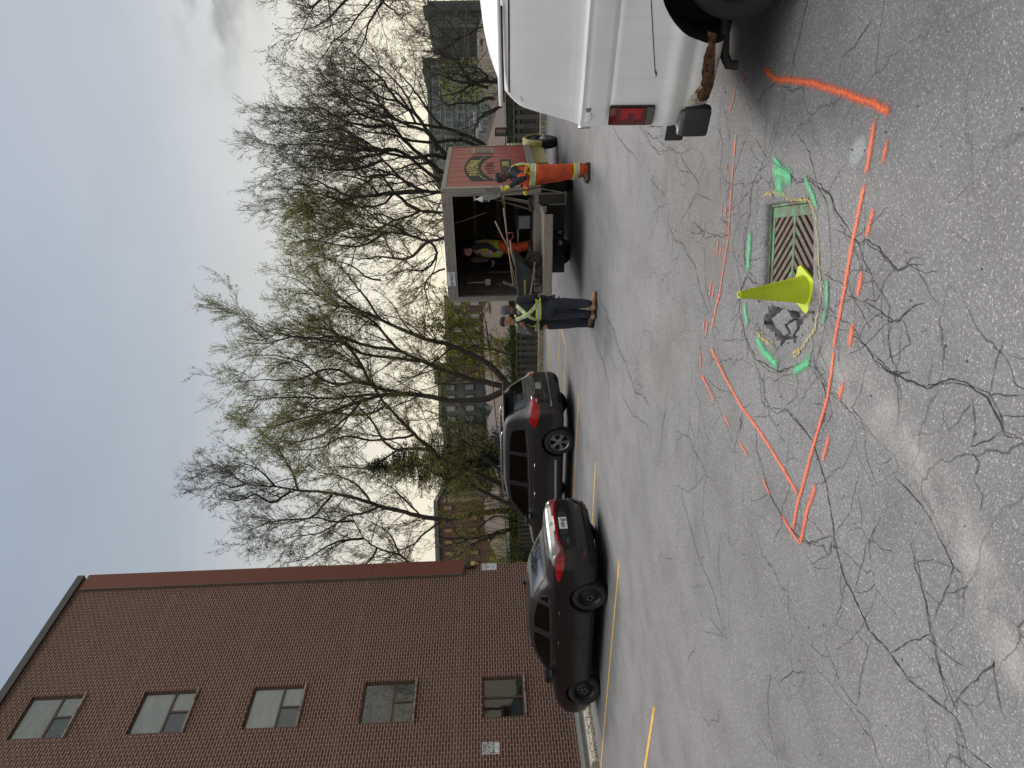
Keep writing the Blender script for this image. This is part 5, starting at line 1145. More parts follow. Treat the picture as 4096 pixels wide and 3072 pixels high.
def wheel(parent, x, y, R, w, style, side, name='wheel', rr=None, steer=0):
    """axle along local y; side +1 = left (outer face to +y)"""
    T0 = TR(0, 0, 0, rx=-side * math.pi / 2)   # lathe z -> outward
    rr = rr or R * .66; e = empty(name, (x, y, R), steer); e.parent = parent; h = w / 2
    mb = MB(); pr = [(rr, -h * .8), (rr + .02, -h), (R - .05, -h * 1.02), (R - .012, -h * .85), (R, -h * .6), (R, 0), (R, h * .6), (R - .012, h * .85), (R - .05, h * 1.02), (rr + .02, h), (rr, h * .82), (rr - .01, h * .5), (rr - .012, -h * .5), (rr, -h * .8)]
    mb.lathe(pr, 48, 0, T0)
    for k in (-.35, 0, .35): mb.lathe([(R + .0004, h * (k - .04)), (R + .003, h * (k - .02)), (R + .003, h * (k + .02)), (R + .0004, h * (k + .04))], 48, 0, T0)
    ty = mb.build('tyre', TYRE, e, smooth=True, auto=40)
    mb = MB()
    if style == 'steel':
        mb.lathe([(rr - .004, h * .86), (rr - .012, h * .9), (rr - .03, h * .62), (rr - .05, h * .45), (rr * .62, h * .62), (rr * .5, h * .78), (rr * .3, h * .72), (rr * .24, h * .8), (.03, h * .8), (.001, h * .8)], 48, 0, T0)
        rim = mb.build('rim', STEEL, e, smooth=True, auto=40); mb = MB()
        for k in range(14): a = 2 * math.pi * k / 14; mb.ball((math.cos(a) * rr * .74, math.sin(a) * rr * .74, h * .50), rr * .075, 6, M=T0, sc=(1, 1, .35))
        mb.build('rim_hole', DARK, rim)
        mb = MB()
        for k in range(5): a = 2 * math.pi * k / 5 + .3; mb.tube([(math.cos(a) * .055, math.sin(a) * .055, h * .7), (math.cos(a) * .055, math.sin(a) * .055, h * 1.0)], .0105, 6, M=T0)
        mb.build('lug_nut', LUG, rim)
    else:
        mb.lathe([(rr - .004, h * .86), (rr - .012, h * .96), (rr - .022, h * .9), (rr - .028, h * .2), (rr - .03, -h * .6)], 48, 0, T0); mb.lathe([(.0, h * .8), (.055, h * .8), (.068, h * .7), (.07, h * .3)], 24, 0, T0)
        for k in range(5):
            a0 = 2 * math.pi * k / 5 + .31
            for d in (-.14, .14):
                pa = [(math.cos(a0 + d * 1.4) * .05, math.sin(a0 + d * 1.4) * .05), (math.cos(a0 + d) * (rr - .018), math.sin(a0 + d) * (rr - .018))]
                u = Vector((pa[1][0] - pa[0][0], pa[1][1] - pa[0][1])).normalized(); nn = Vector((-u.y, u.x)); w0, w1 = .012, .021; p0 = Vector(pa[0]); p1 = Vector(pa[1])
                vs_ = [(p0 + nn * w0), (p1 + nn * w1), (p1 - nn * w1), (p0 - nn * w0)]; top = [h * .8, h * .9, h * .9, h * .8]
                mb.add([(v.x, v.y, t) for v, t in zip(vs_, top)] + [(v.x, v.y, t - .03) for v, t in zip(vs_, top)], [(0, 1, 2, 3), (7, 6, 5, 4), (0, 4, 5, 1), (1, 5, 6, 2), (2, 6, 7, 3), (3, 7, 4, 0)], 0, T0)
        rim = mb.build('rim', ALLOY, e, auto=30)
        mb = MB(); mb.lathe([(0, -h * .1), (rr - .03, -h * .1)], 32, 0, T0); mb.lathe([(0, h * .25), (rr * .6, h * .25), (rr * .6, h * .1)], 32, 0, T0); mb.build('brake_disc', mat('brake_dark', (.03, .03, .032), .5, .5), rim)
    return e
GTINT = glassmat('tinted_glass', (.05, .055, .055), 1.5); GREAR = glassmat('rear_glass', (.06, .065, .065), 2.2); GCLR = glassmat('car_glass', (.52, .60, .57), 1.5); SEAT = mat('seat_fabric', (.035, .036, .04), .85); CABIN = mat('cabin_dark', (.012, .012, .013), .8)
REDL = mat('red_lens', (.32, .004, .008), .12, var=.25, vs=14, coat=.6); REDD = mat('dark_red_lens', (.10, .004, .006), .15, var=.2, coat=.6); CLRL = mat('clear_lens', (.5, .5, .48), .15, coat=.5); PLW = mat('plate_white', (.62, .63, .64), .45, var=.05); PLB = mat('plate_blue', (.02, .04, .13), .5)
def paint(name, c, fl=.25, rough=.28, coat=1.0, metal=.35):
    m, t, b = newmat(name); f = noise_fac(t, 900, 2, .4, .6); o = mixc(t, mth(t, 'MULTIPLY', f, fl), c, tuple(min(1, x * 2.2) for x in c)); d = noise_fac(t, 2.2, 5, .4, .8); o = mixc(t, mth(t, 'MULTIPLY', d, .05), o, (.10, .095, .09))
    Lk(t, o, b.inputs['Base Color']); b.inputs['Metallic'].default_value = metal; b.inputs['Roughness'].default_value = rough; b.inputs['Coat Weight'].default_value = coat; b.inputs['Coat Roughness'].default_value = .05; return m
def make_car(root, st, axles, R, halfw, wins, P_, name='body', holes_extra=()):
    V, F = loft_body(st); me = bpy.data.meshes.new('raw'); me.from_pydata(V, [], F); bm = bmesh.new(); bm.from_mesh(me); bmesh.ops.recalc_face_normals(bm, faces=bm.faces); bm.to_mesh(me); bm.free()
    bvh = BVHTree.FromPolygons([Vector(v) for v in V], F)
    m2 = boolean_wells(me, axles, R, halfw)
    m2.name = name; m2.materials.clear(); o = link(name, m2, [P_, CABIN], root)
    bm = bmesh.new(); bm.from_mesh(m2); dele = []
    for f in bm.faces:
        c = f.calc_center_median(); ins = False
        for ax in axles:
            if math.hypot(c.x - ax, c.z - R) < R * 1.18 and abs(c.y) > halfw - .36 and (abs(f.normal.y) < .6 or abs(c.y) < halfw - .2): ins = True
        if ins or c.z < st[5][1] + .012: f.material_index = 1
        else:
            for axis, sgn, poly in wins:
                if axis == 'y' and c.y * sgn > .3 and abs(f.normal.y) > .25 and pin((c.x, c.z), poly): dele.append(f); break
                if axis == 'x' and c.x * sgn < -.0 + (0 if sgn < 0 else 0) + (99 if sgn < 0 else -99) * 0 and False: pass
                if axis == 'rear' and f.normal.x < -.25 and pin((c.y, c.z), poly) and c.x < 1.5: dele.append(f); break
                if axis == 'front' and f.normal.x > .2 and pin((c.y, c.z), poly) and c.x > 2.4: dele.append(f); break
    bmesh.ops.delete(bm, geom=dele, context='FACES'); bm.to_mesh(m2); bm.free(); autosmooth(o, 32)
    return bvh, o
def cabin(root, x0, x1, z0, zs, hw, sx):
    mb = MB(); mb.box(x0, x1, -hw, hw, z0, z0 + .05); mb.build('cabin_floor', CABIN, root)
    for x, n_ in sx:
        for y in ((-.36, .36) if n_ == 2 else (-.45, 0, .45)):
            mb = MB(); mb.box(x - .05, x + .45, y - .24, y + .24, zs - .35, zs - .15, bev=.05); T = TR(x, y, zs - .2, ry=-.25); mb.box(-.07, .06, -.24, .24, 0, .58, M=T, bev=.05); mb.box(-.05, .04, -.13, .13, .62, .80, M=T, bev=.04)
            for q in (-.06, .06): mb.tube([(0, q, .55), (0, q, .66)], .008, 6, M=T)
            mb.build('seat', SEAT, root)
def steering(root, x, y, z):
    mb = MB(); T = TR(x, y, z, ry=-1.15); n = 28; pts = [(math.cos(2 * math.pi * k / n) * .18, math.sin(2 * math.pi * k / n) * .18, 0) for k in range(n + 1)]
    mb.tube(pts, .015, 8, M=T); mb.box(-.17, .17, -.02, .02, -.01, .01, M=T); mb.box(-.05, .05, -.07, .07, -.02, .02, M=T, bev=.01); mb.tube([(0, 0, 0), (0, 0, -.35)], .03, 8, M=T); mb.build('steering_wheel', BLK, root)
def mirror(root, x, y, z, s, P_):
    mb = MB(); T = TR(x, y, z); mb.box(-.07, .09, min(0, s * .20), max(0, s * .20), -.01, .14, M=T, bev=.035); m_ = mb.build('side_mirror', P_, root, auto=40)
    mb = MB(); mb.box(-.01, .04, -.06 if s > 0 else 0, 0 if s > 0 else .06, -.02, .05, M=T); mb.build('mirror_arm', BLK, m_); mb = MB(); mb.box(-.074, -.069, min(s * .02, s * .18), max(s * .02, s * .18), .01, .125, M=T); mb.build('mirror_glass', mat('mirror_glass', (.5, .55, .55), .05, 1, var=.02), m_)
def handle(bvh, root, x, z, s, m, L=.22):
    h = bvh.ray_cast(Vector((x, s * 6, z)), Vector((0, -s, 0)))[0]
    mb = MB(); y = h.y; mb.tube([(x - L / 2, y - s * .005, z), (x - L / 2 + .03, y + s * .028, z), (x, y + s * .036, z + .004), (x + L / 2 - .03, y + s * .028, z + .002), (x + L / 2, y - s * .005, z)], [.010, .013, .014, .013, .010], 8, flat=.8); return mb.build('door_handle', m, root, smooth=True)
# ------------------------------------------------------------------ grey SUV
GREY = paint('gunmetal_paint', (.022, .022, .024), .2, .3, .6, .2)
O_ = Vector((-.10, 17.20, 0))
suv = empty('parked_suv', O_, ANG_C, 'dark grey SUV with chrome trim and alloy wheels parked behind the black sedan', 'car', 'cars parked nose-in')
ST = [(0, .44, .76, 1.0, .76, 1.03, .66, 1.05), (.10, .30, .93, 1.08, .87, 1.13, .72, 1.16), (.22, .27, .955, 1.11, .90, 1.34, .71, 1.38), (.36, .25, .965, 1.12, .91, 1.57, .69, 1.61), (.48, .25, .97, 1.12, .91, 1.68, .68, 1.715), (.75, .25, .97, 1.11, .915, 1.715, .675, 1.755), (1.5, .25, .97, 1.09, .92, 1.735, .67, 1.785), (2.4, .25, .97, 1.07, .92, 1.725, .66, 1.78), (2.95, .25, .97, 1.06, .915, 1.67, .65, 1.725), (3.3, .25, .97, 1.055, .91, 1.50, .68, 1.545), (3.65, .25, .965, 1.05, .90, 1.25, .76, 1.285), (3.9, .25, .96, 1.04, .88, 1.09, .80, 1.14), (4.45, .25, .94, 1.0, .84, 1.04, .74, 1.09), (4.82, .27, .88, .92, .76, .96, .64, .99), (5.0, .36, .68, .72, .62, .82, .5, .85)]
W1 = roundpoly([(.66, 1.20), (1.42, 1.155), (1.42, 1.62), (.98, 1.60), (.74, 1.52)], .07); W2 = roundpoly([(1.47, 1.155), (2.36, 1.135), (2.36, 1.645), (1.47, 1.62)], .04); W3 = roundpoly([(2.44, 1.135), (3.66, 1.13), (3.40, 1.34), (2.98, 1.60), (2.44, 1.645)], .04)
RG = roundpoly([(-.66, 1.20), (.66, 1.20), (.60, 1.56), (-.60, 1.56)], .06); FG = roundpoly([(-.74, 1.16), (.74, 1.16), (.62, 1.62), (-.62, 1.62)], .06)
wins = [('y', s_, w) for s_ in (1, -1) for w in (W1, W2, W3)] + [('rear', -1, RG), ('front', 1, FG)]
AX = (1.04, 3.94); RW = .375
bvh, bd = make_car(suv, ST, AX, RW, .97, wins, GREY)
for s_ in (1, -1):
    for i, w in enumerate((W1, W2, W3)):
        a, b = ringpoly(w, .035); patch(bvh, a, 'y', s_, .006, 'window_trim', BLK, suv, hole=b); patch(bvh, w, 'y', s_, .003, 'side_window', GTINT if i < 2 else GCLR, suv, thick=.004)
    patch(bvh, [(1.395, 1.16), (1.50, 1.16), (1.50, 1.62), (1.395, 1.62)], 'y', s_, .0045, 'pillar_trim', BLK, suv); patch(bvh, [(2.33, 1.14), (2.47, 1.14), (2.47, 1.645), (2.33, 1.645)], 'y', s_, .0045, 'pillar_trim', BLK, suv)
    mb = [(.70, 1.165), (1.42, 1.125), (2.4, 1.10), (3.72, 1.095), (3.72, 1.112), (2.4, 1.118), (1.42, 1.142), (.70, 1.182)]; patch(bvh, mb, 'y', s_, .009, 'chrome_strip', CHR, suv)
    for d_ in ([(1.50, .42), (2.38, .40), (2.38, 1.08), (1.50, 1.10), (1.50, .92), (1.47, .70)], [(2.42, .40), (3.42, .40), (3.50, .7), (3.55, 1.08), (2.42, 1.08)]):
        dr_ = patch(bvh, roundpoly(d_, .05), 'y', s_, .0035, 'door', GREY, suv, st=.05); c = ringpoly(roundpoly(d_, .05), .006); patch(bvh, c[0], 'y', s_, .0012, 'door_gap', DARK, dr_, st=.05)
        hx = d_[0][0] + .16; handle(bvh, dr_, hx + .1, .985, s_, CHR)
    patch(bvh, [(1.56, .44), (3.36, .42), (3.36, .47), (1.56, .49)], 'y', s_, .012, 'chrome_sill_strip', CHR, suv); patch(bvh, [(1.5, .255), (3.4, .255), (3.4, .36), (1.5, .36)], 'y', s_, .010, 'sill_cladding', BLK, suv)
    patch(bvh, roundpoly([(.62, .86), (.62, .98), (.78, .98), (.78, .86)], .02), 'y', s_, .002, 'fuel_flap', GREY, suv) if s_ > 0 else None
    patch(bvh, roundpoly([(.035, .85), (.30, .87), (.56, .96), (.58, 1.01), (.44, 1.10), (.09, 1.10)], .03), 'y', s_, .016, 'tail_light', REDL, suv, thick=.03)
    patch(bvh, roundpoly([(s_ * .56, .90), (s_ * .90, .88), (s_ * .90, 1.07), (s_ * .60, 1.05)], .03), 'x', -1, .014, 'tail_light', REDL, suv, thick=.03)
    patch(bvh, roundpoly([(s_ * .62, .91), (s_ * .74, .91), (s_ * .74, .95), (s_ * .63, .95)], .01), 'x', -1, .018, 'reversing_light', CLRL, suv); patch(bvh, roundpoly([(.10, .50), (.24, .52), (.24, .56), (.10, .545)], .01), 'y', s_, .012, 'side_reflector', REDD, suv)
    mirror(suv, 3.42, s_ * .90, 1.10, s_, GREY); mb = MB(); mb.tube([(.9, s_ * .60, 1.765), (1.0, s_ * .60, 1.80), (2.0, s_ * .60, 1.82), (2.9, s_ * .60, 1.775), (3.0, s_ * .60, 1.74)], .016, 8); mb.build('roof_rail', CHR, suv, smooth=True)
a, b = ringpoly(RG, .03); patch(bvh, a, 'x', -1, .006, 'rear_window_trim', BLK, suv, hole=b); patch(bvh, RG, 'x', -1, .003, 'rear_window', GREAR, suv, thick=.004)
a, b = ringpoly(FG, .03); patch(bvh, a, 'x', 1, .006, 'windscreen_trim', BLK, suv, hole=b); patch(bvh, FG, 'x', 1, .003, 'windscreen', GCLR, suv, thick=.004)
tg = patch(bvh, roundpoly([(-.70, .62), (.70, .62), (.74, .80), (.52, 1.15), (-.52, 1.15), (-.74, .80)], .06), 'x', -1, .0035, 'tailgate', GREY, suv, st=.05); c = ringpoly(roundpoly([(-.70, .62), (.70, .62), (.74, .80), (.52, 1.15), (-.52, 1.15), (-.74, .80)], .06), .006); patch(bvh, c[0], 'x', -1, .0012, 'tailgate_gap', DARK, tg, st=.05)
patch(bvh, roundpoly([(-.31, .75), (.31, .75), (.33, .94), (-.33, .94)], .02), 'x', -1, .010, 'plate_recess', mat('plate_recess', (.03, .03, .033), .5), tg); patch(bvh, roundpoly([(-.34, .935), (.34, .935), (.34, .965), (-.34, .965)], .01), 'x', -1, .022, 'chrome_garnish', CHR, tg, thick=.02)
a, b = ringpoly([(-.33, .74), (.33, .74), (.35, .95), (-.35, .95)], .012); patch(bvh, a, 'x', -1, .013, 'plate_surround', CHR, tg, hole=b); patch(bvh, [(-.15, .77), (.15, .77), (.15, .915), (-.15, .915)], 'x', -1, .016, 'licence_plate', mat('worn_plate', (.30, .30, .27), .5, var=.2, vs=30), tg)
mb = MB(); mb.lathe([(.034, -.004), (.045, -.004), (.045, .004), (.034, .004), (.034, -.004)], 24, M=TR(-.042, 0, 1.035, ry=-math.pi / 2)); mb.box(-.046, -.038, -.06, .06, 1.028, 1.042); mb.build('badge', CHR, tg)
patch(bvh, roundpoly([(-.84, .56), (.84, .56), (.84, .60), (-.84, .60)], .015), 'x', -1, .030, 'chrome_bumper_strip', CHR, suv, thick=.03)
patch(bvh, roundpoly([(-.86, .30), (.86, .30), (.88, .54), (-.88, .54)], .04), 'x', -1, .022, 'bumper', mat('bumper_dark', (.028, .027, .029), .5), suv, thick=.05, st=.05)
patch(bvh, roundpoly([(-.66, .31), (-.32, .31), (-.32, .40), (-.66, .42)], .03), 'x', -1, .034, 'bumper_vent', DARK, suv); patch(bvh, roundpoly([(.66, .31), (.32, .31), (.32, .40), (.66, .42)], .03), 'x', -1, .034, 'bumper_vent', DARK, suv)
mb = MB(); mb.box(.14, .60, -.60, .60, 1.69, 1.73, bev=.016); mb.build('spoiler', GREY, suv, auto=40); mb = MB(); mb.box(1.0, 2.4, -.30, .30, 1.772, 1.795, bev=.01); mb.build('sunroof', mat('roof_glass', (.008, .008, .009), .08), suv)
mb = MB(); mb.tube([(.16, .0, 1.18), (.22, -.18, 1.26), (.30, -.36, 1.36)], .012, 6); mb.build('rear_wiper', BLK, suv); mb = MB(); mb.tube([(.72, .2, 1.76), (.60, .2, 1.90)], .005, 5); mb.build('antenna', BLK, suv)
text_mesh('PATHFINDER', .055, 'model_lettering', CHR, tg, TR(-.052, .42, .70, rx=math.pi / 2, rz=-math.pi / 2), .002, 0, 1.0)
cabin(suv, .5, 3.6, .55, 1.05, .85, ((.95, 2), (1.75, 2), (2.65, 2))); steering(suv, 3.18, .38, 1.04); mb = MB(); mb.box(3.3, 3.75, -.8, .8, .8, 1.08, bev=.04); mb.build('dashboard', BLK, suv)
for i, ax in enumerate(AX):
    for s_ in (1, -1): wheel(suv, ax, s_ * .845, RW, .235, 'alloy', s_)
mb = MB(); mb.box(.25, 4.8, -.75, .75, .26, .34); mb.tube([(.9, -.9, .38), (.9, .9, .38)], .05, 8); mb.tube([(3.9, -.9, .38), (3.9, .9, .38)], .05, 8); mb.build('underbody', DARK, suv)
# ------------------------------------------------------------------ black sedan
BLKP = paint('charcoal_paint', (.005, .005, .0055), .15, .32, .5, .1)
O_ = Vector((-2.62, 12.64, 0))
sed = empty('parked_sedan', O_, ANG_C, 'near black sedan with black steel wheels parked nose to the wall, nearest the camera', 'car', 'cars parked nose-in')
ST = [(0, .46, .72, .86, .70, .90, .60, .92), (.07, .30, .83, .98, .78, 1.02, .66, 1.04), (.18, .22, .875, 1.0, .83, 1.055, .69, 1.075), (.45, .20, .892, .99, .85, 1.065, .70, 1.09), (.66, .19, .90, .98, .86, 1.07, .70, 1.10), (.95, .19, .90, .975, .865, 1.21, .64, 1.245), (1.3, .19, .90, .97, .865, 1.345, .585, 1.38), (1.7, .19, .90, .965, .865, 1.40, .565, 1.44), (2.3, .19, .90, .955, .865, 1.395, .565, 1.44), (2.65, .19, .90, .95, .86, 1.35, .575, 1.39), (3.0, .19, .90, .945, .855, 1.21, .62, 1.245), (3.35, .19, .90, .935, .85, 1.02, .70, 1.055), (3.55, .19, .895, .925, .84, .955, .74, 1.0), (4.1, .19, .88, .86, .79, .895, .69, .935), (4.45, .20, .82, .76, .70, .80, .60, .83), (4.62, .30, .64, .60, .56, .66, .46, .68)]
W1 = roundpoly([(.98, 1.06), (1.20, 1.045), (1.20, 1.25), (1.12, 1.21)], .03); W2 = roundpoly([(1.24, 1.04), (1.98, 1.015), (1.98, 1.335), (1.62, 1.33), (1.24, 1.265)], .04); W3 = roundpoly([(2.08, 1.015), (3.28, .995), (3.0, 1.14), (2.66, 1.29), (2.38, 1.335), (2.08, 1.335)], .04)
RG = roundpoly([(-.58, 1.12), (.58, 1.12), (.50, 1.34), (-.50, 1.34)], .05); FG = roundpoly([(-.66, 1.04), (.66, 1.04), (.54, 1.34), (-.54, 1.34)], .05)
wins = [('y', s_, w) for s_ in (1, -1) for w in (W1, W2, W3)] + [('rear', -1, RG), ('front', 1, FG)]
AX = (.98, 3.68); RW = .325
bvh, bd = make_car(sed, ST, AX, RW, .90, wins, BLKP)
for s_ in (1, -1):
    for i, w in enumerate((W1, W2, W3)):
        a, b = ringpoly(w, .03); patch(bvh, a, 'y', s_, .006, 'window_trim', BLK, sed, hole=b); patch(bvh, w, 'y', s_, .003, 'side_window', GCLR, sed, thick=.004)
    patch(bvh, [(1.95, 1.02), (2.11, 1.02), (2.11, 1.335), (1.95, 1.335)], 'y', s_, .0045, 'pillar_trim', BLK, sed); patch(bvh, [(1.17, 1.05), (1.27, 1.05), (1.27, 1.26), (1.17, 1.25)], 'y', s_, .0045, 'pillar_trim', BLK, sed)
    for d_ in ([(1.36, .30), (2.02, .28), (2.02, .965), (1.10, .985), (1.16, .80), (1.34, .60)], [(2.05, .28), (3.12, .28), (3.22, .6), (3.22, .955), (2.05, .965)]):
        dr_ = patch(bvh, roundpoly(d_, .05), 'y', s_, .0035, 'door', BLKP, sed, st=.05); c = ringpoly(roundpoly(d_, .05), .006); patch(bvh, c[0], 'y', s_, .0012, 'door_gap', DARK, dr_, st=.05); handle(bvh, dr_, d_[0][0] + (.02 if d_[0][0] < 2 else .14), .875, s_, BLKP, .20)
    patch(bvh, roundpoly([(.03, .80), (.14, .80), (.50, .875), (.56, .905), (.40, .955), (.10, .965)], .025), 'y', s_, .014, 'tail_light', REDL, sed, thick=.03)
    patch(bvh, roundpoly([(s_ * .40, .83), (s_ * .82, .79), (s_ * .82, .955), (s_ * .42, .93)], .02), 'x', -1, .014, 'tail_light', REDD, sed, thick=.03)
    patch(bvh, roundpoly([(s_ * .58, .36), (s_ * .82, .40), (s_ * .84, .60), (s_ * .74, .56)], .03), 'x', -1, .016, 'bumper_vent', BLK, sed); patch(bvh, roundpoly([(s_ * .64, .40), (s_ * .78, .43), (s_ * .78, .48), (s_ * .66, .46)], .01), 'x', -1, .022, 'reflector', REDD, sed)
    patch(bvh, [(.98 + RW * 1.3, .19), (3.25, .19), (3.25, .27), (.98 + RW * 1.3, .27)], 'y', s_, .008, 'sill', BLK, sed)
    mirror(sed, 3.02, s_ * .845, .99, s_, BLKP)
patch(bvh, roundpoly([(-.42, .865), (.42, .865), (.42, .905), (-.42, .905)], .01), 'x', -1, .018, 'light_bar', REDL, sed, thick=.02)
a, b = ringpoly(RG, .03); patch(bvh, a, 'x', -1, .006, 'rear_window_trim', BLK, sed, hole=b); patch(bvh, RG, 'x', -1, .003, 'rear_window', GREAR, sed, thick=.004)
a, b = ringpoly(FG, .03); patch(bvh, a, 'x', 1, .006, 'windscreen_trim', BLK, sed, hole=b); patch(bvh, FG, 'x', 1, .003, 'windscreen', GCLR, sed, thick=.004)
tl = patch(bvh, roundpoly([(-.64, .62), (.64, .62), (.68, .86), (.66, 1.0), (-.66, 1.0), (-.68, .86)], .06), 'x', -1, .0035, 'boot_lid', BLKP, sed, st=.05); c = ringpoly(roundpoly([(-.64, .62), (.64, .62), (.68, .86), (.66, 1.0), (-.66, 1.0), (-.68, .86)], .06), .006); patch(bvh, c[0], 'x', -1, .0012, 'boot_gap', DARK, tl, st=.05)
patch(bvh, roundpoly([(-.28, .665), (.28, .665), (.33, .82), (-.33, .82)], .03), 'x', -1, .009, 'plate_recess', mat('plate_recess_dark', (.025, .025, .028), .4), tl); pt = patch(bvh, [(-.155, .675), (.155, .675), (.155, .825), (-.155, .825)], 'x', -1, .014, 'licence_plate', PLW, tl)
text_mesh('AXJV 667', .085, 'plate_lettering', PLB, tl, TR(-.052, 0, .752, rx=math.pi / 2, rz=-math.pi / 2), .001, .001, .72)
mb = MB(); mb.box(-.054, -.050, -.10, -.05, .69, .715); mb.build('plate_sticker', REDL, tl)
mb = MB(); mb.lathe([(.036, -.003), (.046, -.003), (.046, .003), (.036, .003), (.036, -.003)], 24, M=TR(-.028, 0, .965, ry=-math.pi / 2 + .3)); mb.build('badge', CHR, tl)
text_mesh('KIA', .04, 'badge_lettering', CHR, tl, TR(-.030, 0, .965, rx=math.pi / 2 - .0, rz=-math.pi / 2), .001, .001, .8); text_mesh('FORTE', .05, 'model_lettering', CHR, tl, TR(-.046, .48, .70, rx=math.pi / 2, rz=-math.pi / 2), .0015, 0, 1)
patch(bvh, roundpoly([(-.80, .22), (.80, .22), (.82, .34), (-.82, .34)], .03), 'x', -1, .02, 'bumper_lower', BLK, sed, thick=.04, st=.05)
mb = MB(); mb.prism([(0, 0), (.13, 0), (.04, .075), (.01, .07)], -.006, .006, M=TR(1.42, 0, 1.432, rx=math.pi / 2)); mb.build('fin_antenna', BLK, sed)
mb = MB(); n = 24; mb.lathe([(.083, .0), (.083, .0022), (.079, .0022), (.079, 0)], n, M=TR(.78, .8985, .83, rx=-math.pi / 2)); mb.build('fuel_flap', DARK, sed)
cabin(sed, .7, 3.3, .42, .66, .80, ((1.25, 3), (2.15, 2))); steering(sed, 2.78, .36, .93); mb = MB(); mb.box(2.85, 3.3, -.75, .75, .7, .94, bev=.04); mb.build('dashboard', BLK, sed)
for i, ax in enumerate(AX):
    for s_ in (1, -1): wheel(sed, ax, s_ * .785, RW, .20, 'steel', s_, steer=(.35 if i else 0))
mb = MB(); mb.box(.25, 4.4, -.7, .7, .19, .26); mb.tube([(.98, -.8, .32), (.98, .8, .32)], .045, 8); mb.build('underbody', DARK, sed)
# ------------------------------------------------------------------ white van, right foreground
def vpaint():
    m, t, b = newmat('van_white_paint'); tc_ = N(t, 'ShaderNodeTexCoord'); sp = N(t, 'ShaderNodeSeparateXYZ'); Lk(t, tc_.outputs['Object'], sp.inputs[0])
    c = mixc(t, noise_fac(t, 3, 5, .3, .75), (.70, .70, .715), (.77, .77, .78)); d = mth(t, 'MULTIPLY', smooth(t, sp.outputs[2], .35, .75), noise_fac(t, 5, 5, .35, .8)); c = mixc(t, mth(t, 'MULTIPLY', d, .5), c, (.34, .31, .28))
    # rain streaks, dirt caught on the roof
    d = mth(t, 'MULTIPLY', noise_fac(t, 4, 5, .5, .72, sc3=(7, 7, .5)), smooth(t, sp.outputs[2], 1.0, 1.3, .5, .25)); c = mixc(t, mth(t, 'MULTIPLY', d, .5), c, (.48, .47, .45))
    d = mth(t, 'MULTIPLY', smooth(t, sp.outputs[2], 1.83, 1.86, 0, 1), noise_fac(t, 22, 6, .45, .58, sc3=(1, 2.5, 1))); c = mixc(t, mth(t, 'MULTIPLY', d, .6), c, (.25, .24, .21))
    # rust low down
    r = mth(t, 'MULTIPLY', smooth(t, sp.outputs[2], .37, .50), noise_fac(t, 9, 6, .52, .62)); c = mixc(t, r, c, mixc(t, noise_fac(t, 40, 4, .4, .6), (.16, .06, .025), (.04, .02, .012)))
    Lk(t, c, b.inputs['Base Color']); b.inputs['Roughness'].default_value = .38; b.inputs['Coat Weight'].default_value = .5; b.inputs['Coat Roughness'].default_value = .12; bump(t, b, noise_fac(t, 1.4, 2, .2, .8), .12, .03); return m
VP = vpaint(); VH = Vector((.668, -.744, 0)).normalized(); VL = Vector((-VH.y, VH.x, 0)); ANG_V = math.atan2(VH.y, VH.x)
VO = Vector((1.72, 4.52, 0)) + VL * .985 - VH * .065
van = empty('parked_van', VO, ANG_V, 'old white van with a rusty lower corner filling the right foreground', 'van')
ST = [(0, .46, .955, 1.29, .93, 1.70, .84, 1.79), (.06, .41, .985, 1.29, .965, 1.76, .875, 1.87), (.25, .385, 1.0, 1.29, .985, 1.785, .885, 1.91), (.8, .38, 1.005, 1.29, .99, 1.80, .89, 1.95), (2.5, .38, 1.01, 1.29, .995, 1.81, .89, 1.98), (3.9, .38, 1.01, 1.29, .99, 1.80, .88, 1.95), (4.35, .38, 1.0, 1.27, .98, 1.55, .88, 1.66), (4.8, .38, .99, 1.2, .95, 1.24, .86, 1.30), (5.3, .38, .96, 1.08, .90, 1.14, .80, 1.18), (5.5, .42, .88, .95, .8, 1.0, .7, 1.02)]
def van_shape(V):
    o_ = []
    for x, y, z in V:
        if z > 1.25: x = x + (z - 1.25) * .27 * max(0, 1 - x / 1.2)
        # pressed body lines
        if abs(y) > .9:
            s_ = 1 if y > 0 else -1; d = 0
            d += .010 * math.exp(-((z - 1.275) / .012) ** 2); d -= .008 * math.exp(-((z - 1.095) / .012) ** 2) * min(1, max(0, x / .1)); d += .016 * math.exp(-((z - .70) / .05) ** 2) - .010 * math.exp(-((z - .60) / .03) ** 2)
            y += s_ * d
        o_.append((x, y, z))
    return o_
def van_body():
    global loft_body
    V, F = loft_body(ST, dx=.035, sm=3, endr=.02)
    # denser rings for the pressed lines
    me = bpy.data.meshes.new('raw'); me.from_pydata(V, [], F); bm = bmesh.new(); bm.from_mesh(me)
    ed = [e for e in bm.edges if abs(e.verts[0].co.z - e.verts[1].co.z) > .02 and abs(e.verts[0].co.x - e.verts[1].co.x) < .012 and abs(e.verts[0].co.y) > .85 and e.verts[0].co.x > -.015 and e.verts[0].co.z < 1.5]
    bmesh.ops.subdivide_edges(bm, edges=ed, cuts=3, use_grid_fill=True); bmesh.ops.recalc_face_normals(bm, faces=bm.faces)
    for v in bm.verts: v.co = Vector(van_shape([tuple(v.co)])[0])
    bm.to_mesh(me); bm.free(); return me
me = van_body(); bvh = BVHTree.FromPolygons([v.co.copy() for v in me.vertices], [list(p.vertices) for p in me.polygons])
AXV = (1.0, 4.5); RV = .37
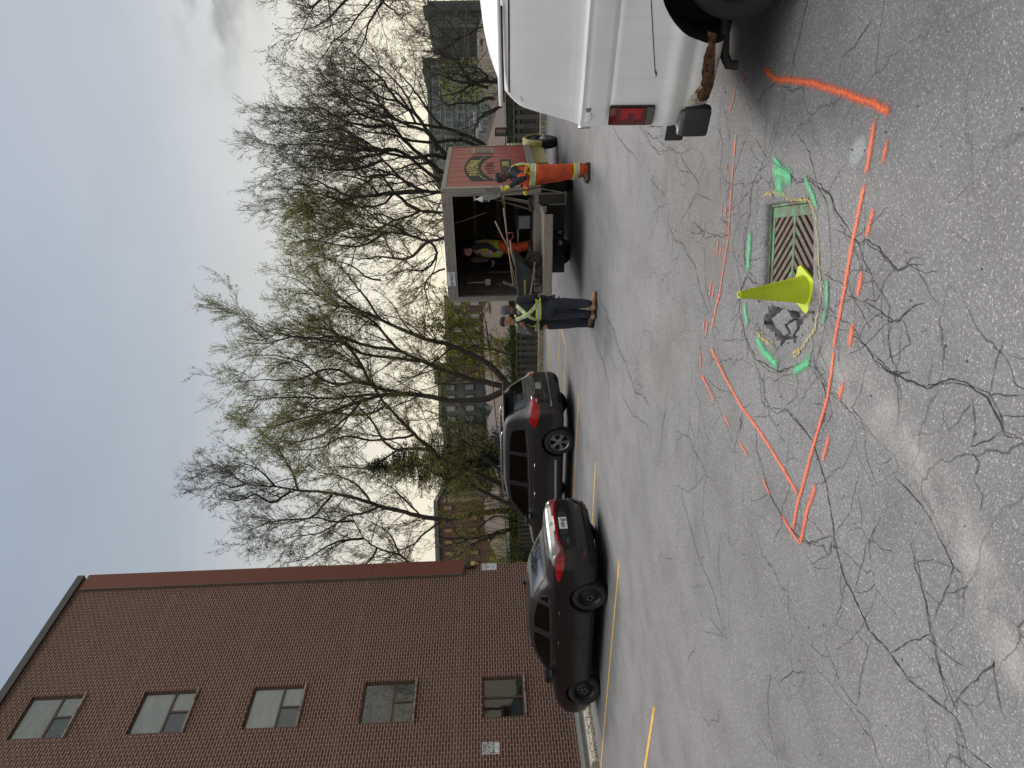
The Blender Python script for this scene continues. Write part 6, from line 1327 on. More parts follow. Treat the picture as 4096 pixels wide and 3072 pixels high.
def wells_van(me):
    o = bpy.data.objects.new('t', me); COL.objects.link(o); cut = []
    for ax in AXV:
        for s_ in (1, -1):
            mb = MB(); mb.tube([(ax, s_ * .62, RV + .06), (ax, s_ * 1.3, RV + .06)], .47, 48); c = mb.build('c', BLK, None); cut.append(c); md = o.modifiers.new('b', 'BOOLEAN'); md.operation = 'DIFFERENCE'; md.solver = 'EXACT'; md.object = c
    dg = bpy.context.evaluated_depsgraph_get(); m2 = bpy.data.meshes.new_from_object(o.evaluated_get(dg)); bpy.data.objects.remove(o)
    for c in cut: bpy.data.objects.remove(c)
    return m2
m2 = wells_van(me); m2.name = 'body'; m2.materials.clear(); vb = link('body', m2, [VP, CABIN], van)
for p in m2.polygons:
    c = p.center
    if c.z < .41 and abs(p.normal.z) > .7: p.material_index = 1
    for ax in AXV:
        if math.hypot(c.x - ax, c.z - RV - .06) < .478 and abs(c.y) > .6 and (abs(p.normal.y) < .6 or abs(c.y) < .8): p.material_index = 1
autosmooth(vb, 30)
def VS(x, y):                       # photo pixel -> (x, z) on the van's near side
    n = -VL; d = ray(x, y); P0 = VO - VL * 1.0; k = n.dot(P0 - CP) / n.dot(d); q = CP + d * k - VO; return (q.dot(VH), q.z)
for i, ax in enumerate(AXV):
    for s_ in (1, -1): wheel(van, ax, s_ * .80, RV, .24, 'steel', s_)
RUSTM = mat('rust', (.13, .062, .03), .95, var=.6, vs=30, col2=(.035, .018, .012), c2s=16, c2=(.48, .56), bmp=(50, .35, .003)); PRIM = mat('flaked_paint', (.50, .46, .38), .9, var=.25, vs=20, col2=(.22, .10, .04), c2s=24, c2=(.52, .6), bmp=(50, .6, .006))
Z7 = lambda x, y: VS(1850 + x / 1.6385, y / 1.6385)
tp = [(1615, 205), (1612, 240), (1618, 290), (1600, 330), (1582, 380), (1580, 430), (1572, 480), (1576, 520), (1566, 560), (1576, 590), (1545, 620), (1542, 650), (1562, 685)]; bt = [(1664, 690), (1664, 600), (1664, 500), (1664, 400), (1664, 300), (1668, 230)]
def jag(P_, a=.006, seed=1):
    r_ = random.Random(seed); o_ = []
    for p, q in zip(P_[:-1], P_[1:]):
        for k in range(4): t = k / 4; o_.append((p[0] + (q[0] - p[0]) * t + r_.uniform(-a, a), p[1] + (q[1] - p[1]) * t + r_.uniform(-a, a)))
    o_.append(P_[-1]); return o_
A_ = jag([Z7(*q) for q in tp]); B_ = [(p[0], max(.385, p[1])) for p in [Z7(*q) for q in bt]]
patch(bvh, A_ + B_, 'y', -1, .004, 'rust_patch', RUSTM, vb, st=.02)
A2 = jag([Z7(*q) for q in [(1600, 540), (1540, 590), (1500, 640), (1475, 690)]], .005, 4) + [Z7(*q) for q in [(1500, 698), (1560, 698)]] + jag([Z7(*q) for q in [(1545, 640), (1575, 590), (1570, 560)]], .004, 5)
patch(bvh, A2, 'y', -1, .0025, 'flaked_edge', PRIM, vb, st=.02)
patch(bvh, jag([Z7(*q) for q in [(1262, 455), (1275, 475), (1272, 492), (1268, 503), (1262, 480), (1262, 455)]], .002, 6), 'y', -1, .003, 'rust_spot', RUSTM, vb, st=.01)
for q in ([(1236, 0), (1250, 270), (1262, 470)], ):
    P_ = [Z7(*w) for w in q]; patch(bvh, [(p[0], p[1] + .0022) for p in P_] + [(p[0], p[1] - .0022) for p in P_[::-1]], 'y', -1, .002, 'body_scratch', DARK, vb, st=.03)
patch(bvh, jag([Z7(*q) for q in [(812, 718), (845, 716), (842, 735), (825, 748), (812, 735), (812, 718)]], .003, 8), 'y', -1, .003, 'dent_primer', mat('grey_primer', (.16, .16, .165), .8), vb, st=.012)
patch(bvh, jag([Z7(*q) for q in [(812, 765), (835, 750), (848, 770), (840, 795), (808, 815), (815, 790), (812, 765)]], .003, 9), 'y', -1, .006, 'dent_flake', mat('bare_white', (.75, .75, .75), .5), vb, st=.012)
patch(bvh, [(.02, 1.742), (4.0, 1.742), (4.0, 1.750), (.02, 1.750)], 'y', -1, .003, 'roof_seam', DARK, vb, st=.05)
mb = MB()
for s_ in (1, -1):
    mb.tube([(.14, s_ * .90, 1.80), (.4, s_ * .915, 1.806), (1.5, s_ * .92, 1.816), (3.8, s_ * .915, 1.815)], .016, 8, flat=.8)
mb.build('rain_gutter', VP, van, smooth=True)
mb = MB(); mb.tube([(.16, -.888, 1.784), (.42, -.905, 1.79), (.75, -.91, 1.793)], .010, 6); mb.build('gutter_rust', RUSTM, van, smooth=True)
for s_ in (1, -1):
    P_ = roundpoly([(.022, .80), (.165, .80), (.165, 1.092), (.022, 1.092)], .012)
    tl = patch(bvh, P_, 'y', s_, .012, 'tail_light', BLK, van, thick=.03); patch(bvh, roundpoly([(.030, .855), (.155, .855), (.155, 1.085), (.030, 1.085)], .01), 'y', s_, .018, 'red_lens', REDD, tl); patch(bvh, roundpoly([(.030, .805), (.155, .805), (.155, .852), (.030, .852)], .008), 'y', s_, .016, 'reversing_lens', mat('smoked_lens', (.10, .095, .085), .3), tl)
    for (x0, x1, z0, z1) in ((.075, .118, .972, 1.02), (.075, .118, .885, .935), (.118, .150, .88, 1.02)): patch(bvh, [(x0, z0), (x1, z0), (x1, z1), (x0, z1)], 'y', s_, .0205, 'bright_lens', REDL, tl, st=.02)  # brighter red cells laid over the darker red lens
RB = mat('bumper_rubber', (.022, .024, .026), .6, var=.2, bmp=(60, .15)); mb = MB(); mb.box(-.06, .03, -.99, .99, .42, .61, bev=.03); mb.box(-.06, .14, -1.015, -.93, .42, .60, bev=.035); mb.box(-.06, .14, .93, 1.015, .42, .60, bev=.035); bp = mb.build('bumper', RB, van, auto=40)
mb = MB(); mb.box(-.05, .12, -1.006, -.95, .578, .625, bev=.018); mb.build('bumper_top', mat('scuffed_metal', (.13, .125, .12), .6, .2, var=.6, vs=20), bp)
mb = MB(); mb.box(-.30, -.05, -.62, .62, .46, .60, bev=.02); mb.build('bumper_step', RB, van, auto=40)
mb = MB(); mb.tube([(1.6, -.45, .42), (1.0, -.6, .40), (.55, -.8, .385), (.42, -.86, .375), (.365, -.88, .34), (.36, -.885, .285)], .031, 12, cap=False); mb.tube([(.36, -.885, .285), (.36, -.885, .288)], [.031, .024], 12, cap=False); mb.build('exhaust_pipe', mat('sooty_steel', (.03, .026, .023), .7, .4, var=.4), van, smooth=True)
mb = MB(); mb.box(.5, 5.2, -.72, .72, .32, .379); mb.tube([(1.0, -.8, .37), (1.0, .8, .37)], .06, 10); mb.build('underbody', DARK, van)
mb = MB(); mb.tube([(-.03, -.88, 1.20), (-.03, -.88, 1.28)], .016, 8); mb.tube([(-.03, -.88, .70), (-.03, -.88, .80)], .016, 8); mb.build('door_hinge', CHR, van, smooth=True)
patch(bvh, roundpoly([(-.85, 1.30), (-.08, 1.30), (-.08, 1.68), (-.80, 1.68)], .06), 'x', -1, .003, 'rear_window', mat('van_glass', (.01, .012, .012), .06), van); patch(bvh, roundpoly([(.85, 1.30), (.08, 1.30), (.08, 1.68), (.80, 1.68)], .06), 'x', -1, .003, 'rear_window', bpy.data.materials['van_glass'], van)
patch(bvh, [(-.006, .62), (.006, .62), (.006, 1.74), (-.006, 1.74)], 'x', -1, .002, 'door_gap', DARK, van)
patch(bvh, roundpoly([(3.0, 1.30), (4.0, 1.30), (3.85, 1.70), (3.0, 1.70)], .06), 'y', -1, .003, 'side_window', bpy.data.materials['van_glass'], van); patch(bvh, roundpoly([(3.0, 1.30), (4.0, 1.30), (3.85, 1.70), (3.0, 1.70)], .06), 'y', 1, .003, 'side_window', bpy.data.materials['van_glass'], van)
# ------------------------------------------------------------------ red box truck
TL_ = Vector((-HDW.y, HDW.x, 0)); TRO = Vector((3.95, 13.85, 0)) + TL_ * 1.225
trk = empty('box_truck', TRO, ANG_W, 'red paving company box truck with open back full of tools and a yellow cab', 'truck')
def T3(x, y, z): return TRO + HDW * x + TL_ * y + Vector((0, 0, z))
def TP(px, py, xl):                 # photo pixel -> local (y, z) on the truck's cross plane x = xl
    d = ray(px, py); k = HDW.dot(T3(xl, 0, 0) - CP) / HDW.dot(d); q = CP + d * k - TRO; return (q.dot(TL_), q.z)
def TS(px, py, yl=-1.225):          # -> local (x, z) on the side plane
    d = ray(px, py); k = TL_.dot(T3(0, yl, 0) - CP) / TL_.dot(d); q = CP + d * k - TRO; return (q.dot(HDW), q.z)
ALU = mat('worn_aluminium', (.27, .255, .235), .45, .55, var=.15, vs=3, bmp=(30, .08), col2=(.20, .19, .18), c2s=6, c2=(.5, .7)); RED = None
def redmat():
    m, t, b = newmat('red_panel'); c = mixc(t, noise_fac(t, 2, 4, .3, .7), (.22, .007, .012), (.26, .010, .016)); c = mixc(t, noise_fac(t, 30, 5, .6, .8), c, (.24, .09, .08))
    Lk(t, c, b.inputs['Base Color']); b.inputs['Roughness'].default_value = .5; b.inputs['Specular IOR Level'].default_value = .25; b.inputs['Coat Weight'].default_value = .22; b.inputs['Coat Roughness'].default_value = .2
    bump(t, b, noise_fac(t, 2.2, 3, .2, .8, sc3=(1.5, 1, .5)), .5, .03); return m
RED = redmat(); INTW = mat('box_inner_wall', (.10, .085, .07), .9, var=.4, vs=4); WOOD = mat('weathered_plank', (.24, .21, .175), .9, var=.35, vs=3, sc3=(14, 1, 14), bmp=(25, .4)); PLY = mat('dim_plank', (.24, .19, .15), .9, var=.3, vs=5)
BL, BZ0, BZ1, HW_ = 4.0, .90, 2.87, 1.225
mb = MB(); mb.box(.05, BL, -HW_ + .0, -HW_ + .04, BZ0 + .12, BZ1 - .09); rp = mb.build('side_panel', RED, trk); rp['label'] = 'glossy red side panel with the paving logo'
mb = MB(); mb.box(.05, BL, HW_ - .04, HW_, BZ0 + .12, BZ1 - .09); mb.build('side_panel', RED, trk)
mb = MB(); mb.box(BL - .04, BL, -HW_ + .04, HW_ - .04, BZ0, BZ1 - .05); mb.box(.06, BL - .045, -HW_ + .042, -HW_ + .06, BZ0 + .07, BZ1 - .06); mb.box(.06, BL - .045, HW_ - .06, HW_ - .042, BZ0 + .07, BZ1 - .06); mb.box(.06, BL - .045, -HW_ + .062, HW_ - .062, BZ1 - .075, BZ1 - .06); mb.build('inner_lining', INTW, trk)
mb = MB(); mb.box(.0, BL, -HW_ + .03, HW_ - .03, BZ1 - .05, BZ1 - .005); mb.build('roof', ALU, trk)
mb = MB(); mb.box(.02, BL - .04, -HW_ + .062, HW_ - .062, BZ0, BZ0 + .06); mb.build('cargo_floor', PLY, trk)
mb = MB()
for s_ in (-1, 1):
    y0, y1 = (-HW_ - .012, -HW_ + .045) if s_ < 0 else (HW_ - .045, HW_ + .012)
    mb.box(.0, BL + .01, y0, y1, BZ1 - .09, BZ1); 
    for k in range(3): mb.box(.0, BL + .01, y0, y1, BZ0 - .05 + k * .055, BZ0 - .05 + k * .055 + .047)
    mb.box(.0, .16, y0 - .003 if s_ < 0 else y0, y1 if s_ < 0 else y1 + .003, BZ0 + .12, BZ1 - .09)
mb.box(BL - .02, BL + .015, -HW_ - .015, -HW_ + .03, BZ0, BZ1); mb.build('side_rails', ALU, trk)
mb = MB(); e = .135
for s_ in (-1, 1):
    a, b = (-HW_, -HW_ + e) if s_ < 0 else (HW_ - e + .015, HW_)
    mb.box(-.02, .05, a, b, BZ0 - .02, BZ1 - .005); q0, q1 = (a + .055, a + .075) if s_ < 0 else (b - .075, b - .055); mb.box(-.032, -.02, q0, q1, BZ0, BZ1 - .04); mb.box(-.036, -.02, (b - .02 if s_ < 0 else a), (b if s_ < 0 else a + .02), BZ0, BZ1 - .22)
mb.box(-.02, .05, -HW_ + e, HW_ - e + .015, BZ1 - .225, BZ1 - .005); mb.box(-.03, -.02, -HW_ + e, HW_ - e, BZ1 - .075, BZ1 - .06); mb.box(-.03, -.02, -HW_ + e, HW_ - e, BZ1 - .225, BZ1 - .205); mb.box(-.03, -.02, -HW_ + e, HW_ - e, BZ1 - .15, BZ1 - .142)
mb.build('rear_frame', ALU, trk)
mb = MB(); mb.box(-.045, .02, -HW_, HW_, BZ0 - .055, BZ0 + .0); mb.build('rear_sill', ALU, trk); mb = MB(); mb.box(-.024, -.0215, HW_ - .10, HW_ - .02, BZ0 + .02, BZ0 + .14); mb.build('marker_light', REDD, trk)
mb = MB()
for y in (-.9, -.1, .35, .9, -1.18, 1.18): mb.tube([(-.022, y, BZ1 - .03), (-.034, y, BZ1 - .03)], .016, 8)
mb.build('clearance_lamp', REDD, trk)
# plate on the header
(py_, pz_) = TP(1806, 1116, -.03); mb = MB(); mb.box(-.040, -.034, py_ - .16, py_ + .16, pz_ - .082, pz_ + .082, bev=.004); pl_ = mb.build('licence_plate', PLW, trk); text_mesh('AR•94357', .125, 'plate_lettering', PLB, pl_, TR(-.042, py_, pz_ - .012, rx=math.pi / 2, rz=-math.pi / 2), .001, .0015, .62)
# logo on the right side
BLG = mat('logo_black', (.018, .020, .016), .7); YLG = mat('logo_yellow', (.62, .52, .14), .6); WLG = mat('logo_white', (.65, .65, .6), .5); DRD = mat('logo_dark_red', (.045, .008, .010), .6); PHK = mat('phone_black', (.022, .020, .018), .7)
x0, x1 = .62, 2.95; xm = (x0 + x1) / 2
def arcz(x, lo, hi): u = (x - xm) / ((x1 - x0) / 2); return hi - (hi - lo) * u * u
n = 24; top = [(x0 + (x1 - x0) * k / n, arcz(x0 + (x1 - x0) * k / n, 2.25, 2.43)) for k in range(n + 1)]; bot = [(x1 - (x1 - x0) * k / n, arcz(x1 - (x1 - x0) * k / n, 1.74, 2.06)) for k in range(n + 1)]
mb = MB(); mb.prism(top + bot, 0, .003, M=Matrix(((1, 0, 0, 0), (0, 0, -1, -HW_ - .0005), (0, 1, 0, 0), (0, 0, 0, 1)))); mb.build('road_emblem', BLG, rp)
word = 'PAVEMAR'; xs_ = [1.15, 1.36, 1.57, 1.77, 1.99, 2.22, 2.43]
for ch, x in zip(word, xs_):
    u = (x - xm) / ((x1 - x0) / 2); text_mesh(ch, .36, 'emblem_letter', YLG, rp, TR(x, -HW_ - .005, arcz(x, 2.02, 2.24) + .0, rx=math.pi / 2) @ Matrix.Rotation(-u * .12, 4, 'Z'), .001, .004, .78)
for s_ in (-1, 1):
    for k in range(5): x = xm + s_ * (.78 + k * .075); mb = MB(); mb.box(-.022, .022, -.0015, .0015, -.007, .007, M=TR(x, -HW_ - .005, arcz(x, 1.98, 2.26) - .06, ry=s_ * .5)); mb.build('road_dash', WLG, rp)
for ch, x in zip('PAVING', [1.27, 1.47, 1.67, 1.84, 1.99, 2.20]):
    u = (x - xm) / ((x1 - x0) / 2); text_mesh(ch, .26, 'paving_letter', DRD, rp, TR(x, -HW_ - .004, arcz(x, 1.68, 1.86), rx=math.pi / 2) @ Matrix.Rotation(-u * .12, 4, 'Z'), .001, .003, .8)
mb = MB(); mb.box(.75, 2.55, -HW_ - .003, -HW_ - .0005, 1.37, 1.62); ph = mb.build('phone_panel', PHK, rp); text_mesh('2-9050', .22, 'phone_number', YLG, ph, TR(2.06, -HW_ - .005, 1.495, rx=math.pi / 2), .001, .002, .75)
mb = MB()
for k in range(9): mb.box(.16 + k * .43, .164 + k * .43, -HW_ - .0018, -HW_ + .001, BZ0 + .12, BZ1 - .09)
mb.build('panel_joint', DARK, rp)
a, b = TS(1897, 608), TS(1975, 590); wx0, wx1 = 3.18, 3.72; wz1, wz0 = 2.26, 1.76
mb = MB(); mb.box(wx0, wx1, -HW_ - .02, -HW_ + .0, wz0, wz1, bev=.0095); sw = mb.build('side_window', mat('dull_chrome', (.30, .29, .27), .5, .5), rp); mb = MB(); mb.box(wx0 + .05, wx1 - .05, -HW_ - .026, -HW_ - .0205, wz0 + .05, wz1 - .05, bev=.002); mb.build('window_glass', mat('dark_pane', (.012, .012, .012), .35, spec=.3), sw)
# tailboard, brackets, mudflaps, chassis
mb = MB()
for k in range(3): y = [-.88, -.18, .52, 1.22][k]; pass
for k, (x0_, x1_) in enumerate(((-.21, -.05), (-.42, -.214), (-.64, -.424))): mb.box(x0_, x1_, -.86 - k * .0, 1.20, .80, .845 - k * .004, bev=.006)
mb.box(-.68, -.642, -.86, 1.20, .66, .838, bev=.005); tb = mb.build('tailboard', WOOD, trk)
STM = mat('dark_steel', (.035, .03, .027), .6, .4, var=.3, vs=8); STL = mat('worn_steel', (.16, .14, .12), .6, .4, var=.3, vs=8)
for (pa, pb, pc) in (((2204, 1190), (2258, 1192), (2210, 1166)),):
    pass
def bracket(y, mt_, zl):
    mb = MB(); mb.box(-.60, -.52, y - .04, y + .12, zl, .79, bev=.004); mb.tube([(-.56, y - .18, .79), (-.56, y - .02, zl + .05)], .02, 4); mb.box(-.62, -.5, y - .08, y + .12, zl - .012, zl + .01); mb.build('step_bracket', mt_, trk)
bracket(1.02, STM, .50)
mb = MB(); mb.box(-.10, -.04, -1.12, -.90, .36, .90, bev=.004); mb.build('right_bracket', STM, trk); mb = MB(); mb.box(-.115, -.10, -1.135, -1.11, .36, .9); mb.box(-.115, -.10, -.91, -.885, .36, .70); mb.tube([(-.10, -1.23, .90), (-.10, -1.13, .42)], .012, 6); mb.box(-.125, -.03, -1.14, -.88, .345, .362); mb.build('bracket_edge', STL, trk)
mb = MB(); mb.box(-.11, -.08, -.86, -.74, .74, .86); mb.build('hazard_reflector', mat('reflector_strip', (.5, .5, .48), .4), trk)
FLAP = mat('mudflap_rubber', (.012, .012, .012), .7)
for y0_, y1_ in ((.52, 1.20), (-1.18, -.50)): mb = MB(); mb.box(1.48, 1.495, y0_, y1_, .17, .86, bev=.006); fl = mb.build('mudflap', FLAP, trk, auto=30)
mb = MB(); mb.box(1.40, 1.60, -.49, .51, .20, .80, bev=.03); mb.box(.10, 4.4, -.40, -.28, .66, .85); mb.box(.10, 4.4, .28, .40, .66, .85); mb.box(.0, .12, -1.0, 1.1, .66, .845); mb.box(.3, .42, -.9, -.2, .33, .66, bev=.02); mb.build('chassis', FLAP, trk)
GRM = mat('mudflap_print', (.09, .09, .09), .6); WM_ = mat('flap_white_mark', (.42, .42, .42), .6)
mb = MB(); 
for (a, b) in (((2218, 1050), (2233, 1070)),): pass
fy_, fz_ = TP(2222, 1078, .49); 
text_mesh('FLEET', .12, 'mudflap_lettering', GRM, trk, TR(1.474, .92, .50, rx=math.pi / 2, rz=-math.pi / 2), .001, 0, .9)
for (px_, py2) in ((2238, 925), (2240, 972)):
    yy, zz = TP(px_, py2, 1.39); mb = MB(); P_ = [(-.07, -.05), (-.03, -.045), (.0, -.055), (.05, -.04), (.07, .02), (.03, .04), (.02, .0), (-.01, .03), (-.05, .04), (-.04, -.01)]
    mb.prism([(p[0], p[1]) for p in P_], 0, .004, M=TR(1.392, yy, zz, rx=math.pi / 2, rz=-math.pi / 2)); mb.build('flap_silhouette', WM_, trk)
for s_ in (1, -1):
    wheel(trk, 2.0, s_ * .98, .38, .22, 'steel', s_); wheel(trk, 2.0, s_ * .72, .38, .20, 'steel', s_)
# cab
CY = mat('cab_yellow', (.30, .255, .075), .35, var=.1, coat=.5, vs=3, col2=(.30, .26, .12), c2s=5)
mb = MB(); mb.box(4.08, 5.35, -1.0, 1.0, .75, 2.15, bev=.12); mb.box(5.2, 6.35, -.85, .85, .75, 1.38, bev=.14); mb.build('cab', CY, trk, auto=40)
mb = MB(); mb.box(4.5, 5.2, -1.006, -.99, 1.45, 2.0, bev=.004); mb.box(4.5, 5.2, .99, 1.006, 1.45, 2.0, bev=.004); mb.box(5.34, 5.36, -.85, .85, 1.5, 2.02, bev=.005); mb.build('cab_window', bpy.data.materials['van_glass'], trk)
for s_ in (1, -1):
    mb = MB(); mb.lathe([(.40, -.15), (.47, -.15), (.50, -.05), (.50, .10), (.44, .13), (.40, .12)], 24, M=TR(5.6, s_ * .98, .44, rx=-s_ * math.pi / 2), a0=math.pi if s_ > 0 else 0, a1=2 * math.pi if s_ > 0 else math.pi); mb.build('fender', CY, trk, auto=45)
    wh = wheel(trk, 5.6, s_ * .98, .37, .24, 'steel', s_)
    mb = MB(); mb.lathe([(.0, .14), (.05, .14), (.06, .10), (.10, .09), (.115, .02)], 20, M=TR(5.6, s_ * .98, .37, rx=-s_ * math.pi / 2) @ Matrix.Translation((0, 0, .03))); mb.build('wheel_hub', mat('grey_hub', (.3, .3, .3), .5, .3) if s_ > 0 else bpy.data.materials['grey_hub'], trk, smooth=True)
    mb = MB(); mb.tube([(4.95, s_ * 1.0, 1.42), (5.0, s_ * 1.38, 1.43)], .015, 6); mb.tube([(4.95, s_ * 1.0, 1.30), (5.0, s_ * 1.38, 1.36)], .012, 6); mr_ = mb.build('mirror_arm', BLK, trk, smooth=True)
    mb = MB(); mb.box(4.96, 5.08, s_ * 1.38 - .11, s_ * 1.38 + .11, 1.38, 1.70, bev=.03); mm_ = mb.build('wing_mirror', BLK, trk, auto=40); mb = MB(); mb.box(4.954, 4.959, s_ * 1.38 - .085, s_ * 1.38 + .085, 1.41, 1.66); mb.build('mirror_glass', bpy.data.materials['mirror_glass'], mm_)
    mb = MB(); mb.box(2.35, 3.95, s_ * 1.10 - .08 * (1 if s_ > 0 else 1), s_ * 1.10 + .08, .50, .84, bev=.02); mb.build('yellow_skirt', CY, trk, auto=40)
# ---- things stowed in the box
def inbox(name, mb, m, label, cat, group=None, **k):
    o = mb.build(name, m, None, **k); o.matrix_world = Matrix.Translation(TRO) @ Matrix.Rotation(ANG_W, 4, 'Z'); tag(o, label, cat, group); return o
def pt(px, py, xl): y, z = TP(px, py, xl); return Vector((xl, y, z))
z5 = lambda x, y: (1700 + x / 1.952, 500 + y / 1.952)
HND = mat('ash_handle', (.30, .22, .15), .7, var=.25, vs=6); HNDG = mat('grey_handle', (.42, .36, .30), .7, var=.2); DST = mat('tool_steel', (.26, .25, .24), .5, .6, var=.3, vs=10)
for k, (x0_, x1_) in enumerate(((372, 405), (552, 592))):
    A = pt(*z5(x0_, 545), 3.2); B = pt(*z5(x1_, 880), 3.2); mb = MB(); mb.box(3.2, 3.24, min(A.y, B.y) - .2, max(A.y, B.y), min(A.z, B.z), max(A.z, B.z)); inbox('shelf_board', mb, PLY, ('upper', 'lower')[k] + ' brown shelf board inside the truck box behind the man in the vest', 'shelf')
for k, (a, b) in enumerate((((440, 548), (850, 668)), ((470, 545), (860, 620)), ((520, 545), (840, 600)), ((500, 640), (640, 690)))):
    if k == 3: continue
    mb = MB(); mb.tube([pt(*z5(*a), 1.6 - k * .2), pt(*z5(*b), .9 - k * .2)], .016, 6); inbox('tool_handle', mb, HNDG, 'grey pole leaning inside the right wall of the truck box', 'pole', 'poles leaning on the right wall', smooth=True)
mb = MB(); mb.tube([pt(*z5(230, 770), .5), pt(*z5(330, 738), .5), pt(*z5(400, 712), .5), pt(*z5(480, 682), .5)], .014, 6, flat=.3); inbox('hanging_strap', mb, mat('strap_beige', (.30, .27, .20), .8), 'pale strap hanging diagonally in the dark truck box', 'strap', smooth=True)
A = pt(*z5(775, 760), .9); mb = MB(); mb.box(.9, 1.25, A.y - .16, A.y + .16, BZ0 + .06, A.z + .17, bev=.01); bx = inbox('toolbox', mb, mat('toolbox_black', (.02, .02, .022), .6), 'black crate with a pale paper label near the right side of the cargo floor', 'box')
mb = MB(); mb.box(.892, .899, A.y - .14, A.y + .14, A.z - .12, A.z + .12); lb_ = mb.build('paper_label', mat('paper_label', (.22, .23, .23), .8), bx)
A = pt(*z5(725, 820), 1.1); mb = MB(); mb.box(1.1, 1.14, A.y - .4, A.y + .42, A.z - .02, A.z + .02); inbox('white_batten', mb, mat('batten', (.30, .30, .29), .7), 'pale horizontal batten behind the barrow tools in the truck box', 'batten')
A = pt(*z5(430, 1110), 2.4); mb = MB(); mb.lathe([(.0, 0), (.22, 0), (.25, .1), (.26, .42), (.22, .5), (.12, .54), (0, .54)], 20, M=TR(2.4, A.y, A.z - .28)); inbox('white_sack', mb, mat('sack_white', (.5, .47, .43), .85, var=.3, vs=5, bmp=(9, .8, .03)), 'dim whitish sack on the shelf left of the man in the vest', 'sack', smooth=True)
for k, (yy, xa, xb) in enumerate(((1232, 330, 470), (1262, 330, 560), (1295, 350, 700), (1190, 440, 760), (1150, 500, 800))):
    mb = MB(); A = pt(*z5(xa, yy), .5 + .25 * k); B = pt(*z5(xb, yy - 4), .5 + .25 * k); mb.tube([A, B], .015, 6); mb.box(B.x - .02, B.x + .02, B.y - .07, B.y + .07, B.z - .12, B.z, bev=.005)
    inbox('hanging_tool', mb, (HNDG, DST)[k % 2], 'dark long tool hung upright on the left wall of the truck box', 'tool', 'tools hung on the left wall', smooth=True)
pts = [pt(*z5(560 + 60 * math.cos(a), 1080 + 60 * math.sin(a)), 1.8) for a in np.linspace(0, 6.28, 24)]; mb = MB(); mb.tube(pts, .012, 6); mb.tube([p + Vector((.03, .03, .02)) for p in pts], .012, 6); inbox('hose_coil', mb, BLK, 'dark coiled hose hanging left of the man in the vest', 'hose', smooth=True)
A = pt(*z5(760, 690), 1.8); mb = MB(); mb.box(1.7, 2.1, A.y - .28, A.y + .30, BZ0 + .06, A.z + .2, bev=.06); inbox('machine_case', mb, mat('case_dark', (.035, .035, .04), .6), 'dark rounded machine case on the cargo floor behind the leaning poles', 'machine')
A = pt(*z5(860, 620), .25); mb = MB(); r_ = random.Random(2)
for k in range(14): mb.ball((.15 + r_.uniform(-.08, .1), A.y + r_.uniform(-.16, .1), BZ0 + .08 + r_.uniform(0, .12)), r_.uniform(.02, .05), 5, sc=(1, 1.4, .7))
inbox('rag_heap', mb, mat('rags', (.06, .04, .035), .9, var=.7, vs=12), 'small heap of chains and rags at the right corner of the cargo floor', 'rags')
A = pt(*z5(440, 578), -.10); by, bz = A.y, A.z; bo = empty('spray_bottle', T3(-.10, by, bz - .17), ANG_W, 'white and green spray bottle hanging at the right post of the truck box', 'bottle')
mb = MB(); mb.lathe([(0, 0), (.055, 0), (.06, .02), (.06, .17), (.03, .23), (.018, .25), (.018, .29), (0, .29)], 16); mb.build('bottle_body', mat('bottle_white', (.5, .52, .5), .5), bo, smooth=True); mb = MB(); mb.lathe([(.061, .03), (.061, .14)], 16); mb.build('bottle_label', mat('label_green', (.03, .09, .07), .5), bo); mb = MB(); mb.box(-.015, .015, -.06, .03, .29, .325, bev=.006); mb.build('trigger', mat('trigger_grey', (.2, .2, .2), .5), bo)
# ---- wheelbarrow standing on the tailboard
wb = empty('wheelbarrow', T3(-.36, .40, .845), ANG_W - math.pi / 2, 'dark grey wheelbarrow with wooden handles standing on the truck tailboard', 'wheelbarrow')
# local: x towards the wheel (camera right), y = away into the truck, z up
TRAY = mat('tray_grey', (.045, .05, .055), .6, var=.3, vs=5, bmp=(20, .2)); mb = MB()
def trq(x0_, x1_, hw0, z): return [(x0_, -hw0, z), (x1_, -hw0, z), (x1_, hw0, z), (x0_, hw0, z)]
xt0, xt1 = -.66, .40; b0 = trq(-.52, .06, .17, .24); t0_ = [(xt0, -.30, .50), (xt1, -.27, .58), (xt1, .27, .58), (xt0, .30, .50)]; t1 = [(p[0] * .97, p[1] * .94, p[2] - .0) for p in t0_]; b1 = [(p[0] * .97, p[1] * .93, p[2] + .02) for p in b0]
mb.add(b0 + t0_ + t1 + b1, [(3, 2, 1, 0), (0, 1, 5, 4), (1, 2, 6, 5), (2, 3, 7, 6), (3, 0, 4, 7), (4, 5, 9, 8), (5, 6, 10, 9), (6, 7, 11, 10), (7, 4, 8, 11), (8, 9, 13, 12), (9, 10, 14, 13), (10, 11, 15, 14), (11, 8, 12, 15), (12, 13, 14, 15)])
for a, b in zip(t0_, t0_[1:] + t0_[:1]): mb.tube([a, b], .013, 6)
tr_ = mb.build('tray', TRAY, wb); text_mesh('YARDWORKS', .055, 'tray_lettering', YLG, tr_, TR(-.28, -.255, .375, rx=math.pi / 2 - .30), .001, 0, 1)
for s_ in (-1, 1): mb = MB(); mb.tube([(.22, s_ * .10, .155), (-.30, s_ * .20, .235), (-.70, s_ * .24, .30), (-.98, s_ * .26, .36)], [.018, .02, .022, .02], 8, flat=.9); mb.build('handle', HND, wb, smooth=True)
for s_ in (-1, 1): mb = MB(); mb.tube([(-.15, s_ * .17, .24), (-.24, s_ * .18, .02), (-.42, s_ * .18, .02), (-.46, s_ * .17, .26)], .012, 6); mb.build('leg', STM, wb, smooth=True)
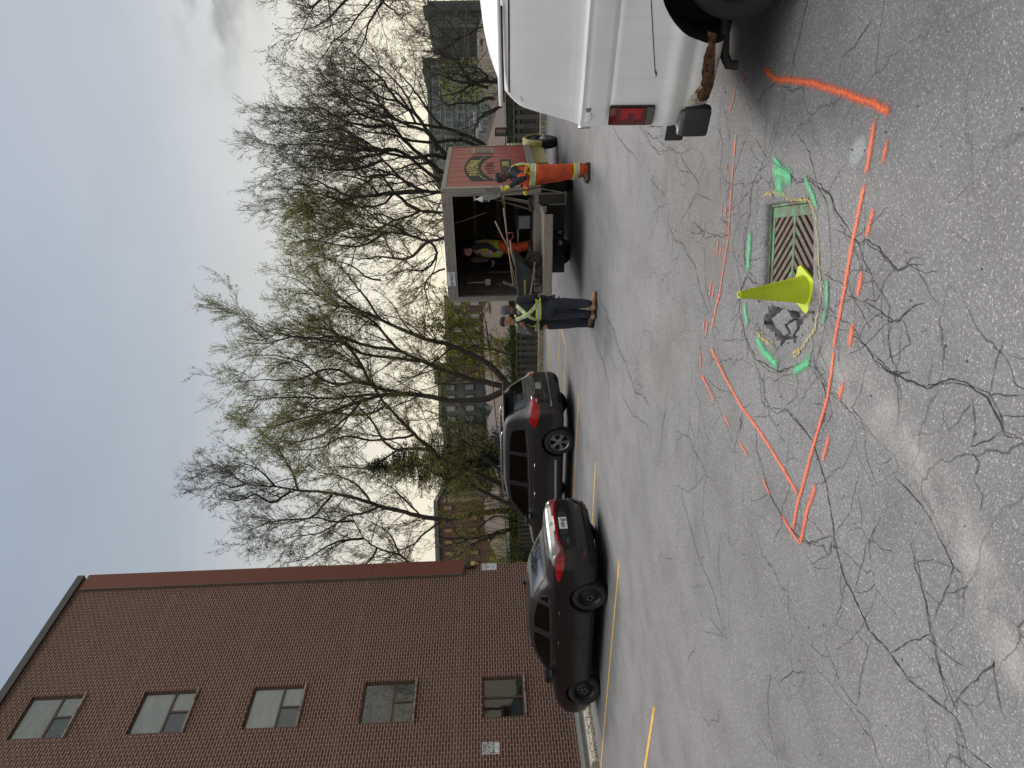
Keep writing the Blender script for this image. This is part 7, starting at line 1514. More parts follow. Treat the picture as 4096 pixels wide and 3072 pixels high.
mb = MB(); mb.tube([(.05, -.09, .25), (.22, -.07, .18)], .012, 6); mb.tube([(.05, .09, .25), (.22, .07, .18)], .012, 6); mb.tube([(.22, -.09, .18), (.22, .09, .18)], .010, 6); mb.build('wheel_fork', STM, wb, smooth=True)
mb = MB(); mb.lathe([(.10, -.035), (.155, -.045), (.18, -.02), (.18, .02), (.155, .045), (.10, .035)], 32, M=TR(.22, 0, .18, rx=math.pi / 2)); w_ = mb.build('wheel', mat('barrow_tyre', (.035, .033, .031), .85), wb, smooth=True); mb = MB(); mb.lathe([(0, .045), (.025, .045), (.03, .02), (.095, .024), (.105, .036)], 28, M=TR(.22, 0, .18, rx=math.pi / 2)); mb.lathe([(0, .045), (.025, .045), (.03, .02), (.095, .024), (.105, .036)], 28, M=TR(.22, 0, .18, rx=-math.pi / 2)); mb.build('wheel_disc', mat('barrow_disc', (.05, .048, .045), .6), w_, smooth=True)
# tools lying across the barrow
def toolobj(name, label, cat, grp=None): return empty(name, TRO, ANG_W, label, cat, grp)
A = pt(*z5(598, 535), -.30); B = pt(*z5(690, 1250), -.42)
rk = toolobj('asphalt_rake', 'long rake with a black grip lying across the barrow, toothed head at the left end', 'rake'); d = (A - B).normalized()
mb = MB(); mb.tube([A, B], .014, 8); mb.build('shaft', HND, rk, smooth=True); mb = MB(); mb.tube([A + d * .01, A - d * .28], .020, 8); mb.build('grip', BLK, rk, smooth=True)
H0 = pt(*z5(612, 1225), -.42); H1 = pt(*z5(720, 1262), -.36); mb = MB(); mb.tube([H0, H1], .016, 4, flat=2.2)
for k in range(16): q = H0.lerp(H1, k / 15); mb.tube([q, q + Vector((-.01, .055, -.02))], .004, 4)
mb.tube([B, H0.lerp(H1, .5)], .010, 6); mb.build('rake_head', DST, rk)
A2_ = pt(*z5(610, 545), -.22); B2_ = pt(*z5(655, 1000), -.30); d = (A2_ - B2_).normalized(); rk = toolobj('lute_rake', 'long pale handled tool with a yellow taped grip lying across the barrow', 'rake')
mb = MB(); mb.tube([A2_, B2_, pt(*z5(712, 1250), -.34)], .013, 8); mb.build('shaft', HND, rk, smooth=True); mb = MB(); mb.tube([A2_, A2_ - d * .26], .018, 8); mb.build('grip', mat('yellow_tape', (.38, .28, .07), .7), rk, smooth=True)
mb = MB(); q = pt(*z5(712, 1250), -.34); mb.box(q.x - .02, q.x + .2, q.y - .015, q.y + .015, q.z - .06, q.z + .06, bev=.005); mb.build('lute_blade', DST, rk)
sh = toolobj('wooden_shovel', 'worn wooden tool handle sticking up diagonally out of the barrow', 'shovel'); mb = MB(); mb.tube([pt(*z5(547, 750), -.45), pt(*z5(610, 880), -.45), pt(*z5(690, 1010), -.40)], [.013, .015, .016], 8); mb.build('shaft', HND, sh, smooth=True); mb = MB(); q = pt(*z5(700, 1060), -.38); mb.box(q.x - .12, q.x + .10, q.y - .12, q.y + .14, q.z - .03, q.z - .018, bev=.005); mb.build('blade', DST, sh)
dg_ = toolobj('red_grip_shovel', 'short shovel with a red D-shaped grip lying in the barrow', 'shovel'); g = [pt(*z5(*q), -.50) for q in ((645, 845), (685, 838), (690, 870), (672, 900), (650, 895), (640, 860), (645, 845))]; mb = MB(); mb.tube(g, .012, 6); mb.build('grip', mat('red_plastic', (.22, .02, .025), .5), dg_, smooth=True)
mb = MB(); mb.tube([pt(*z5(665, 898), -.50), pt(*z5(675, 990), -.50), pt(*z5(700, 1090), -.48)], [.016, .018, .016], 8); mb.build('shaft', HND, dg_, smooth=True); mb = MB(); q = pt(*z5(700, 1120), -.46); mb.box(q.x - .10, q.x + .10, q.y - .14, q.y + .14, q.z - .05, q.z - .038, bev=.005); mb.build('blade', DST, dg_)
# ================================================================== PEOPLE
def cone_(mb, p0, p1, r0, r1, fl=1.0, n=14):
    p0 = Vector(p0); p1 = Vector(p1); d = (p1 - p0).normalized(); L_ = (p1 - p0).length
    pts = []; rr = []
    for k in range(4): a = math.pi / 2 * k / 4; pts.append(p0 - d * r0 * .8 * math.cos(a)); rr.append(max(.002, r0 * math.sin(a)))
    pts += [p0, p0.lerp(p1, .5), p1]; rr += [r0, (r0 + r1) / 2, r1]
    for k in range(1, 5): a = math.pi / 2 * k / 4; pts.append(p1 + d * r1 * .8 * math.sin(a)); rr.append(max(.002, r1 * math.cos(a)))
    mb.tube(pts, rr, n)
def flesh(name, segs, m, parent, vox=.014, sm=3, fold=0.0, fs=9, balls=()):
    """one continuous skin over tapered limbs"""
    mb = MB()
    for s_ in segs: cone_(mb, *s_)
    for c, r, sc in balls: mb.ball(c, r, 12, sc=sc)
    me = bpy.data.meshes.new('t'); me.from_pydata(mb.v, [], mb.f); o = bpy.data.objects.new('t', me); COL.objects.link(o)
    bm = bmesh.new(); bm.from_mesh(me); bmesh.ops.recalc_face_normals(bm, faces=bm.faces); bm.to_mesh(me); bm.free()
    md = o.modifiers.new('r', 'REMESH'); md.mode = 'VOXEL'; md.voxel_size = vox; md.use_smooth_shade = True; ms = o.modifiers.new('s', 'SMOOTH'); ms.iterations = sm; ms.factor = .5
    dg = bpy.context.evaluated_depsgraph_get(); m2 = bpy.data.meshes.new_from_object(o.evaluated_get(dg)); bpy.data.objects.remove(o); m2.name = name; m2.materials.clear()
    if fold:
        for v, nn in zip(m2.vertices, [n.vector.copy() for n in m2.vertex_normals]):
            p = v.co; f = mnoise.noise(Vector((p.x * fs, p.y * fs, p.z * fs * .55))) + .5 * mnoise.noise(Vector((p.x * fs * 2.1 + 7, p.y * fs * 2.1, p.z * fs * 1.3))); v.co = p + nn * f * fold
    return link(name, m2, m, parent, True)
def bvh_of(o): return BVHTree.FromPolygons([v.co.copy() for v in o.data.vertices], [list(p.vertices) for p in o.data.polygons])
def band(bvh, name, m, parent, c, R, z0, z1, off=.006, n=40, tilt=0.0, a0=0, a1=2 * math.pi, thick=.006, zf=None):
    """a strip of tape round a limb or the body"""
    top = []; rows = [0, .5, 1]; full = abs(a1 - a0 - 2 * math.pi) < 1e-6; nn_ = n if full else n + 1; V = []; F = []
    for r in rows:
        for k in range(nn_):
            a = a0 + (a1 - a0) * k / n; z = z0 + (z1 - z0) * r + tilt * math.cos(a) + (zf(k / n) if zf else 0); d = Vector((-math.cos(a), -math.sin(a), 0)); o = Vector((c[0], c[1], z)) - d * R * 1.0
            h = bvh.ray_cast(o, d, R * 1.4); q = h[0] if h[0] is not None else Vector((c[0], c[1], z)) - d * .1; V.append(q - d * off)
    nb = len(V)
    for v in list(V): d = (Vector((c[0], c[1], v.z)) - v).normalized(); V.append(v + d * thick)
    for r in range(2):
        for k in range(n):
            a, b = r * nn_ + k, r * nn_ + (k + 1) % nn_; F.append((a, b, b + nn_, a + nn_)); F.append((a + nb, a + nn_ + nb, b + nn_ + nb, b + nb))
    for k in range(n):
        a, b = k, (k + 1) % nn_; F.append((a, a + nb, b + nb, b)); a, b = 2 * nn_ + k, 2 * nn_ + (k + 1) % nn_; F.append((a, b, b + nb, a + nb))
    mb = MB(); mb.add(V, F); return mb.build(name, m, parent, auto=50)
def skin_mat(n, c): 
    m, t, b = newmat(n); Lk(t, mixc(t, noise_fac(t, 12, 4, .3, .7), tuple(x * .85 for x in c), tuple(x * 1.1 for x in c)), b.inputs['Base Color']); b.inputs['Roughness'].default_value = .5; b.inputs['Subsurface Weight'].default_value = .08; b.inputs['Subsurface Scale'].default_value = .01; return m
SK_D = skin_mat('dark_skin', (.10, .052, .036)); SK_M = skin_mat('brown_skin', (.14, .082, .06)); SK_L = skin_mat('light_skin', (.42, .22, .16))
ORC = mat('orange_cloth', (.46, .06, .018), .85, var=.25, vs=5, bmp=(60, .3)); NVY = mat('dark_cloth', (.014, .017, .024), .9, var=.3, vs=6, bmp=(70, .3)); DEN = mat('dark_denim', (.020, .024, .034), .9, var=.35, vs=7, bmp=(80, .3)); LIM = mat('lime_tape', (.55, .68, .06), .6, var=.05); SIL = mat('silver_tape', (.42, .43, .46), .4, .2, var=.06); YVS = mat('lime_vest', (.36, .44, .04), .8, var=.25, vs=5, bmp=(60, .3)); ORB = mat('orange_tape', (.62, .13, .03), .7)
TAN = mat('tan_leather', (.32, .19, .10), .75, var=.2, vs=9); BRN = mat('brown_leather', (.09, .06, .04), .8, var=.3, vs=9); CAPM = mat('black_cap', (.012, .013, .015), .8); GRH = mat('grey_hair', (.12, .12, .13), .95, var=.4, vs=60, bmp=(160, .8)); GLV = mat('yellow_glove', (.55, .47, .04), .85, var=.25, vs=14); GLB = mat('black_glove', (.012, .012, .013), .8); GLG = mat('grey_glove', (.26, .22, .19), .9)
EYE = mat('eye_white', (.6, .6, .58), .3); IRS = mat('iris', (.02, .012, .008), .2); LIP = mat('lip', (.20, .08, .06), .5)
def head(parent, c, yaw, pitch, skin, hair=None, cap=None, roll=0, s=1.0, stubble=None):
    """head about its centre (eye level), facing +x after yaw / pitch"""
    T = TR(*c, rz=yaw) @ Matrix.Rotation(pitch, 4, 'Y') @ Matrix.Rotation(roll, 4, 'X'); mb = MB()
    def b_(p, r, sc): mb.ball(Vector(p) * s, r * s, 14, sc=sc)
    b_((-.012, 0, .03), .092, (1.05, .82, 1.0)); b_((.03, 0, -.035), .066, (.95, .86, 1.05)); b_((.052, 0, -.088), .034, (1, 1.05, .75)); b_((.055, 0, .022), .05, (.62, 1.15, .55)); b_((.082, 0, -.015), .020, (1.0, .62, 1.3)); b_((.096, 0, -.032), .0135, (1, 1.15, .8))
    b_((.058, .038, -.02), .026, (.9, .8, .8)); b_((.058, -.038, -.02), .026, (.9, .8, .8)); b_((.083, 0, -.060), .018, (.6, 1.25, .5))
    for q in (-1, 1): b_((-.012, q * .078, -.008), .030, (.55, .22, 1.0)); b_((-.03, q * .05, -.06), .035, (1, .6, .8))
    me = bpy.data.meshes.new('t'); me.from_pydata(mb.v, [], mb.f); o = bpy.data.objects.new('t', me); COL.objects.link(o); md = o.modifiers.new('r', 'REMESH'); md.mode = 'VOXEL'; md.voxel_size = .0055; ms = o.modifiers.new('s', 'SMOOTH'); ms.iterations = 3; ms.factor = .5
    dg = bpy.context.evaluated_depsgraph_get(); m2 = bpy.data.meshes.new_from_object(o.evaluated_get(dg)); bpy.data.objects.remove(o); bv = BVHTree.FromPolygons([v.co.copy() for v in m2.vertices], [list(p.vertices) for p in m2.polygons]); vs2 = [v.co.copy() for v in m2.vertices]; fs2 = [list(p.vertices) for p in m2.polygons]
    bpy.data.meshes.remove(m2)
    ex = MB()
    for q in (-1, 1):
        ex.ball(Vector((.071, q * .030, .008)) * s, .0115 * s, 8, M=T, sc=(.8, 1, .72)); 
    eo = ex.build('eyes', EYE, parent, smooth=True); ex = MB()
    for q in (-1, 1): ex.ball(Vector((.079, q * .030, .008)) * s, .0052 * s, 6, M=T, sc=(.5, 1, 1))
    ex.build('iris', IRS, eo, smooth=True); ex = MB(); ex.ball(Vector((.0925, 0, -.0605)) * s, .016 * s, 8, M=T, sc=(.28, 1.25, .26)); ex.build('lips', LIP, parent, smooth=True)
    if hair or stubble or True:
        ex = MB()
        for q in (-1, 1): ex.tube([T @ (Vector((.080, q * .016, .026)) * s), T @ (Vector((.080, q * .032, .031)) * s), T @ (Vector((.070, q * .048, .024)) * s)], [.003, .0045, .0025], 6)
        ex.build('eyebrows', hair or CAPM, parent, smooth=True)
    if hair:
        keep = [i for i, f in enumerate(fs2) if (lambda p: (p.z > .035 * s and p.x < .055 * s) or (p.x < -.02 * s and p.z > -.045 * s) or (p.z > .0 and p.x < -.0 * s and abs(p.y) < .072 * s))(sum((vs2[j] for j in f), Vector((0, 0, 0))) / len(f))]
        used = sorted({j for i in keep for j in fs2[i]}); ix = {j: k for k, j in enumerate(used)}; c0 = Vector((-.01, 0, .02)) * s
        mb2 = MB(); mb2.add([T @ (vs2[j] + (vs2[j] - c0).normalized() * .006 * s) for j in used], [tuple(ix[j] for j in fs2[i]) for i in keep]); h = mb2.build('hair', hair, parent, smooth=True)
    if cap is not None:
        mb2 = MB(); prof = [(.0, .132), (.03, .130), (.062, .118), (.084, .094), (.094, .062), (.0965, .038), (.093, .034)]
        mb2.lathe([(r * s, z * s) for r, z in prof], 24, M=T @ TR(-.012 * s, 0, 0, s=(1.05, .86, 1))); n = 12; vs3 = []; fs3 = []
        fr = -1 if cap == 'back' else 1
        for k in range(n + 1): a = -1.05 + 2.1 * k / n; vs3 += [(Vector((fr * .088 * math.cos(a) - .012, .080 * math.sin(a), .040)) * s), (Vector((fr * (.10 + .072 * math.cos(a * .9)) - .012, .074 * math.sin(a), .028 - .004 * math.cos(a))) * s)]
        nv = len(vs3); vs3 += [v - Vector((0, 0, .005)) for v in vs3]
        for k in range(n): a = 2 * k; fs3 += [(a, a + 1, a + 3, a + 2), (a + nv, a + 2 + nv, a + 3 + nv, a + 1 + nv), (a + 1, a + 1 + nv, a + 3 + nv, a + 3)]
        mb2.add([T @ v for v in vs3], fs3); mb2.build('cap', CAPM, parent, auto=40)
    hb = [T @ v for v in vs2]; return hb, fs2
def hand(base, d, up, side, curl, s=1.0, thumb=1):
    """segments of a hand: palm and five bent fingers. d = direction of the fingers, up = back of the hand, side = towards the thumb"""
    d = Vector(d).normalized(); up = Vector(up); up = (up - d * up.dot(d)).normalized(); sd2 = up.cross(d) * thumb; b = Vector(base); S_ = []
    for q in (-.028, -.009, .010, .028): S_.append((b, b + d * .085 * s + sd2 * q * s, .014 * s, .0125 * s))
    S_.append((b + sd2 * .01, b + d * .05 * s, .022 * s, .020 * s))
    for q, L_ in ((-.030, .058), (-.010, .072), (.010, .078), (.030, .070)):
        p = b + d * .088 * s + sd2 * q * s; dd = d.copy(); 
        for k, f in enumerate((.45, .32, .25)):
            a = curl * (.55, .85, .7)[k]; ax = sd2 * (1 if True else 1); dd = (Matrix.Rotation(-a * (1 if thumb > 0 else -1), 3, ax) @ dd); e = p + dd * L_ * f * s; S_.append((p, e, (.0095, .0088, .008)[k] * s, (.0088, .008, .007)[k] * s)); p = e
    p = b + d * .02 * s + sd2 * .022 * s; t1 = (d * .6 + sd2 * .8 - up * .2 * curl).normalized(); e = p + t1 * .042 * s; S_.append((p, e, .013 * s, .011 * s)); t2 = (d * .9 + sd2 * .25 - up * .5 * curl).normalized(); S_.append((e, e + t2 * .032 * s, .011 * s, .0085 * s))
    return S_
def body_of(name, parent, skin, hv, extra_segs, vox=.008):
    """head mesh joined with neck, hands and inner limbs as one continuous skin"""
    hb, hf = hv; mb = MB(); mb.add(hb, [tuple(f) for f in hf])
    for s_ in extra_segs: cone_(mb, *s_)
    me = bpy.data.meshes.new('t'); me.from_pydata(mb.v, [], mb.f); o = bpy.data.objects.new('t', me); COL.objects.link(o); md = o.modifiers.new('r', 'REMESH'); md.mode = 'VOXEL'; md.voxel_size = vox; ms = o.modifiers.new('s', 'SMOOTH'); ms.iterations = 1; ms.factor = .4
    dg = bpy.context.evaluated_depsgraph_get(); m2 = bpy.data.meshes.new_from_object(o.evaluated_get(dg)); bpy.data.objects.remove(o); m2.name = name; m2.materials.clear(); return link(name, m2, skin, parent, True)
def boot(parent, p, yaw, m, sole=BLK, L_=.29, name='boot', low=False):
    T = TR(p[0], p[1], p[2], rz=yaw); mb = MB(); q = [(-.08, 0, .075, .048), (.0, 0, .075, .05), (.08, 0, .06, .05), (.15, 0, .045, .046), (.19, 0, .040, .036)]
    me = bpy.data.meshes.new('t'); mb.tube([(a, b, c) for a, b, c, r in q], [r for *_, r in q], 12); 
    if not low: mb.tube([(-.035, 0, .06), (-.03, 0, .20)], [.052, .058], 12)
    mb.ball((-.07, 0, .06), .05, 8); mb.ball((.175, 0, .045), .046, 8, sc=(1, 1, .9)); me.from_pydata([tuple(v) for v in mb.v], [], mb.f); o = bpy.data.objects.new('t', me); COL.objects.link(o); md = o.modifiers.new('r', 'REMESH'); md.mode = 'VOXEL'; md.voxel_size = .008; ms = o.modifiers.new('s', 'SMOOTH'); ms.iterations = 4
    dg = bpy.context.evaluated_depsgraph_get(); m2 = bpy.data.meshes.new_from_object(o.evaluated_get(dg)); bpy.data.objects.remove(o); m2.name = name; m2.materials.clear(); m2.transform(T); b_ = link(name, m2, m, parent, True)
    mb = MB(); P_ = roundpoly([(-.115, -.042), (.05, -.046), (.20, -.052), (.235, 0), (.20, .052), (.05, .046), (-.115, .042)], .04); mb.prism(P_, -.002, .024, M=T); mb.build('sole', sole, b_, auto=30); return b_
# ---- 1 man in orange, at the truck's right corner, facing camera-left
A_O = math.radians(180)
p = empty('person', (3.955, 12.93, 0), A_O, 'worker in orange overalls and black cap holding up a shovel beside the red truck', 'person')
hv = head(p, (.06, 0, 1.655), .0, .38, SK_D, cap='front')
sh_base = Vector((.36, .13, 0))
armL = [((.0, .19, 1.44), (.17, .32, 1.24), .062, .05), ((.17, .32, 1.24), (.30, .23, 1.50), .048, .034)]; armR = [((.0, -.19, 1.44), (.14, -.30, 1.20), .062, .05), ((.14, -.30, 1.20), (.33, -.02, 1.18), .048, .034)]
hL = hand((.315, .215, 1.53), (.25, -.25, .9), (-.5, .8, 0), 0, 1.25, 1.15, -1); hR = hand((.335, .0, 1.18), (.5, .85, .1), (.3, 0, 1), 0, 1.25, 1.1, 1)
core = [((.0, 0, 1.0), (.0, 0, 1.40), .12, .12), ((.0, 0, 1.42), (.03, 0, 1.56), .058, .055), ((0, 0, 1.40), (0, .17, 1.42), .06, .05), ((0, 0, 1.40), (0, -.17, 1.42), .06, .05)] + [(a, b, r * .8, s_ * .8) for a, b, r, s_ in armL + armR] + [((-.02, .10, .95), (-.02, .11, .12), .08, .05), ((-.02, -.10, .95), (-.02, -.11, .12), .08, .05)]
body_of('body', p, SK_D, hv, core + [(a, b, r * .92, q * .92) for a, b, r, q in hL[:3]])
st_ = flesh('shirt', [((.03, 0, 1.05), (.01, 0, 1.32), .185, .18), ((.0, 0, 1.32), (-.01, 0, 1.44), .17, .11), ((-.01, .10, 1.40), (0, .20, 1.43), .10, .075), ((-.01, -.10, 1.40), (0, -.20, 1.43), .10, .075), ((.0, 0, 1.45), (.02, 0, 1.50), .075, .066), (armL[0][0], armL[0][1], .078, .062), (armL[1][0], armL[1][1], .060, .045), (armR[0][0], armR[0][1], .078, .062), (armR[1][0], armR[1][1], .060, .045)], NVY, p, .012, 3, .008)
tr_ = flesh('overalls', [((.045, .0, 1.10), (.03, 0, 1.0), .205, .21), ((.03, .08, .95), (.0, .115, .50), .165, .125), ((.0, .115, .50), (-.02, .12, .14), .122, .098), ((.03, -.08, .95), (.0, -.10, .50), .165, .125), ((.0, -.10, .50), (-.02, -.11, .14), .122, .098), ((.05, 0, 1.12), (.02, 0, 1.22), .20, .19)], ORC, p, .012, 3, .014)
vbv = bvh_of(st_)
# bib: front and back panels over the shirt
for nm, xs2 in (('bib', 1), ('bib_back', -1)):
    poly = roundpoly([(-.13, 1.12), (.13, 1.12), (.10, 1.38), (-.10, 1.38)] if xs2 > 0 else [(-.15, 1.10), (.15, 1.10), (.13, 1.44), (-.13, 1.44)], .03); patch(vbv, poly, 'x', xs2, .014, nm, ORC, p, st=.03, thick=.012)
for s_ in (1, -1):
    patch(vbv, [(-.15, 1.10), (-.17, 1.20), (-.17, 1.46), (-.12, 1.46), (-.11, 1.22), (-.02, 1.12), (.10, 1.16), (.12, 1.36), (.16, 1.36), (.17, 1.10)], 'y', s_, .014, 'side_panel', ORC, p, st=.03, thick=.012)
bvh2 = bvh_of(tr_); bd_ = band(bvh2, 'waist_tape', LIM, p, (.035, 0), .5, 1.015, 1.125, .008, tilt=.015); band(bvh2, 'silver_stripe', SIL, bd_, (.035, 0), .5, 1.04, 1.10, .013, tilt=.015)
for s_ in (1, -1):
    l = band(bvh2, 'leg_tape', LIM, p, (-.015, s_ * .113), .19, .20, .31, .008, 28); band(bvh2, 'silver_stripe', SIL, l, (-.015, s_ * .113), .19, .226, .284, .013, 28)
    patch(vbv, [(-.17, 1.12), (-.12, 1.12), (-.075, 1.46), (-.125, 1.46)], 'y', s_, .020, 'shoulder_tape', LIM, p, st=.02); patch(vbv, [(-.155, 1.12), (-.135, 1.12), (-.09, 1.46), (-.11, 1.46)], 'y', s_, .024, 'silver_stripe', SIL, p, st=.02)
    patch(vbv, [(s_ * .12, 1.10), (s_ * .17, 1.14), (-s_ * .07, 1.44), (-s_ * .12, 1.42)], 'x', -1, .022, 'back_tape', LIM, p, st=.02); patch(vbv, [(s_ * .132, 1.11), (s_ * .158, 1.13), (-s_ * .082, 1.435), (-s_ * .108, 1.425)], 'x', -1, .028, 'silver_stripe', SIL, p, st=.02)
patch(vbv, [(.08, 1.10), (.11, 1.10), (-.02, 1.30), (-.05, 1.28)], 'y', 1, .022, 'side_tape', LIM, p, st=.02)
flesh('glove', [(a, b, r * 1.15, q * 1.15) for a, b, r, q in hL] + [((.30, .23, 1.49), (.315, .215, 1.54), .036, .034)], GLV, p, .006, 1); flesh('glove', [(a, b, r * 1.15, q * 1.15) for a, b, r, q in hR] + [((.30, -.05, 1.18), (.34, .0, 1.18), .036, .034)], GLV, p, .006, 1)
[flesh('trouser_cuff', [((-.02, y_, .15), (-.02, y_, .07), .088, .075)], ORC, p, .012, 1, .012, 22) for y_ in (.12, -.11)]
boot(p, (-.02, .12, 0), -.15, BRN); boot(p, (-.03, -.11, 0), .05, BRN)
# his shovel, blade up
so_ = empty('shovel', (3.955 - .36, 12.93 - .12, 0), A_O, 'square-mouth shovel held blade up in the yellow gloved hand', 'shovel')
mb = MB(); mb.tube([(-.06, .02, .92), (.0, 0, 1.30), (.035, .0, 1.72)], [.016, .016, .018], 8); mb.build('shaft', BRN, so_, smooth=True)
mb = MB(); mb.tube([(-.09, -.05, .90), (-.06, .02, .93), (-.05, .09, .90), (-.10, .06, .84), (-.12, -.02, .84), (-.09, -.05, .90)], .012, 6); mb.build('grip', BLK, so_, smooth=True)
mb = MB(); vs_ = []; fs = []; R0 = 7; C0 = 8
for i in range(R0 + 1):
    for j in range(C0 + 1):
        u = i / R0; w = (j / C0 - .5) * 2; wd = .085 + .03 * min(1, u * 3) - (.03 * (u - .75) * 4 * abs(w) if u > .75 else 0); vs_.append((.05 + u * .11 + .035 * w * w + .01 * math.sin(u * 3), w * wd, 1.70 + u * .33 - .05 * (u > .9) * w * w))
n_ = len(vs_); vs_ += [(x + .004, y, z) for x, y, z in vs_]
for i in range(R0):
    for j in range(C0): a = i * (C0 + 1) + j; fs += [(a, a + 1, a + C0 + 2, a + C0 + 1), (a + n_, a + C0 + 1 + n_, a + C0 + 2 + n_, a + 1 + n_)]
mb.add(vs_, fs, M=TR(rz=.9, x=-.02)); mb.tube([(.035, 0, 1.68), (.05, 0, 1.80)], [.022, .012], 8); mb.build('blade', mat('shovel_steel', (.32, .31, .29), .45, .5, var=.3, vs=9), so_, smooth=True)
# ---- 2 man in dark work clothes seen from behind
A_D = math.radians(58); D0 = Vector((1.335, 12.55, 0))
p = empty('person', D0, A_D, 'grey-haired worker in dark clothes with crossed reflective tape on his back, tan boots', 'person')
hv = head(p, (.03, -.01, 1.665), -.25, .10, SK_M, hair=GRH)
# left = away-left of camera; the visible right arm hangs on the camera's right
aR_ = [((-.01, -.20, 1.44), (-.03, -.27, 1.17), .062, .05), ((-.03, -.27, 1.17), (.05, -.22, .95), .046, .034)]; aL_ = [((-.01, .20, 1.44), (.02, .26, 1.17), .062, .05), ((.02, .26, 1.17), (.20, .16, 1.02), .046, .034)]
hR = hand((.055, -.215, .93), (.18, .06, -1), (-.2, -1, 0), 0, .55, 1.12, -1); hL = hand((.215, .15, 1.01), (.9, -.3, -.15), (0, .4, 1), 0, .8, 1.1, 1)
body_of('body', p, SK_M, hv, [((0, 0, 1.0), (0, 0, 1.40), .12, .12), ((-.01, 0, 1.42), (.01, 0, 1.58), .062, .058), ((0, 0, 1.40), (0, .17, 1.42), .06, .05), ((0, 0, 1.40), (0, -.17, 1.42), .06, .05)] + [(a, b, r * .8, s_ * .8) for a, b, r, s_ in aR_ + aL_] + [((0, .10, .95), (.02, .11, .12), .08, .05), ((0, -.10, .95), (0, -.10, .12), .08, .05)] + hR[:3] + hL[:3])
jk = flesh('jacket', [((.02, 0, .98), (.0, 0, 1.28), .185, .185), ((.0, .05, 1.28), (-.01, .07, 1.38), .15, .12), ((.0, -.05, 1.28), (-.01, -.07, 1.38), .15, .12), ((-.01, .10, 1.40), (-.01, .21, 1.42), .095, .072), ((-.01, -.10, 1.40), (-.01, -.21, 1.42), .095, .072), ((-.01, 0, 1.46), (.0, 0, 1.515), .078, .068), ((.03, 0, .92), (.02, 0, 1.0), .19, .185)] + [(aR_[0][0], aR_[0][1], .078, .064), (aR_[1][0], aR_[1][1], .062, .046), (aL_[0][0], aL_[0][1], .078, .064), (aL_[1][0], aL_[1][1], .062, .046)], NVY, p, .012, 3, .008)
tr_ = flesh('trousers', [((.01, 0, .95), (.01, 0, .86), .175, .175), ((.01, .085, .84), (.03, .105, .46), .125, .098), ((.03, .105, .46), (.0, .11, .15), .096, .078), ((.01, -.085, .84), (.02, -.10, .46), .125, .098), ((.02, -.10, .46), (-.02, -.105, .15), .096, .078)], DEN, p, .012, 3, .010)
vbv = bvh_of(jk); bd_ = band(vbv, 'waist_tape', LIM, p, (.01, 0), .30, 1.03, 1.13, .008); band(vbv, 'silver_stripe', SIL, bd_, (.01, 0), .30, 1.052, 1.108, .013)
for s_ in (1, -1):
    tp_ = patch(vbv, [(s_ * .175, 1.46), (s_ * .10, 1.47), (-s_ * .165, 1.13), (-s_ * .10, 1.12)][::1], 'x', -1, .018 + .005 * s_, 'back_tape', LIM, p, st=.02, thick=.012); patch(vbv, [(s_ * .158, 1.462), (s_ * .118, 1.468), (-s_ * .148, 1.128), (-s_ * .115, 1.122)], 'x', -1, .024 + .005 * s_, 'silver_stripe', SIL, tp_, st=.02)
    patch(vbv, [(s_ * .175, 1.46), (s_ * .10, 1.47), (s_ * .10, 1.10), (s_ * .17, 1.10)], 'x', 1, .018, 'front_tape', LIM, p, st=.02, thick=.012)
flesh('glove', [(a, b, r * 1.15, q * 1.15) for a, b, r, q in hR] + [((.045, -.22, .965), (.055, -.215, .93), .036, .032)], GLB, p, .006, 1); flesh('glove', [(a, b, r * 1.15, q * 1.15) for a, b, r, q in hL] + [((.18, .165, 1.03), (.215, .15, 1.01), .036, .032)], GLB, p, .006, 1)
boot(p, (.02, .11, 0), -.55, TAN); boot(p, (-.02, -.105, 0), -.95, TAN)
# ---- 3 man with a backwards black cap, half hidden, facing the camera side
A_P = math.radians(-48); D0 = Vector((1.17, 13.02, 0))
p = empty('person', D0, A_P, 'man in black beanie-like cap and plaid shirt gesturing behind the grey-haired worker', 'person')
PLD = None
def plaid():
    m, t, b = newmat('plaid_cloth'); tc_ = N(t, 'ShaderNodeTexCoord'); w1 = N(t, 'ShaderNodeTexWave'); w1.inputs['Scale'].default_value = 7; w2 = N(t, 'ShaderNodeTexWave'); w2.bands_direction = 'Z'; w2.inputs['Scale'].default_value = 7
    Lk(t, tc_.outputs['Object'], w1.inputs[0]); Lk(t, tc_.outputs['Object'], w2.inputs[0]); c = mixc(t, w1.outputs[1], (.02, .02, .022), (.11, .10, .09)); c = mixc(t, mth(t, 'MULTIPLY', w2.outputs[1], .5), c, (.13, .12, .11)); Lk(t, c, b.inputs['Base Color']); b.inputs['Roughness'].default_value = .9; return m
PLD = plaid()
hv = head(p, (.03, 0, 1.66), .35, .12, SK_L, cap='back')
aR_ = [((.0, -.20, 1.42), (.02, -.31, 1.18), .06, .05), ((.02, -.31, 1.18), (.20, -.36, 1.30), .045, .033)]; aL_ = [((.0, .20, 1.42), (.04, .27, 1.16), .06, .05), ((.04, .27, 1.16), (.22, .18, 1.08), .045, .033)]
hR = hand((.22, -.365, 1.315), (.75, -.35, .45), (-.4, 0, .9), 0, .25, 1.08, 1); hL = hand((.235, .175, 1.075), (.9, -.2, -.1), (0, .4, 1), 0, .6, 1.08, -1)
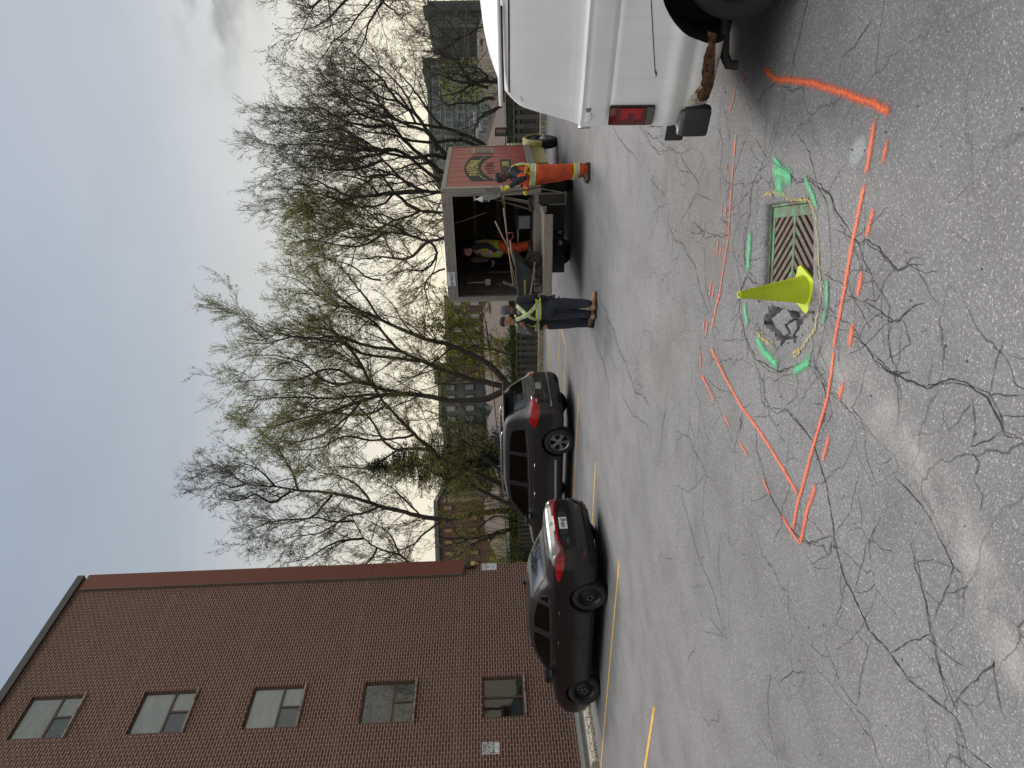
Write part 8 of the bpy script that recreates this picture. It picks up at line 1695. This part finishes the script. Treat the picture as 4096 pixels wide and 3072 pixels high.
body_of('body', p, SK_L, hv, [((0, 0, 1.0), (0, 0, 1.40), .12, .12), ((-.01, 0, 1.42), (.01, 0, 1.58), .058, .055), ((0, 0, 1.40), (0, .17, 1.42), .06, .05), ((0, 0, 1.40), (0, -.17, 1.42), .06, .05)] + [(a, b, r * .85, s_ * .9) for a, b, r, s_ in aR_ + aL_] + [((0, .10, .95), (.0, .10, .12), .08, .05), ((0, -.10, .95), (0, -.10, .12), .08, .05)] + hR + hL, .006)
jk = flesh('plaid_shirt', [((.02, 0, .98), (.0, 0, 1.28), .17, .172), ((.0, .05, 1.28), (-.01, .07, 1.38), .14, .11), ((.0, -.05, 1.28), (-.01, -.07, 1.38), .14, .11), ((-.01, .10, 1.40), (-.01, .20, 1.41), .09, .07), ((-.01, -.10, 1.40), (-.01, -.20, 1.41), .09, .07), ((-.01, 0, 1.45), (.0, 0, 1.51), .072, .066)] + [(aR_[0][0], aR_[0][1], .075, .062), (aR_[1][0], aR_[1][1], .062, .048), (aL_[0][0], aL_[0][1], .075, .062), (aL_[1][0], aL_[1][1], .060, .046)], PLD, p, .012, 3, .008)
vs_v = flesh('vest', [((.02, 0, 1.0), (.0, 0, 1.26), .183, .184), ((.0, .05, 1.28), (-.01, .07, 1.37), .15, .12), ((.0, -.05, 1.28), (-.01, -.07, 1.37), .15, .12)], NVY, p, .012, 3, .005); vbv = bvh_of(vs_v); bd_ = band(vbv, 'waist_tape', LIM, p, (.01, 0), .30, 1.04, 1.13, .008); band(vbv, 'silver_stripe', SIL, bd_, (.01, 0), .30, 1.06, 1.11, .013)
jb = bvh_of(jk)
for s_ in (1, -1): tp_ = patch(jb, [(s_ * .17, 1.10), (s_ * .10, 1.10), (s_ * .09, 1.47), (s_ * .165, 1.46)], 'x', 1, .030, 'front_tape', LIM, p, st=.02, thick=.02); patch(jb, [(s_ * .155, 1.10), (s_ * .115, 1.10), (s_ * .105, 1.468), (s_ * .15, 1.462)], 'x', 1, .036, 'silver_stripe', SIL, tp_, st=.02)
flesh('trousers', [((.01, 0, .98), (.01, 0, .86), .165, .165), ((.01, .085, .84), (.01, .10, .46), .115, .09), ((.01, .10, .46), (.0, .10, .15), .088, .072), ((.01, -.085, .84), (.01, -.10, .46), .115, .09), ((.01, -.10, .46), (.0, -.10, .15), .088, .072)], DEN, p, .012, 3, .010)
boot(p, (.0, .10, 0), .1, BRN); boot(p, (.0, -.10, 0), -.1, BRN)
# ---- 4 man in the lime vest inside the box
p = empty('person', T3(.98, .35, BZ0 + .06), math.radians(183), 'worker in lime safety vest and orange trousers standing inside the truck box', 'person')
hv = head(p, (.10, 0, 1.50), .15, .30, SK_L, cap='front')
aL_ = [((.02, .20, 1.28), (.02, .28, 1.03), .062, .05), ((.02, .28, 1.03), (.14, .24, .84), .046, .034)]; aR_ = [((.02, -.20, 1.28), (.08, -.26, 1.03), .062, .05), ((.08, -.26, 1.03), (.26, -.16, .92), .046, .034)]
hL = hand((.145, .235, .83), (.45, -.1, -.9), (-.3, 1, 0), 0, .8, 1.1, 1); hR = hand((.28, -.155, .91), (.9, .2, -.1), (0, .4, 1), 0, .8, 1.1, 1)
body_of('body', p, SK_L, hv, [((0, 0, .85), (0.02, 0, 1.24), .12, .12), ((.0, 0, 1.26), (.06, 0, 1.42), .062, .058), ((0, 0, 1.24), (0, .17, 1.26), .06, .05), ((0, 0, 1.24), (0, -.17, 1.26), .06, .05)] + [(a, b, r * .8, s_ * .8) for a, b, r, s_ in aR_ + aL_] + [((0, .10, .80), (.02, .11, .12), .08, .05), ((0, -.10, .80), (0, -.10, .12), .08, .05)])
sh2 = flesh('shirt', [((.02, 0, .9), (.01, 0, 1.15), .16, .165), ((.0, .08, 1.24), (.02, .20, 1.26), .095, .072), ((.0, -.08, 1.24), (.02, -.20, 1.26), .095, .072), ((.01, 0, 1.3), (.03, 0, 1.36), .078, .068)] + [(aR_[0][0], aR_[0][1], .078, .064), (aR_[1][0], aR_[1][1], .062, .046), (aL_[0][0], aL_[0][1], .078, .064), (aL_[1][0], aL_[1][1], .062, .046)], NVY, p, .012, 3, .008)
vt = flesh('vest', [((.04, 0, .78), (.02, 0, 1.08), .20, .19), ((.01, .06, 1.1), (.0, .07, 1.22), .145, .125), ((.01, -.06, 1.1), (.0, -.07, 1.22), .145, .125), ((.0, .09, 1.26), (.0, -.09, 1.26), .092, .092)], YVS, p, .012, 3, .010)
vbv = bvh_of(vt); bd_ = band(vbv, 'waist_tape', ORB, p, (.03, 0), .32, .90, 1.0, .008); band(vbv, 'silver_stripe', SIL, bd_, (.03, 0), .32, .922, .978, .013)
for s_ in (1, -1):
    for q in (1, -1):
        tp_ = patch(vbv, [(s_ * .155, .98), (s_ * .085, .98), (s_ * .08, 1.30), (s_ * .15, 1.30)], 'x', q, .014, 'shoulder_tape', ORB, p, st=.02, thick=.01); patch(vbv, [(s_ * .14, .98), (s_ * .10, .98), (s_ * .095, 1.30), (s_ * .135, 1.30)], 'x', q, .020, 'silver_stripe', SIL, tp_, st=.02)
flesh('trousers', [((.02, 0, .80), (.01, 0, .72), .175, .175), ((.01, .085, .72), (.05, .105, .40), .13, .105), ((.05, .105, .40), (.0, .11, .14), .10, .085), ((.01, -.085, .72), (.02, -.10, .40), .13, .105), ((.02, -.10, .40), (.0, -.105, .14), .10, .085)], ORC, p, .012, 3, .012)
[flesh('glove', [(a, b, r * 1.15, q * 1.15) for a, b, r, q in H_], GLG, p, .006, 1) for H_ in (hL, hR)]; boot(p, (.0, .11, 0), 0, BRN); boot(p, (.0, -.105, 0), 0, BRN)
